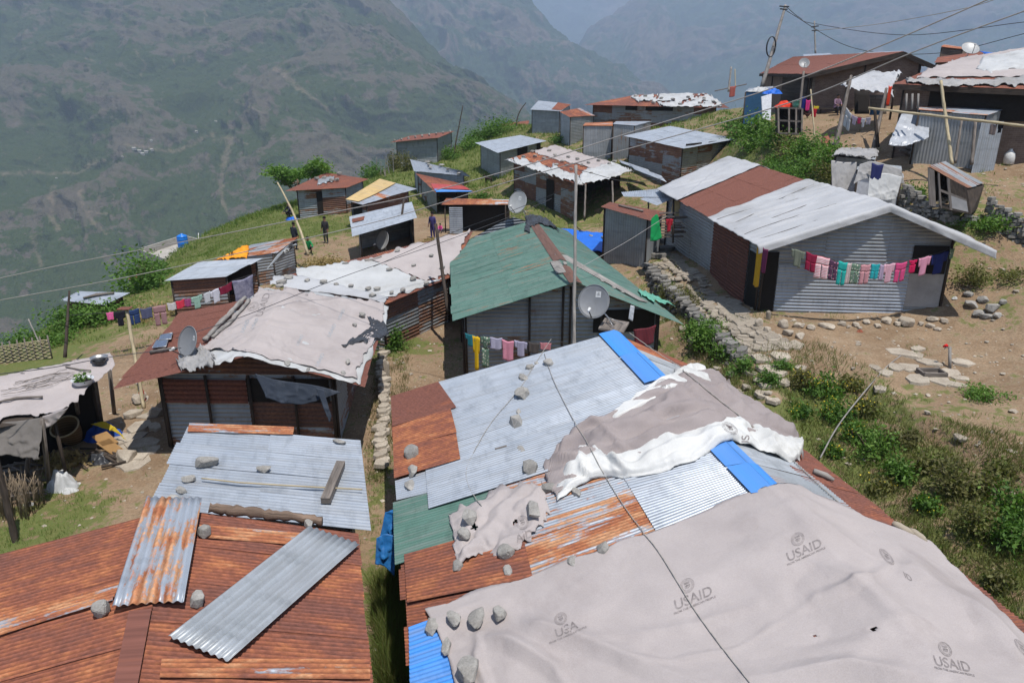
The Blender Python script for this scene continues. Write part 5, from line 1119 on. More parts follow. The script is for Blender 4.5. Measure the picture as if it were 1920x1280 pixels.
# crumpled canvas folded over the ridge
T2, bv2 = tarp('main', 'folded_canvas', 'crumpled canvas with white inner side folded over the ridge of the foreground roof', 'canvas',
     [[(1025, 890), (1075, 815), (1130, 790), (1200, 755), (1262, 715), (1312, 700), (1345, 712), (1385, 745), (1430, 790), (1478, 806)],
      [(1030, 915), (1090, 840), (1160, 800), (1230, 770), (1300, 735), (1350, 735), (1390, 762), (1420, 790), (1460, 815), (1490, 825)],
      [(1035, 925), (1110, 870), (1190, 838), (1270, 815), (1340, 790), (1380, 795), (1410, 810), (1440, 825), (1470, 838), (1495, 842)],
      [(1045, 935), (1120, 895), (1210, 872), (1290, 845), (1352, 815), (1392, 822), (1425, 835), (1455, 845), (1480, 850), (1498, 855)]],
     'tarpmauve', 150, 80, lift=.17, amp=.07, scale=1.2, crease=.26, creasescale=1.1, jag=5, edge=.04, seed=8, aniso=(.55, 1.2), tone=.4, folds=[([(1040, 900), (1150, 840), (1270, 790), (1380, 780)], .16, 17), ([(1110, 850), (1180, 815), (1240, 805)], .13, 13), ([(1200, 765), (1290, 745), (1370, 760), (1450, 810)], .18, 17), ([(1330, 710), (1370, 770), (1420, 800)], .12, 12), ([(1120, 800), (1160, 830), (1180, 870)], .1, 10), ([(1400, 760), (1440, 800), (1490, 820)], .12, 12)])
F1, bf1 = tarp('main', 'inner_fold', 'fold', None, [[(1140, 795), (1190, 755), (1245, 718), (1280, 695), (1318, 700)], [(1150, 800), (1215, 770), (1268, 738), (1300, 728), (1332, 732)]], 'whitefold', 60, 26, lift=.20, amp=.03, scale=1.0, crease=.10, creasescale=1.0, jag=3, parent=T2, seed=4)
F2, bf2 = tarp('main', 'inner_fold', 'fold', None, [[(1055, 890), (1100, 838), (1145, 875), (1230, 832), (1300, 812), (1345, 792), (1392, 800), (1430, 822), (1478, 838), (1502, 830)],
                                             [(1048, 918), (1120, 885), (1170, 888), (1245, 862), (1310, 838), (1352, 815), (1396, 822), (1436, 840), (1476, 858), (1500, 852)],
                                             [(1045, 942), (1120, 905), (1180, 900), (1260, 885), (1320, 862), (1362, 838), (1400, 842), (1440, 856), (1476, 868), (1496, 866)]], 'whitefold', 120, 40, lift=.20, amp=.03, scale=.9, crease=.16, creasescale=.8, jag=3, parent=T2, seed=6, folds=[([(1145, 868), (1165, 885), (1180, 905)], .16, 10), ([(1180, 890), (1260, 858), (1350, 826)], .14, 12), ([(1090, 855), (1100, 890), (1112, 925)], .16, 11), ([(1060, 900), (1120, 880)], .12, 10)])
decal(bf2, [tr2d(text2d('US', 1.3), 0, 0)], (1398, 828), (0, -16), (-16, 0), 'print', T2); decal(bf2, [tr2d(seal2d(.9), 0, 0)], (1368, 803), (16, 4), (-4, -12), 'print', T2)
decal(bf1, [tr2d(seal2d(.9), 0, 0)], (1243, 724), (15, -3), (-3, -14), 'print', T2)
T3, bv3 = tarp('main', 'small_canvas', 'small torn canvas lying on the green sheet, pinned by five stones', 'canvas',
     [[(845, 970), (905, 940), (985, 915), (1022, 918)], [(852, 1005), (915, 975), (975, 950), (1028, 962)], [(855, 1040), (920, 1015), (975, 1000), (1010, 998)], [(862, 1072), (905, 1045), (940, 1050), (975, 1030)]],
     'tarp', 60, 50, lift=.15, amp=.03, scale=.8, crease=.12, creasescale=.7, jag=5, edge=.02, seed=12, holes=[(894, 1001, 6), (970, 992, 5)])
decal(bv3, [tr2d(text2d('AID', 1.3), 0, 0), tr2d(seal2d(.8), .2, 1.5)], (983, 1005), (14, -5), (-4, -16), 'print', T3)
# middle house
T4, _ = tarp('mid', 'white_sheet', 'white sheet showing round the edge of the canvas on the middle house', 'sheet',
     [[(485, 545), (560, 548), (640, 560), (728, 575)], [(430, 600), (525, 605), (622, 620), (722, 620)], [(390, 655), (465, 665), (560, 685), (700, 655)], [(396, 690), (465, 669), (565, 694), (672, 722)]],
     'white', 80, 60, lift=.035, amp=.012, scale=.5, crease=.03, jag=3, seed=5)
T5, bv5 = tarp('mid', 'canvas', 'pinkish grey canvas with faded marks over the middle house beside the lane', 'canvas',
     [[(488, 545), (560, 549), (640, 562), (718, 570)], [(437, 598), (525, 605), (620, 618), (712, 622)], [(402, 638), (490, 645), (590, 665), (680, 672)], [(378, 658), (462, 664), (562, 688), (662, 712)]],
     'tarp', 130, 110, lift=.08, amp=.03, scale=.9, crease=.09, creasescale=1.3, jag=4, edge=.02, seed=15)
decal(bv5, [tr2d(text2d('USAID', 1.4), 0, 0), tr2d(seal2d(.8), -.3, 1.4)], (494, 572), (4, -11), (-13, 0), 'print', T5)
for c, s in (((640, 590), 5), ((622, 620), 6), ((460, 612), 6), ((600, 675), 6), ((478, 607), 5), ((562, 638), 5)): decal(bv5, [tr2d(text2d('USAID', 1.4), 0, 0)], c, (s * .5, -s), (-s, -s * .4), 'printlight', T5)
tarp('mid', 'crumpled_cloth', 'crumpled dark and grey plastic heap under the dish on the brown roof', 'plastic', [[(340, 668), (375, 655), (400, 665)], [(335, 685), (370, 680), (402, 682)], [(345, 698), (375, 695), (405, 688)]], 'greytarp', 40, 26, lift=.10, amp=.08, scale=.25, crease=.10, creasescale=.3, jag=5, seed=25)
tarp('mid', 'black_sheet', 'black plastic corner with a plank at the right eave of the middle house', 'plastic', [[(688, 600), (705, 605), (722, 612)], [(690, 620), (708, 622), (726, 632)], [(640, 655), (672, 648), (705, 640)]], 'black', 30, 26, lift=.12, amp=.04, scale=.25, crease=.08, creasescale=.3, jag=4, seed=26)
# long roof
tarp('long', 'white_sheet', 'smooth white sheet over the left half of the long low roof', 'sheet', [[(556, 508), (625, 497), (692, 488)], [(560, 520), (660, 508), (745, 508)], [(600, 535), (700, 535), (790, 528)], [(640, 548), (728, 558), (832, 525)]], 'white', 80, 50, lift=.06, amp=.015, scale=.8, crease=.03, creasescale=1.4, jag=2, seed=31)
tarp('long', 'canvas', 'pinkish canvas over the far end of the long low roof', 'canvas', [[(688, 489), (780, 462), (882, 434)], [(740, 506), (810, 480), (866, 462)], [(798, 530), (830, 520), (856, 515)]], 'tarp', 80, 50, lift=.07, amp=.015, scale=.8, crease=.02, creasescale=1.4, jag=3, seed=32)
tarp('long', 'tin_strip', 'bluish white strip along the lower edge of the long low roof', 'sheet', [[(515, 522), (560, 520), (640, 540), (728, 560)], [(505, 536), (555, 545), (640, 556), (722, 572)]], 'whitetarp', 60, 16, lift=.09, amp=.008, scale=.4, crease=.01, jag=2, seed=33)
# white house on the right: s runs from front (0) to back (1), t from left eave (-1) to right eave (1)
seven = [[(-.02, t), (.06, t), (.18, t), (.30, t), (.405, t)] for t in (-1.03, -.72, -.4, 0, .4, .75, 1.06)]
tarp('right7', 'white_sheet', 'large white plastic sheet over the front half of the right hand house', 'sheet', seven, 'whitetarp', 130, 130, lift=.085, amp=.035, scale=1.1, crease=.11, creasescale=1.3, jag=0.0, seed=41, aniso=(.28, 1.5))
seven = [[(.735, t), (.82, t), (.92, t), (1.02, t)] for t in (-1.02, -.6, -.3, 0, .5, 1.0)]
tarp('right7', 'white_sheet', 'creased white plastic sheet at the far end of the right hand house', 'sheet', seven, 'whitetarp', 80, 90, lift=.08, amp=.04, scale=.8, crease=.08, creasescale=1.2, jag=0.0, seed=42, aniso=(.3, 1.5))
# folds of the sheet: thin dark tubes in place of their shade
for s_ in (.05, .12, .19, .26, .33):
 mb = MB(); tube(mb, [surf7(s_ + .012 * math.sin(t * 5 + s_ * 40), t) + Vector((0, 0, .10 + .02 * math.sin(t * 9 + s_ * 30))) for t in np.linspace(-1.0, random.uniform(-.35, -.02), 14)], .011, 5); tag(mb.build('fold_line', M['tarpdark']), 'dark line drawn as a shaded fold down the white sheet of the right hand house', 'rope', 'lines drawn as folds on the white sheet')
# drooping wing sheets at the far left corner of that house
mb = MB(); a_ = [PT(1345, 296, 42.5), PT(1285, 330, 41), PT(1205, 380, 38.6), PT(1228, 388, 37.6), PT(1262, 372, 38), PT(1300, 345, 40)]
w7 = thing('porch_roof', a_[2], 'drooping pale sheets sticking out of the far left corner of the white sheeted house', 'roof sheets')
for k, (pts, r_) in enumerate((([PT(1375, 296, 43), PT(1290, 340, 41), PT(1300, 352, 39.5), PT(1400, 312, 42)], .05), ([PT(1290, 338, 41), PT(1200, 374, 39.5), PT(1232, 386, 38.4), PT(1312, 352, 39.6)], .12), ([PT(1268, 352, 40.5), PT(1165, 362, 41), PT(1170, 370, 40), PT(1262, 372, 39)], .05))):
 mb = MB(); P = pts; sheet(mb, P[1], P[0], P[3], P[2], .1, .012, .02 * k, .7, r_, 4, 4); mb.build('roof_sheet', M['zinc'], w7)
mb = MB(); tube(mb, [PT(1262, 455, 36.5), PT(1263, 372, 37.2)], .05, 6); mb.build('post', M['darkwood'], w7); mb = MB(); tube(mb, [PT(1215, 420, 39.5), PT(1216, 378, 39)], .045, 6); mb.build('post', M['darkwood'], w7)
# lower left hut
T8, _ = tarp('hut', 'canvas', 'sagging pale canvas over the timber hut at the lower left', 'canvas', [[(-160, 742), (0, 702), (110, 680), (190, 664), (212, 672)], [(-160, 770), (0, 735), (100, 712), (175, 700), (212, 694)], [(-160, 800), (0, 765), (70, 750), (135, 735), (170, 728)], [(-160, 835), (0, 790), (60, 784), (105, 780), (130, 765)]],
     'tarp', 110, 70, lift=.10, amp=.05, scale=.9, crease=.06, creasescale=1.0, jag=5, edge=.02, seed=51)
def hang(name, top, bottom, mat, label, cat, depth, depthb=None, amp=.05, nu=40, nv=24, parent=None, seed=1, crease=.05, thick=True, out=Vector((0, -1, 0)), group=None):
 """cloth hanging between two photo polylines at given depths"""
 G = catnet([top, bottom], nu, nv); P = np.empty((nv, nu, 3)); db = depthb or depth
 for r in range(nv):
  for c in range(nu): P[r, c] = tuple(PT(G[r, c, 0], G[r, c, 1], depth + (db - depth) * r / (nv - 1)))
 q = P.reshape(-1, 3); h = fbm(q * np.array([3.2, 3.2, 1.0]) + seed, 4) * amp + np.clip(1 - np.abs(fbm(q * 1.9 + seed, 3)) * 5, 0, 1) ** 2 * crease; k = np.repeat(np.linspace(.15, 1, nv), nu); q = q + np.array(out) * (h * k)[:, None]
 mb = MB(); idx = np.arange(nu * nv).reshape(nv, nu); mb.add([tuple(p) for p in q], [(int(idx[r, c]), int(idx[r, c + 1]), int(idx[r + 1, c + 1]), int(idx[r + 1, c])) for r in range(nv - 1) for c in range(nu - 1)])
 o = mb.build(name, M[mat] if isinstance(mat, str) else mat, parent)
 if thick: m = o.modifiers.new('thickness', 'SOLIDIFY'); m.thickness = .01
 if parent is None: tag(o, label, cat, group)
 return o
hang('canvas_flap', [(-60, 802), (0, 792), (40, 788), (80, 782)], [(-60, 856), (0, 852), (40, 856), (76, 860)], 'tarpdark', '', '', 18.3, 18.0, .08, parent=T8, seed=3, crease=.1)
hang('canvas_flap', [(80, 780), (105, 772), (128, 764)], [(80, 805), (100, 795), (114, 782)], 'tarp', '', '', 18.3, 18.4, .04, 20, 12, parent=T8, seed=4)
# dark blue sheet under the eave of the middle house
hang('hanging_sheet', [(478, 700), (520, 712), (590, 722), (640, 735)], [(500, 745), (520, 752), (560, 758), (592, 752)], 'darkcloth', 'dark blue sheet tacked under the gable of the middle house', 'sheet', 18.15, None, .05, seed=9)
hang('hanging_strip', [(592, 726), (606, 730)], [(618, 792), (622, 780)], 'darkcloth', 'thin strip of dark plastic dangling at the right of the middle house gable', 'plastic', 18.0, None, .05, 10, 24, seed=2)
# orange cloth, blue tarp, etc.
tarp('s10', 'orange_cloth', 'bright orange cloth spread on the roof of the narrow left shed', 'cloth', [[(432, 470), (448, 464), (464, 460)], [(412, 480), (436, 477), (466, 474)], [(410, 487), (435, 487), (462, 486)]], 'orange', 40, 26, lift=.12, amp=.09, scale=.4, crease=.10, creasescale=.4, jag=2.5, seed=61)
q_ = [PT(1057, 428, 33), PT(1120, 440, 33.5), PT(1150, 452, 33.5), PT(1172, 486, 30.5)]
ROOF['blue'] = Roof([(PZ(1045, 428, 1.5), PZ(1145, 440, 1.6), PZ(1172, 486, 1.35), PZ(1085, 470, 1.3))])
bt = thing('lean_to', PZ(1120, 470, .9), 'small lean-to under a bright blue tarpaulin behind the green roof', 'lean-to')
mb = MB(); sheet(mb, PZ(1050, 430, 1.45), PZ(1145, 442, 1.55), PZ(1170, 484, 1.3), PZ(1090, 468, 1.25), amp=0, rows=3); mb.build('board', M['darkwood'], bt)
for x_, y_ in ((1145, 445), (1168, 482)): p_ = PZ(x_, y_, 1.3); mb = MB(); tube(mb, [(p_.x, p_.y, gz(p_.x, p_.y) - .1), p_], .04, 6); mb.build('post', M['wood'], bt)
tarp('blue', 'blue_tarpaulin', 'bright blue tarpaulin behind the right slope of the green roof', 'tarpaulin', [[(1040, 428), (1090, 431), (1150, 442)], [(1060, 445), (1110, 450), (1158, 462)], [(1085, 466), (1130, 472), (1166, 482)]], 'bluetarp', 50, 30, lift=.05, amp=.03, scale=.5, crease=.03, jag=3, seed=62)
# torn white plastic on the shabby roofs
tarp('s19', 'canvas', 'pinkish canvas on the back half of the shabby stone weighted roof', 'canvas', [[(1000, 284), (1035, 275), (1100, 292), (1160, 310)], [(1010, 290), (1060, 294), (1110, 308), (1150, 318)], [(1040, 300), (1070, 306), (1105, 316), (1130, 322)]], 'tarp', 60, 30, lift=.08, amp=.03, scale=.8, crease=.04, jag=2, seed=71)
tarp('s19', 'white_sheet', 'white plastic sheet ballooning over the right end of the shabby roof', 'sheet', [[(1092, 322), (1130, 312), (1145, 306), (1160, 312)], [(1088, 332), (1120, 325), (1150, 318), (1178, 320)], [(1086, 348), (1110, 344), (1140, 338), (1187, 322)]], 'white', 60, 30, lift=.14, amp=.08, scale=.8, crease=.10, creasescale=1, jag=2, seed=72)
tarp('s19', 'torn_plastic', 'ragged white plastic fringe along the front edge of the shabby roof', 'plastic', [[(955, 300), (985, 303), (1020, 312), (1060, 322), (1085, 330)], [(952, 306), (980, 314), (1015, 325), (1055, 336), (1085, 346)]], 'white', 90, 16, lift=.10, amp=.10, scale=.6, crease=.13, creasescale=.6, jag=7, edge=.05, seed=73)
for net, sd, lb in (([[(1180, 183), (1230, 179), (1290, 177), (1325, 178)], [(1200, 192), (1250, 192), (1300, 190), (1350, 192)]], 74, 'torn white plastic along the ridge of the long hilltop roof'), ([[(1232, 193), (1270, 194), (1310, 191), (1352, 194)], [(1245, 203), (1280, 202), (1315, 201), (1352, 202)]], 75, 'torn white plastic along the front of the long hilltop roof')):
 tarp('s22', 'torn_plastic', lb, 'plastic', net, 'white', 90, 26, lift=.16, amp=.12, scale=1.8, crease=.16, creasescale=1.8, jag=3, edge=.05, seed=sd, holes=[(random.uniform(1190, 1340), random.uniform(180, 202), random.uniform(2, 5)) for _ in range(12)])
# top right roofs
tarp('s27', 'canvas', 'stained canvas over the roof of the far right brick house', 'canvas', [[(1788, 116), (1860, 102), (1930, 90), (2000, 80)], [(1750, 130), (1820, 122), (1900, 112), (2000, 105)], [(1716, 148), (1800, 148), (1880, 148), (2000, 150)]], 'tarp', 90, 50, lift=.10, amp=.04, scale=1.2, crease=.05, creasescale=1.5, jag=2, seed=81)
tarp('s27', 'white_sheet', 'white plastic sheet over the upper right part of the stained canvas', 'sheet', [[(1840, 112), (1880, 104), (1940, 92), (2000, 84)], [(1835, 124), (1870, 124), (1910, 120), (2000, 118)], [(1828, 134), (1860, 138), (1900, 134), (2000, 132)]], 'white', 70, 30, lift=.20, amp=.05, scale=1.0, crease=.07, creasescale=1.2, jag=2, seed=82)
tarp('s27', 'torn_plastic', 'crumpled grey plastic along the eave of the canvas roof', 'plastic', [[(1700, 152), (1760, 153), (1830, 153), (1900, 150), (1960, 148)], [(1700, 158), (1760, 161), (1830, 162), (1900, 162), (1960, 163)]], 'greytarp', 120, 16, lift=.12, amp=.12, scale=.7, crease=.14, creasescale=.7, jag=3, edge=.05, seed=83)
pc = [(1575, 160, 44), (1625, 138, 46), (1690, 135, 45), (1672, 172, 42)]
ROOF['porch'] = Roof([tuple(PT(*p) for p in pc)])
pr = thing('porch', PT(1640, 225, 44), 'porch under sagging white cloths at the front of the brown roofed brick house', 'porch')
mb = MB(); sheet(mb, *[PT(*p) for p in pc], amp=.01, pitch=.15, rust=.4); mb.build('roof', M['zincdull'], pr)
for x_, y_, t_ in ((1580, 218, 44), (1668, 225, 42.5)): mb = MB(); a_ = PT(x_, y_, t_); tube(mb, [a_, a_ + Vector((0, 0, 2.1))], .06, 6); mb.build('post', M['darkwood'], pr)
tarp('porch', 'white_sheet', 'whitish cloths spread over the porch of the brick house', 'sheet', [[(1590, 152), (1630, 138), (1665, 138), (1688, 134)], [(1580, 160), (1620, 158), (1655, 158), (1680, 155)], [(1585, 166), (1620, 172), (1650, 176), (1672, 178)]], 'whitetarp', 60, 40, lift=.14, amp=.10, scale=.9, crease=.12, creasescale=.8, jag=3, seed=84)
tarp('s28', 'tarpaulin', 'grey tarpaulin draped over the stone shelter', 'tarpaulin', [[(1565, 284), (1600, 281), (1645, 284)], [(1560, 292), (1600, 292), (1640, 296)], [(1556, 308), (1590, 312), (1608, 306)]], 'greytarp', 50, 30, lift=.12, amp=.08, scale=.5, crease=.10, creasescale=.5, jag=3, seed=85)
hang('hanging_tarpaulin', [(1558, 300), (1580, 304), (1606, 304)], [(1560, 368), (1580, 372), (1604, 376)], 'greytarp', 'grey tarpaulin hanging down the side of the stone shelter', 'tarpaulin', 33.2, None, .1, seed=5)
hang('white_cloth', [(1630, 330), (1660, 325), (1692, 332)], [(1626, 372), (1655, 376), (1680, 374)], 'white', 'white sacking cloth with a dark band on the lower shelter', 'cloth', 31.8, None, .08, seed=6)
hang('grey_cloth', [(1612, 308), (1640, 303), (1690, 318)], [(1600, 345), (1630, 335), (1696, 345)], 'greytarp', 'brownish cloth draped over the top of the lower shelter', 'cloth', 31.9, None, .1, seed=7)
garment('towel', PT(1634, 305, 31.6), PT(1657, 307, 31.6), 1.0, (.03, .035, .12), 'navy blue garment drying on the lower shelter', name='garment')
hang('silver_tarpaulin', [(1690, 214), (1715, 211), (1742, 216)], [(1664, 272), (1695, 274), (1742, 258)], 'silver', 'silver tarpaulin thrown over the firewood beside the lean-to', 'tarpaulin', 36.5, 35, .12, seed=8, crease=.12)
hang('blue_plastic', [(722, 960), (735, 955), (744, 952)], [(712, 1010), (724, 1006), (744, 1000)], 'blueplastic', 'upper blue plastic bundle stuffed under the eave of the foreground house', 'plastic', 14.0, None, .12, 20, 24, seed=9, crease=.12)
hang('blue_plastic', [(706, 1008), (722, 1000), (742, 1004)], [(704, 1055), (722, 1062), (740, 1080)], 'blueplastic', 'lower blue plastic bundle hanging in the alley beside the foreground house', 'plastic', 13.5, None, .12, 20, 24, seed=11, crease=.12)
# ================================================================ STONES LYING ON ROOFS
def RS(key, items, group, base, bvh=None, flat=.45):
 for it in items:
  x, y, w, h = it[:4]; lb = it[4] if len(it) > 4 else base; tn = it[5] if len(it) > 5 else None
  roof_stone(key, x, y, w, h, lb, group, bvh=bvh, flat=flat, tone=tn)
g = 'stones on the foreground silver roof'
RS('main', [(995, 690, 16, 17, 'small oval stone under the rope, highest on the silver sheets'), (1007, 683, 14, 9, 'tiny brown stone touching the highest oval stone', .75), (1030, 682, 27, 20, 'pale wedge shaped stone right of the small oval one', .85), (982, 710, 35, 15, 'long flat stone crossed by the rope on the silver sheets'),
   (981, 741, 34, 28, 'rounded grey stone below the long flat one'), (969, 792, 34, 28, 'roped grey boulder in the middle of the silver sheets'), (973, 774, 20, 11, 'thin buff chip resting above the roped boulder', .8), (979, 845, 30, 14, 'small oblong block beside a wood chip'), (998, 879, 40, 34, 'square dark slab near the crumpled canvas', .4),
   (775, 852, 40, 34, 'square dark slab on the orange rusted sheet', .35), (777, 885, 36, 24, 'oblong stone just under the square slab at the rusted edge'), (771, 910, 36, 20, 'lower flat stone at the left edge of the silver sheets')], g, '')
for x, y, w, h, lb in ((884, 970, 44, 30, 'brown jagged stone at the upper left of the small torn canvas'), (872, 1003, 36, 25, 'rounded stone on the left hole of the small torn canvas'), (1002, 957, 46, 25, 'long grey stone at the right edge of the small torn canvas'), (953, 1037, 36, 36, 'upright grey stone at the lower right of the small torn canvas'), (862, 1062, 34, 24, 'flat stone at the lower left corner of the small torn canvas')):
 roof_stone('main', x, y, w, h, lb, 'stones pinning the small torn canvas', bvh=bv3)
RS('main', [(1031, 917, 26, 28, 'dark block caught in the lower end of the crumpled canvas', .3), (1082, 925, 32, 18, 'flat stone under the white fold of the crumpled canvas')], 'stones by the crumpled canvas', '')
RS('main', [(1076, 1056, 34, 22, 'smooth leaning stone at the upper edge of the vast canvas'), (1132, 1030, 38, 26, 'striped angular stone at the upper edge of the vast canvas'), (955, 1072, 34, 20, 'dark stone on the grey brown sheet beside scattered grains')], 'stones above the vast canvas', '')
for x, y, w, h, lb in ((813, 1177, 40, 30, 'purplish grey stone at the corner of the blue sheet'), (853, 1161, 42, 28, 'pale glittering stone, second from the blue sheet'), (898, 1160, 52, 34, 'broad grey stone, third from the blue sheet'), (940, 1152, 34, 30, 'dark cracked stone by the hole in the vast canvas'), (839, 1213, 44, 18, 'thin flat stone lying on the blue sheet'), (884, 1255, 56, 46, 'largest blocky stone at the lower left corner of the vast canvas')):
 roof_stone('main', x, y, w, h, lb, 'stones along the left edge of the vast canvas', bvh=bv)
RS('silver', [(388, 868, 46, 27, 'largest stone on the low silver roof'), (497, 881, 30, 17, 'lone stone in the middle of the low silver roof'), (355, 899, 28, 17, 'round stone left end of the cane on the low silver roof'), (341, 920, 25, 15, 'small stone near the left eave of the low silver roof'), (323, 938, 34, 22, 'pale mottled stone touching the rust streaked sheet', .75), (637, 829, 30, 12, 'flat stone at the far right corner of the low silver roof')], 'stones on the low silver roof', '')
RS('rust', [(381, 1001, 30, 26, 'square stone at the right edge of the rust streaked sheet'), (195, 1146, 34, 33, 'leaning grey stone at the lower left of the rust streaked sheet'), (368, 1128, 38, 27, 'stone at the lower right of the rust streaked sheet'), (577, 984, 38, 15, 'flat oval stone below the rotten log')], 'stones on the orange roof', '', flat=.6)
lb = 'small stone in the dotted rows on the long low roof'
RS('long', [(x, y, w, h, lb) for x, y, w, h in ((541, 524, 18, 12), (528, 534, 24, 12), (525, 541, 16, 9), (576, 530, 12, 8), (607, 533, 16, 11), (631, 537, 10, 7), (658, 540, 12, 8), (690, 545, 16, 8), (707, 546, 16, 9), (734, 553, 12, 8), (755, 548, 13, 9), (698, 558, 18, 11), (649, 567, 16, 6), (774, 526, 18, 10), (798, 536, 16, 11), (730, 509, 14, 8), (775, 501, 11, 7), (808, 483, 11, 7), (828, 505, 14, 8), (745, 473, 14, 7), (648, 497, 14, 5))], 'stones on the long low roof', lb)
for x, y, w, h, lb in ((677, 592, 16, 14, 'brown stone on the upper right of the middle house canvas'), (664, 610, 10, 9, 'smallest stone on the middle house canvas'), (651, 679, 20, 10, 'flat stone near the right corner of the middle house canvas'), (643, 702, 22, 12, 'stone at the front right corner of the middle house canvas'), (538, 683, 24, 11, 'dark stone at the front edge of the middle house canvas'), (577, 694, 16, 7, 'thin stone at the front edge of the middle house canvas')):
 roof_stone('mid', x, y, w, h, lb, 'stones on the middle house canvas', bvh=bv5)
lb = 'stone scattered over the shabby roof with torn plastic'
RS('s19', [(random.gauss(x, 1), y, 9, 5, lb) for x, y in ((1000, 287), (1020, 300), (1040, 294), (1055, 305), (1030, 285), (1066, 297), (1062, 312), (1084, 301), (1090, 312), (1105, 308), (1072, 320), (1002, 296), (980, 297), (1044, 312), (1110, 328), (1122, 304), (1143, 310), (1150, 306))], 'stones on the shabby roof', lb, flat=.6)
lb = 'flat stone in the row on the pale shed roof'
RS('s14', [(x, y, 11, 4, lb) for x, y in ((805, 311), (808, 316), (828, 312), (843, 317), (855, 321), (862, 325), (870, 328), (802, 306))], 'flat stones on the pale shed roof', lb, flat=.6)
lb = 'stone holding the rusty roof of the patched hut'
RS('s11', [(x, y, w, 5, lb) for x, y, w in ((637, 329, 11), (622, 341, 10), (608, 337, 9), (594, 338, 10), (632, 341, 9))], 'stones on the patched hut', lb, flat=.8)
tarp('s11', 'scrap_sheet', 'pale scrap sheets in the middle of the patched hut roof', 'scrap', [[(598, 338), (612, 333), (628, 334)], [(594, 348), (612, 344), (626, 343)]], 'zincdull', 16, 10, lift=.12, amp=.04, scale=.5, jag=2)
lb = 'small stone along the edge of the shed roof on the skyline'
RS('s17', [(740 + 13 * k, 265 - 2.1 * k, 9, 4, lb) for k in range(9)], 'stones on the skyline shed', lb, flat=.8)
lb = 'stone weighing down the torn white plastic on the hilltop roof'
RS('s22', [(x, y, 9, 4, lb) for x, y in ((1210, 184), (1240, 188), (1262, 190), (1290, 186), (1320, 188), (1338, 195), (1225, 196), (1275, 199), (1312, 197), (1192, 184))], 'stones on the hilltop roof', lb, flat=.9)
RS('blue', [(1132, 447, 12, 9, 'dark stone on the blue tarpaulin'), (1108, 443, 14, 5, 'flat stone on the blue tarpaulin')], 'stones on the blue tarpaulin', '')
# beams, logs and sticks on the roofs
def on_roof(key, pts, r, mat, label, cat='pole', name='pole', lift=.06, r2=None, n=7, rough=0.0):
 P = [ROOF[key].hit(x, y, lift) for x, y in pts]; Q = []
 for i in range(len(P) - 1):
  for k in range(5): Q.append(P[i].lerp(P[i + 1], k / 5) + Vector((random.uniform(-rough, rough), random.uniform(-rough, rough), random.uniform(0, rough))))
 Q.append(P[-1]); rr = [r * (1 + random.uniform(-.25, .25) * (rough > 0)) + ((r2 - r) * i / len(Q) if r2 else 0) for i in range(len(Q))]; mb = MB(); tube(mb, Q, rr, n); return tag(mb.build(name, M[mat]), label, cat)
mb = MB(); a_, b_ = ROOF['silver'].hit(641, 878, .12), ROOF['silver'].hit(612, 948, .12); plank(mb, a_, b_, .17, .12, jit=.012); tag(mb.build('timber_beam', M['wood']), 'cracked grey timber beam on the right of the low silver roof', 'beam')
mb = MB(); P_ = [ROOF['rust'].hit(x, y, .10) for x, y in ((390, 962), (440, 966), (500, 973), (560, 979), (608, 987))]; Q_ = [P_[i].lerp(P_[i + 1], k / 8) + Vector((0, 0, random.uniform(-.03, .0))) for i in range(4) for k in range(8)]; tube(mb, Q_, [random.uniform(.055, .095) for _ in Q_], 9); o_ = mb.build('rotten_log', M['bark']); o_.scale = (1, 1, 1); tag(o_, 'rotten brown log along the far edge of the orange roof', 'log')
on_roof('silver', [(380, 904), (450, 912), (530, 917), (600, 921), (680, 925)], .016, 'bamboo', 'thin cane lying across the low silver roof', 'cane', 'cane', .10)
for k, pts in enumerate(([(462, 566), (440, 590), (415, 615), (388, 645)], [(470, 570), (448, 598), (428, 618), (402, 640)])):
 on_roof('mid', pts, .075 if k == 0 else .055, 'greypole', ('thick' if k == 0 else 'thinner') + ' weathered log on the left slope of the middle house', 'log', 'log', .14, rough=.02)
on_roof('mid', [(286, 664), (310, 660), (332, 656)], .06, 'wood', 'short log beside the small solar panels', 'log', 'log', .06, rough=.01)
on_roof('main', [(930, 848), (952, 842)], .02, 'wood', 'small wood chip beside the oblong block', 'stick', 'wood_chip', .08)
mb = MB(); mb.smooth = False; P_ = [ROOF['green'].hit(x, y, .05) for x, y in ((1040, 480), (1062, 482), (1214, 570), (1196, 566))]; mb.add(P_ + [p + Vector((0, 0, .03)) for p in P_], [(4, 5, 6, 7), (0, 1, 5, 4), (1, 2, 6, 5), (2, 3, 7, 6), (3, 0, 4, 7)], [(0, 0), (.3, 0), (.3, 3), (0, 3)] * 2); tag(mb.build('board', M['greypole']), 'long grey board down the right slope of the green roof', 'board')
mb = MB(); mb.smooth = False; P_ = [ROOF['green'].hit(x, y, .05) for x, y in ((1032, 494), (1050, 492), (1062, 514), (1044, 516))]; mb.add(P_ + [p + Vector((0, 0, .03)) for p in P_], [(4, 5, 6, 7), (0, 1, 5, 4), (1, 2, 6, 5), (2, 3, 7, 6), (3, 0, 4, 7)]); tag(mb.build('board', M['greypole']), 'short broken board near the ridge of the green roof', 'board')
tarp('green', 'ridge_cap', None, None, [[(1012, 425), (1030, 424)], [(1040, 470), (1060, 470)], [(1052, 497), (1078, 497)]], 'rustcap', 10, 30, lift=.05, amp=.004, scale=1, jag=1, parent=h5) if False else None
mb = MB(); A_, B_ = ROOF['green'].quads[0][0], ROOF['green'].quads[0][1]; LQ, RQ = ROOF['green'].quads
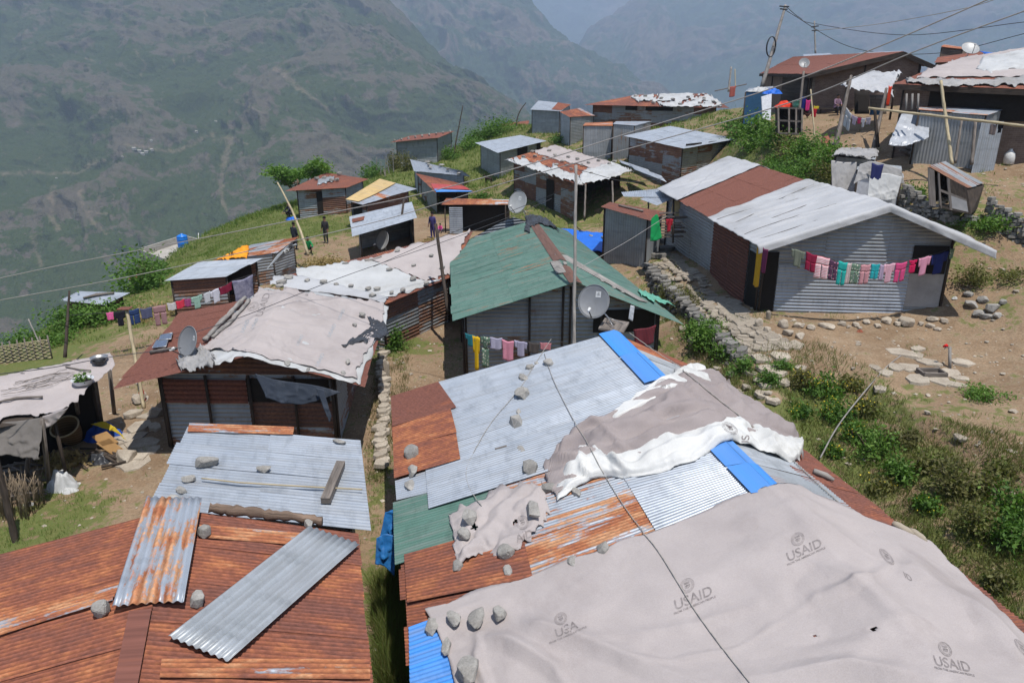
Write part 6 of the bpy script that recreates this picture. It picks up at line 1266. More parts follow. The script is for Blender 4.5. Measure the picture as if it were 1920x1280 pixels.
for k in range(8):
 u0, u1 = .28 + .66 * k / 8, .28 + .66 * (k + 1) / 8 + .004
 for Q in (LQ, RQ):
  wd = (Q[3] - Q[0]).length; p = [bil(*Q, u, t) + Vector((0, 0, .045)) for u, t in ((u0, 0), (u1, 0), (u1, .28 / wd), (u0, .28 / wd))]; sheet(mb, *p, amp=0, rust=1.25, tone=.6, rows=2, lift=.004)
mb.build('ridge_cap', M['zincdull'], h5)
mb = MB()
for u0, u1 in ((0.0, .10), (.09, .2)):
 for Q in (LQ, RQ): wd = (Q[3] - Q[0]).length; p = [bil(*Q, u, t) + Vector((0, 0, .05)) for u, t in ((u0, 0), (u1, 0), (u1, .22 / wd), (u0, .22 / wd))]; sheet(mb, *p, amp=0, rust=1.0, tone=.5, rows=2, lift=.004)
mb.build('ridge_cap', M['zincdull'], h5)
tarp('green', 'black_plastic', 'black plastic bundle on the far end of the green roof ridge', 'plastic', [[(985, 412), (1000, 404), (1022, 410)], [(988, 420), (1008, 414), (1036, 424)], [(984, 436), (1010, 422), (1046, 434)]], 'black', 30, 24, lift=.12, amp=.1, scale=.4, crease=.12, creasescale=.4, jag=4, seed=91)
tarp('green', 'green_plastic', 'pale green plastic scrap at the right end of the green roof', 'plastic', [[(1195, 548), (1215, 552), (1232, 562)], [(1200, 556), (1225, 566), (1262, 574)]], 'greenplastic', 24, 12, lift=.08, amp=.06, scale=.3, crease=.08, creasescale=.4, jag=3, seed=92)
for x, y, w, h in ((1058, 495, 14, 9), (1052, 500, 10, 8), (1128, 528, 12, 6), (1150, 540, 14, 7), (1166, 548, 12, 6)): roof_stone('green', x, y, w, h, 'slate chip on the boards of the green roof', 'slate chips on the green roof', flat=.4)
# lower left hut roof clutter
def bowl(key, px, py, r, h, mat, label, name='basin', cat='basin', wall=.02, plant=False, world=None, n=28, up=None):
 p = world if world is not None else ROOF[key].hit(px, py, .14); root = thing(name, p, label, cat); mb = MB(); prof = [(.0, 0), (r * .8, 0), (r * .95, h * .5), (r, h), (r + wall, h + .01), (r - wall * .3, h - .01), (r * .85, h * .5), (r * .7, .03), (0, .03)]; vs = []; m_ = len(prof)
 for k in range(n):
  a = 2 * math.pi * k / n; vs += [(p.x + math.cos(a) * q, p.y + math.sin(a) * q, p.z + z) for q, z in prof]
 fs = [(k * m_ + i, ((k + 1) % n) * m_ + i, ((k + 1) % n) * m_ + i + 1, k * m_ + i + 1) for k in range(n) for i in range(m_ - 1)]; mb.add(vs, fs); mb.build('bowl', M[mat], root)
 if plant:
  mb = MB();
  mb.add([(p.x + math.cos(k * .449) * r * .85, p.y + math.sin(k * .449) * r * .85, p.z + h * .6) for k in range(14)], [tuple(range(14))]); mb.build('soil', M['dark'], root)
  mb = MB(); leaves(mb, (p.x, p.y, p.z + h), r * .8, r * .8, r * .8, 90, .05); mb.build('seedlings', M['leaf'], root)
 return root
bowl('hut', 158, 727, .26, .12, 'whitewash', 'round pot of green seedlings on the lower left canvas', 'planter', 'planter', plant=True)
bowl('hut', 188, 684, .22, .10, 'steel', 'metal pan on a black pot at the corner of the hut roof', 'pan', 'pan')
bowl('hut', 188, 690, .17, .12, 'darkmetal', 'black cooking pot under the metal pan', 'pot', 'pot')
on_roof('hut', [(0, 764), (35, 756), (82, 754)], .03, 'wood', 'bent stick at the front of the lower left canvas', 'stick', 'stick', .16, rough=.01)
on_roof('hut', [(125, 697), (150, 702), (172, 704)], .02, 'wood', 'plain stick under the metal pan', 'stick', 'stick', .16)
roof_stone('hut', 105, 752, 30, 9, 'flat grey stone at the front of the lower left canvas', None)
for k in range(9):
 x0, y0 = random.uniform(0, 60), random.uniform(725, 765); on_roof('hut', [(x0, y0), (x0 + 45, y0 - random.uniform(5, 15)), (x0 + 100, y0 - random.uniform(18, 30))], .008, 'wood', 'thin dry twig among the brushwood on the lower left canvas', 'twig', 'twig', .15, rough=.03)['group'] = 'twigs on the lower left canvas'
# solar panels on the middle house
for k, (c, lb) in enumerate(([(300, 630), (322, 634), (318, 645), (290, 656)], 'lower small solar panel on the brown roof'), ([(306, 632), (326, 629), (322, 642), (302, 645)], 'upper small solar panel on the brown roof')) if False else enumerate((([(296, 643), (318, 641), (314, 655), (288, 658)], 'lower small solar panel on the brown roof'), ([(304, 633), (326, 629), (323, 641), (300, 644)], 'upper small solar panel on the brown roof'))):
 P_ = [ROOF['mid'].hit(x, y, .10) for x, y in c]; sp = thing('solar_panel', sum(P_, Vector()) / 4 - Vector((0, 0, .08)), lb, 'solar panel')
 mb = MB(); mb.smooth = False; mb.add(P_, [(0, 1, 2, 3)]); mb.build('glass', M['glass'], sp); mb = MB()
 for i in range(4): tube(mb, [P_[i], P_[(i + 1) % 4]], .014, 4)
 mb.build('frame', M['steel'], sp)
 mb = MB(); tube(mb, [P_[0], P_[0] - Vector((0, 0, .1))], .012, 4); tube(mb, [P_[1], P_[1] - Vector((0, 0, .1))], .012, 4); mb.build('foot', M['steel'], sp)
# poles lying on the low shed down the slope
for k in range(7):
 on_roof('s33', [(158 + 4 * k, 561 - k), (185 + 5 * k, 553 - k * .3)], .05, 'wood', 'pole in the heap on the low pale shed roof', 'pole', 'pole', .08)['group'] = 'poles on the low shed roof'
on_roof('s25', [(1160, 388), (1205, 399)], .06, 'wood', 'old plank on the brown privy roof', 'plank', 'plank', .08)
on_roof('s13', [(753, 378), (754, 403)], .07, 'darkwood', 'dark timber across the right of the smooth silver roof', 'beam', 'beam', .08)
on_roof('long', [(684, 492), (700, 490), (714, 485)], .06, 'greypole', 'weathered branch at the top edge of the long low roof', 'branch', 'branch', .08)
# ================================================================ DISHES
def rp(key, px, py, l=.08): return ROOF[key].hit(px, py, l)
b_ = rp('main', 1148, 618, .10); mb = MB(); mb.smooth = False; n_ = Vector((.1, -.1, 1)).normalized(); box(mb, b_ + Vector((0, 0, .01)), Vector((.30, -.12, -.02)), Vector((.12, .30, .04)), Vector((0, 0, .025))); tag(mb.build('board', M['wood']), 'square old board under the big dish mast at the roof peak', 'board')
dcen = PT(1113, 565, pix(b_)[2] - .15)
sat_dish(dcen, 29.5 / F * pix(dcen)[2], (-.30, -.84, .42), 'large grey dish with a square sticker at the peak of the foreground roof', base=b_ + Vector((.02, 0, .03)), logo=(.22, .5, .34), elev=1)
b_ = rp('mid', 374, 664, .1); dc = PT(351, 640, pix(b_)[2] - .2); d_ = sat_dish(dc, 27 / F * pix(dc)[2], (-.50, -.72, .40), 'grey dish turned to the left on the brown roof of the middle house', base=b_, logo=(.5, .35, .3))
b_ = PT(986, 402, 35.6); dc = PT(970, 379, 35.2); sat_dish(dc, 19.5 / F * 35.2, (-.5, -.75, .42), 'grey dish behind the far end of the green roof', base=b_, logo=(.1, .45, .3), mat='dishlight')
g_ = on_ground(726, 478); dc = PT(717, 450, pix(g_)[2] - .3); sat_dish(dc, 16.5 / F * pix(g_)[2], (-.62, -.70, .35), 'whitish dish standing on the ground before the open silver roofed shed', base=g_, mat='dishlight')
b_ = PT(1512, 128, 49.5); dc = PT(1508, 118, 49); sat_dish(dc, 9.5 / F * 49, (-.2, -.8, .55), 'small dish on the brown roof of the brick house', base=b_)
b_ = PT(1812, 110, 44.5); dc = PT(1820, 90, 44.3); sat_dish(dc, 15.5 / F * 44, (-.1, -.62, .78), 'wide pale dish above the stained canvas roof', base=b_, mat='dishlight')
b_ = PT(1842, 124, 42.5); dc = PT(1841, 121, 42.3); sat_dish(dc, 5 / F * 42, (.3, -.9, .2), 'little black round dish on the stained canvas roof', base=b_, mat='darkmetal')
# ================================================================ POLES
def P(px, py, t): return PT(px, py, t)
pole(P(1075, 735, 23.4), P(1080, 310, 23.9), .055, .045, 'greypole', 'tall straight grey pole before the green roofed house', joints=9)
pole(P(840, 585, 28.2), P(817, 420, 28.8), .075, .06, 'darkwood', 'thick dark pole at the left edge of the green roof')
pole(P(848, 302, 84), P(868, 198, 84), .09, .05, 'darkwood', 'lone slanting pole on the skyline right of the grey shed')
pole(P(968, 242, 90), P(986, 193, 90), .09, .05, 'darkwood', 'bent pole on the skyline left of the silver shed', bend=.35)
pole(P(578, 478, 41.5), P(520, 342, 42.5), .09, .04, 'bamboo', 'long leaning bare pole beside the people on the slope', bend=-.15)
pole(P(1428, 165, 60), P(1473, 10, 60), .17, .10, 'greypole', 'leaning utility pole with a coil of wire at the upper right', name='utility_pole')
mb = MB(); c_ = P(1445, 88, 59.8)
for k in range(3): tube(mb, [c_ + Vector((math.cos(a) * .35, -.1 * k, math.sin(a) * .75)) for a in np.linspace(0, 6.28, 22)], .03, 4)
tag(mb.build('wire_coil', M['wiredark']), 'coil of black wire hung on the leaning utility pole', 'wire coil')
mb = MB()
for dy, w in ((12, 9), (17, 7)): tube(mb, [P(1473 - w - dy * .2, dy, 59.9), P(1473 + w - dy * .2, dy + 1, 59.9)], .05, 4)
tag(mb.build('crossarm', M['darkmetal']), 'short crossarms at the top of the leaning utility pole', 'crossarm')
pole(P(1529, 100, 76), P(1527, 40, 76), .09, .07, 'greypole', 'small upright utility pole behind the brick house', name='utility_pole')
mb = MB(); tube(mb, [P(1521, 51, 75.9), P(1535, 49, 75.9)], .06, 4); tube(mb, [P(1522, 58, 75.9), P(1534, 57, 75.9)], .05, 4); tag(mb.build('crossarm', M['darkmetal']), 'crossarms of the small upright utility pole', 'crossarm')
pole(P(1366, 172, 74), P(1371, 126, 74), .11, .09, 'greypole', 'short thick pole at the right end of the hilltop roof')
pole(P(1379, 165, 74), P(1378, 130, 74), .05, .05, 'bamboo', 'thin pale pole beside the short thick one')
pole(P(1494, 252, 46), P(1507, 134, 46.5), .09, .07, 'wood', 'leaning timber post behind the wooden cage')
pole(P(1528, 262, 45), P(1520, 168, 45.5), .05, .045, 'bamboo', 'thin white stick upright in the earth yard')
pole(P(1566, 278, 40), P(1596, 142, 41), .15, .07, 'wood', 'forked leaning post holding the left end of the yard washing line')
pole(P(1638, 278, 39), P(1662, 166, 40), .12, .07, 'wood', 'leaning post holding the right end of the yard washing line')
pole(P(1646, 276, 38.8), P(1640, 205, 38.8), .10, .07, 'darkwood', 'short dark post touching the bamboo rail')
pole(P(1785, 308, 33.2), P(1764, 152, 34), .075, .06, 'bamboo', 'tall pale bamboo pole crossing the rail at the right', joints=7)
pole(P(1791, 306, 33.6), P(1803, 226, 33.8), .06, .05, 'wood', 'thin strut right of the tall pale bamboo pole')
pole(P(1822, 308, 33.8), P(1829, 228, 34), .08, .07, 'wood', 'rough post near the lean-to door')
pole(P(1628, 203, 34.5), P(1935, 238, 31.5), .05, .06, 'bamboo', 'long horizontal bamboo rail across the far right yard', name='bamboo_rail', joints=10)
pole(P(34, 1034, 17.2), P(-12, 840, 16.6), .075, .06, 'darkwood', 'black bamboo pole at the lower left edge', joints=5)
pole(P(122, 670, 28), P(130, 545, 28.4), .07, .04, 'darkwood', 'rough dark pole holding the left end of the towel line')
a_ = on_ground(270, 765); pole(a_, P(238, 583, pix(a_)[2] + .6), .055, .05, 'bamboo', 'bamboo pole with a rusty plate on top, left of the brown roof', joints=7)
mb = MB(); mb.smooth = False; c_ = P(234, 578, pix(a_)[2] + .6); box(mb, c_, Vector((.2, 0, 0)), Vector((0, .16, 0)), Vector((0, 0, .01)), (.5, 1.1, .3)); tag(mb.build('plate', M['zinc']), 'rusty plate capping the bamboo pole', 'plate')
pole(P(77, 650, 32), P(53, 598, 32), .035, .03, 'greypole', 'short bare stick above the woven fence')
pole(P(400, 600, 31), P(397, 574, 31), .06, .05, 'darkwood', 'stub of a post at the right end of the towel line')
# post holding stuff for hut
for px, py, px2, py2, t in ((78, 785, 92, 912, 18.2), (60, 800, 45, 905, 19.0), (140, 735, 150, 800, 20.2), (178, 712, 190, 790, 21.2), (130, 742, 118, 790, 20.8), (205, 690, 214, 775, 22.2)):
 g_ = on_ground(px2, py2); tp_ = PT(px, py, t); mb = MB(); tube(mb, [Vector((g_.x, g_.y, g_.z - .1)), tp_], .06, 7); mb.build('post', M['wood'], h8)
# ================================================================ CABLES AND ROPES
cable([(-30, 528, 27), (120, 496, 26), (360, 450, 24.5), (640, 395, 22), (800, 361, 20.5), (1000, 306, 19), (1200, 243, 17.5), (1450, 165, 15.5), (1650, 87, 14), (1870, -8, 12.5)], (.015, .012), 'wirelight', 'upper pale cable crossing the whole view', 'long pale cables')
cable([(-30, 568, 28), (240, 519, 26.5), (500, 463, 25), (720, 412, 23.5), (960, 339, 21), (1240, 262, 18), (1500, 186, 16), (1720, 95, 14), (1940, 14, 12.5)], (.015, .012), 'wirelight', 'lower pale cable crossing the whole view', 'long pale cables')
for pts, r, lb in (([(1035, 372, 31), (960, 405, 30), (835, 452, 28.7), (640, 520, 25), (461, 591, 22), (330, 634, 20.5)], .011, 'thin dark cable from the dark pole down to the middle house'),
                   ([(1085, 345, 24), (960, 395, 27), (838, 440, 28.7), (700, 500, 27)], .010, 'thin dark cable between the tall grey pole and the dark pole'),
                   ([(340, 652, 19.6), (215, 668, 19), (90, 690, 18), (-20, 703, 17)], .011, 'thin dark cable over the lower left canvas'),
                   ([(1250, 405, 33), (1180, 450, 30), (1082, 505, 24)], .010, 'pale wire from the privy to the tall grey pole'),
                   ([(1079, 318, 24), (1210, 340, 30), (1350, 300, 40)], .010, 'thin wire from the top of the tall grey pole to the right'),
                   ([(1473, 12, 60), (1500, 34, 68), (1528, 45, 76), (1700, 66, 70), (1935, 40, 60)], .03, 'dark utility wire behind the brick house'),
                   ([(1473, 20, 60), (1600, 90, 60), (1760, 100, 58), (1935, 60, 50)], .025, 'lower dark utility wire over the brick house'),
                   ([(1530, 58, 76), (1650, 45, 70), (1800, 18, 62), (1880, -5, 58)], .03, 'pale faint wire rising to the upper right corner'),
                   ([(1450, 205, 47), (1520, 250, 45), (1600, 258, 43), (1640, 240, 40)], .012, 'slack wire low over the earth yard')):
 cable(pts, r, 'wirelight' if 'pale' in lb else 'wiredark', lb)
def roof_rope(key, pts, r, label, mat='rope', bvh=(), lift=.055):
 A = np.array(pts, float); Pp = []; x = np.linspace(0, len(A) - 1, (len(A) - 1) * 16 + 1)
 for v in x:
  i = min(int(v), len(A) - 2); f = v - i; f2 = f; p0 = A[max(i - 1, 0)]; p1, p2 = A[i], A[i + 1]; p3 = A[min(i + 2, len(A) - 1)]
  p = .5 * ((2 * p1) + (-p0 + p2) * f + (2 * p0 - 5 * p1 + 4 * p2 - p3) * f * f + (-p0 + 3 * p1 - 3 * p2 + p3) * f ** 3)
  best = ROOF[key].hit(*p, lift); bd = (best - CAM).length
  for b in bvh:
   l, n, k, t = b.ray_cast(CAM, ray(*p).normalized())
   if l is not None and t < bd: best = l + Vector((0, 0, .02)); bd = t
  Pp.append(best + Vector((0, 0, random.uniform(0, .012))))
 mb = MB(); tube(mb, Pp, r, 5); return tag(mb.build('rope', M[mat]), label, 'rope')
roof_rope('main', [(1035, 640), (1003, 690), (975, 735), (925, 795), (892, 850), (876, 890), (884, 925), (903, 950)], .008, 'rope curving down the silver sheets past the stones', bvh=(bv3,), lift=.075)
roof_rope('main', [(1022, 668), (1040, 720), (1075, 790), (1100, 830), (1140, 905), (1185, 975), (1230, 1030), (1265, 1085), (1300, 1142), (1345, 1205), (1420, 1300)], .008, 'long rope crossing from the silver sheets over the vast canvas', bvh=(bv, bv2, bf2), lift=.075)
roof_rope('main', [(1482, 865), (1540, 920), (1600, 972), (1640, 1005)], .011, 'twisted rope on the grey far slope of the foreground roof', lift=.05)
roof_rope('main', [(1178, 628), (1230, 665), (1285, 700), (1340, 745), (1420, 808)], .011, 'rope from the roof peak to the crumpled canvas', bvh=(bv2,), lift=.06)
mb = MB(); P_ = [ROOF['main'].hit(x, y, .08) for x, y in ((1522, 890), (1545, 899), (1560, 907))]; tube(mb, P_, [.05, .06, .03], 7); tag(mb.build('driftwood', M['greypole']), 'weathered wood piece on the rusted far eave', 'wood')
for x0, y0, x1, y1, lb in ((1668, 990, 1708, 1012, 'buff bag shaped roll tied at the far eave'), (1700, 1003, 1732, 1025, 'grey roll tied behind the buff one at the far eave')):
 mb = MB(); A_, B_ = ROOF['main'].hit(x0, y0, .1), ROOF['main'].hit(x1, y1, .1); tube(mb, [A_.lerp(B_, k / 6) for k in range(7)], [.04, .06, .065, .06, .062, .05, .02], 9); tag(mb.build('cloth_roll', clr((.36, .31, .24)) if 'buff' in lb else clr((.2, .2, .19))), lb, 'roll')
# ================================================================ WASHING
def line_world(pts, ts): return [PT(x, y, t) for (x, y), t in zip(pts, ts)]
def wash(pts, items, group, linelabel, hfac=1.0):
 W_ = [PT(*p) for p in pts]; mb = MB(); A = []
 for i in range(len(W_) - 1):
  for k in range(6): A.append(W_[i].lerp(W_[i + 1], k / 6))
 A.append(W_[-1]); tube(mb, A, .008, 4); tag(mb.build('washing_line', M['wiredark']), linelabel, 'washing line')
 def at(px):
  for i in range(len(pts) - 1):
   if pts[i][0] <= px <= pts[i + 1][0]: f = (px - pts[i][0]) / (pts[i + 1][0] - pts[i][0]); return W_[i].lerp(W_[i + 1], f)
  return W_[-1] if px > pts[-1][0] else W_[0]
 for x0, x1, hpx, kind, col, lb, *ex in items:
  a, b = at(x0), at(x1); dep = pix(a)[2]; garment(kind, a, b, hpx * dep / F * hfac, col if not isinstance(col, bpy.types.Material) else (0, 0, 0), lb, group, mat=col if isinstance(col, bpy.types.Material) else None, slant=ex[0] if ex else 0)
st1 = stripe_mat('pink stripes', (.75, .25, .30), (.80, .74, .74), .055); dt1 = stripe_mat('dark dots', (.10, .05, .09), (.62, .28, .36), .10, dots=True); dt2 = stripe_mat('leaf print', (.14, .22, .16), (.62, .58, .50), .08, dots=True)
wash([(1478, 462, 26.6), (1520, 474, 26.4), (1570, 489, 26.3), (1620, 496, 26.25), (1670, 494, 26.3), (1720, 485, 26.4), (1760, 474, 26.6), (1792, 462, 26.9)],
     [(1484, 1510, 30, 'shirt', (.20, .22, .17), 'dull green garment at the left end of the line on the right hand house'), (1511, 1533, 30, 'shorts', (.30, .02, .06), 'maroon shorts third garment from the left on the right hand house'), (1528, 1557, 42, 'pants', st1, 'pink and white striped leggings on the right hand house'),
      (1555, 1573, 40, 'pants', dt1, 'pink leggings with dark spots on the right hand house'), (1571, 1590, 40, 'pants', (.03, .42, .38), 'turquoise leggings on the right hand house'), (1587, 1597, 34, 'towel', (.62, .50, .48), 'narrow pale cloth right of the turquoise leggings'), (1594, 1614, 36, 'pants', dt2, 'cream leggings with a green leafy print'),
      (1613, 1633, 36, 'pants', (.60, .30, .33), 'dusty pink leggings in the middle of the line'), (1633, 1650, 24, 'shorts', (.03, .38, .42), 'short turquoise pants in the middle of the line'), (1650, 1660, 26, 'towel', (.45, .36, .50), 'small lilac cloth between turquoise pants and pale top'), (1657, 1679, 32, 'shirt', (.68, .40, .48), 'shiny pale pink top right of the middle'),
      (1678, 1702, 38, 'pants', (.62, .08, .22), 'deep pink leggings right of the pale top'), (1702, 1722, 25, 'dress', (.58, .02, .10), 'crimson little dress on the right hand house'), (1722, 1746, 38, 'shirt', (.66, .30, .42), 'light pink top with hanging sleeves'), (1746, 1780, 42, 'shirt', (.02, .03, .14), 'navy blue top at the right end of the line'), (1781, 1790, 20, 'towel', dt2, 'small printed cloth by the right hand corner post')],
     'washing on the right hand house', 'washing line across the front of the right hand house')
wash([(868, 624, 24.3), (900, 629, 24.15), (960, 637, 24.05), (1030, 644, 24.0), (1060, 640, 24.0)],
     [(872, 892, 22, 'shirt', (.03, .20, .24), 'dark teal shirt at the left end of the green roofed house line'), (886, 900, 60, 'shirt', (.72, .46, .02), 'long yellow jacket on the green roofed house line'), (899, 921, 56, 'dress', dt2, 'patterned green and black dress on the green roofed house line'),
      (918, 942, 24, 'towel', (.48, .46, .60), 'lavender towel on the green roofed house line'), (941, 964, 36, 'towel', (.72, .30, .40), 'bright pink towel on the green roofed house line'), (964, 989, 32, 'shirt', (.42, .40, .54), 'greyish lilac shirt on the green roofed house line'), (990, 1012, 20, 'towel', (.10, .085, .08), 'dark brown cloth on the green roofed house line'), (1012, 1034, 14, 'towel', (.62, .25, .28), 'salmon cloth at the right end of the green roofed house line')],
     'washing on the green roofed house', 'washing line across the front of the green roofed house')
plaid = stripe_mat('plaid', (.22, .04, .05), (.09, .03, .04), .05, 0); garment('towel', PT(1188, 616, 23.9), PT(1230, 608, 23.9), .55, (0, 0, 0), 'dark red plaid cloth near the right corner of the green roofed house', mat=plaid)
tie = cloth_mat('mottled cloth', (.10, .10, .17), (.36, .35, .44), 5, .85, None, .4)
wash([(118, 592, 28), (200, 586, 28.4), (262, 578, 28.8), (312, 569, 29.2), (360, 557, 29.6), (410, 540, 30), (436, 526, 30.2), (480, 512, 30.6)],
     [(199, 213, 14, 'towel', (.80, .16, .38), 'bright pink cloth at the left end of the towel line'), (213, 234, 26, 'shirt', (.02, .02, .03), 'black garment on the towel line'), (234, 262, 26, 'pants', (.03, .06, .16), 'blue jeans on the towel line'), (262, 285, 20, 'towel', (.10, .11, .19), 'slate blue cloth on the towel line'), (284, 312, 36, 'pants', (.36, .21, .22), 'dusty mauve trousers on the towel line'),
      (313, 330, 13, 'towel', (.62, .60, .60), 'short white cloth next to the mauve trousers'), (329, 346, 13, 'towel', (.68, .05, .09), 'red patterned cloth on the towel line'), (345, 358, 14, 'towel', (.36, .07, .20), 'plum cloth on the towel line'), (358, 379, 20, 'shirt', (.32, .50, .42), 'mint green shirt on the towel line'), (381, 394, 17, 'towel', (.60, .62, .66), 'small whitish cloth right of the mint shirt'), (393, 415, 22, 'shirt', (.66, .66, .74), 'white shirt on the towel line'), (410, 435, 14, 'towel', (.22, .02, .05), 'maroon cloth on the towel line'), (435, 474, 48, 'towel', tie, 'large mottled grey blue towel at the right end of the towel line')],
     'washing on the towel line', 'washing line from the rough dark pole to the pale roofed shed')
wash([(1583, 196, 41), (1596, 214, 40.7), (1612, 222, 40.4), (1634, 218, 40)], [(1585, 1597, 34, 'pants', (.58, .58, .60), 'long white trousers on the yard line', ), (1597, 1608, 16, 'shirt', (.50, .42, .52), 'lilac top on the yard line'), (1608, 1615, 10, 'towel', (.55, .05, .12), 'small red cloth on the yard line'), (1615, 1624, 16, 'shirt', (.60, .58, .60), 'white top on the yard line'), (1624, 1634, 14, 'shorts', (.42, .38, .45), 'pale printed shorts on the yard line')], 'washing on the yard line', 'washing line between two posts in the earth yard')
for x0, y0, x1, h, c, lb in ((1345, 432, 1354, .9, (.35, .03, .04), 'dark red cloth under the left eave of the right hand house'), (1335, 430, 1345, 1.1, (.05, .04, .06), 'blackish cloth left of the dark red one'), (1378, 448, 1386, 1.6, (.02, .05, .28), 'long blue cloth under the left eave of the right hand house'), (1421, 462, 1432, 1.3, (.62, .34, .03), 'yellow ochre cloth at the corner of the right hand house'), (1432, 464, 1442, .8, (.20, .04, .10), 'printed dark cloth beside the ochre one')):
 t_ = 26.7 + (1427 - x0) * .085; garment('towel', PT(x0, y0, t_), PT(x1, y0 + 3, t_ - .3), h, c, lb, out=Vector((-1, -.3, 0)))
for x0, y0, x1, h, c, lb, kd in ((1690, 0, 1700, 0, 0, '', ''),): pass
garment('towel', PT(1857, 231, 32.2), PT(1870, 232, 32.1), .42, (.20, .16, .15), 'brown cloth hung on the bamboo rail'); garment('shirt', PT(1871, 232, 32.1), PT(1882, 233, 32), .36, (.015, .015, .018), 'black cloth hung on the bamboo rail')
for x0, x1, y, h, c, lb in ((1504, 1512, 180, .7, (.02, .03, .2), 'navy garment beside the wooden cage'), (1511, 1520, 187, .6, (.70, .05, .25), 'magenta garment beside the wooden cage'), (1522, 1532, 202, .5, (.5, .02, .04), 'red cloth on the low stool'), (1525, 1536, 198, .15, (.75, .6, .05), 'yellow cloth on the low stool')):
 garment('towel', PT(x0, y, 46.5), PT(x1, y + 1, 46.5), h, c, lb)
garment('towel', PT(1666, 160, 40.5), PT(1673, 160, 40.5), 1.0, (.75, .07, .03), 'orange red cloth hanging by the porch of the brick house'); pole(PT(1340, 171, 74), PT(1400, 158, 74), .05, .05, 'wood', 'thin rail fixed to the short thick pole'); garment('towel', PT(1368, 162, 73.9), PT(1380, 160, 73.9), 1.0, (.42, .12, .10), 'faded red cloth on the high pole rail')
hang('plastic_strip', [(1182, 572), (1190, 574)], [(1178, 598), (1186, 602)], 'silver', 'twisted strip of clear plastic dangling under the green eave', 'plastic', 23.8, None, .04, 10, 16, seed=4)
# ================================================================ PATH, DRY STONE WALLS, LOOSE STONES
def slab(mb, c, w, d, h, rot, tone=.5):
 n = random.choice((5, 6, 6, 7)); top = []; bt = []
 for k in range(n):
  a = k / n * 6.283 + random.uniform(-.25, .25) + rot; r = random.uniform(.85, 1.12); x, y = math.cos(a - rot) * r * w / 2, math.sin(a - rot) * r * d / 2
  p = Vector((c.x + math.cos(rot) * x - math.sin(rot) * y, c.y + math.sin(rot) * x + math.cos(rot) * y, c.z)); top.append(p + Vector((0, 0, h))); bt.append(p + (p - c) * .06 - Vector((0, 0, h)))
 mb.add(top + bt, [tuple(range(n))] + [(k, k + n, (k + 1) % n + n, (k + 1) % n) for k in range(n)], None, (tone, 0, 0))
mb = MB(); mb.smooth = False
A_ = [PZ(1222, 492, 1.5), PZ(1262, 530, 1.5), PZ(1318, 580, 1.5), PZ(1362, 622, 1.5), PZ(1412, 662, 1.45)]; B_ = [PZ(1262, 480, 1.5), PZ(1312, 522, 1.5), PZ(1372, 570, 1.5), PZ(1412, 614, 1.5), PZ(1480, 660, 1.4)]
for i in range(4):
 for k in range(13):
  for s_ in np.linspace(.06, .98, 4):
   f = (k + random.uniform(-.2, .2)) / 13; c = A_[i].lerp(A_[i + 1], f).lerp(B_[i].lerp(B_[i + 1], f), min(1, max(0, s_ + random.uniform(-.08, .08)))); c.z = gz(c.x, c.y) + random.uniform(0, .03)
   slab(mb, c, random.uniform(.6, 1.0), random.uniform(.36, .56), random.uniform(.02, .04), random.uniform(-.2, .2) + .9, random.uniform(.3, .6))
for px, py, w in [(770, 607, .7), (790, 600, .6), (810, 593, .7), (828, 590, .5), (775, 590, .8), (800, 583, .6), (822, 580, .6), (782, 618, .5), (828, 605, .4), (760, 612, .5), (820, 600, .4), (845, 596, .4),
                  (1430, 672, 1.0), (1462, 668, .9), (1490, 648, .9), (1440, 690, .8), (1400, 640, 1.1), (1500, 690, .6), (1455, 700, .7), (1470, 715, .6), (1440, 722, .6), (1390, 655, .9), (1410, 700, .5), (1430, 740, .6), (1450, 750, .5), (1400, 760, .4), (1385, 735, .4),
                  (262, 800, .9), (280, 780, .8), (245, 822, .9), (268, 832, .9), (232, 845, 1.0), (262, 852, .9), (290, 800, .6), (255, 870, 1.0), (228, 868, .8), (300, 775, .6), (225, 820, .7), (285, 845, .6), (312, 735, .6), (270, 750, .6), (250, 775, .6),
                  (1690, 662, 1.1), (1720, 668, .6), (1700, 690, 1.0), (1740, 680, .9), (1680, 690, .7), (1780, 700, .9), (1805, 680, .8), (1800, 710, .6), (1720, 655, .6), (1660, 700, .6), (1640, 690, .5), (1650, 730, .5), (1600, 720, .4), (1760, 712, 1.1), (1720, 712, 1.0), (1790, 722, .7)]:
 c = on_ground(px, py); slab(mb, c, w * random.uniform(.9, 1.1), w * random.uniform(.6, .8), .05, random.uniform(0, 3), random.uniform(.5, .85))
tag(mb.build('path', M['flag'], base=(0, 0, 0)), kind='structure')
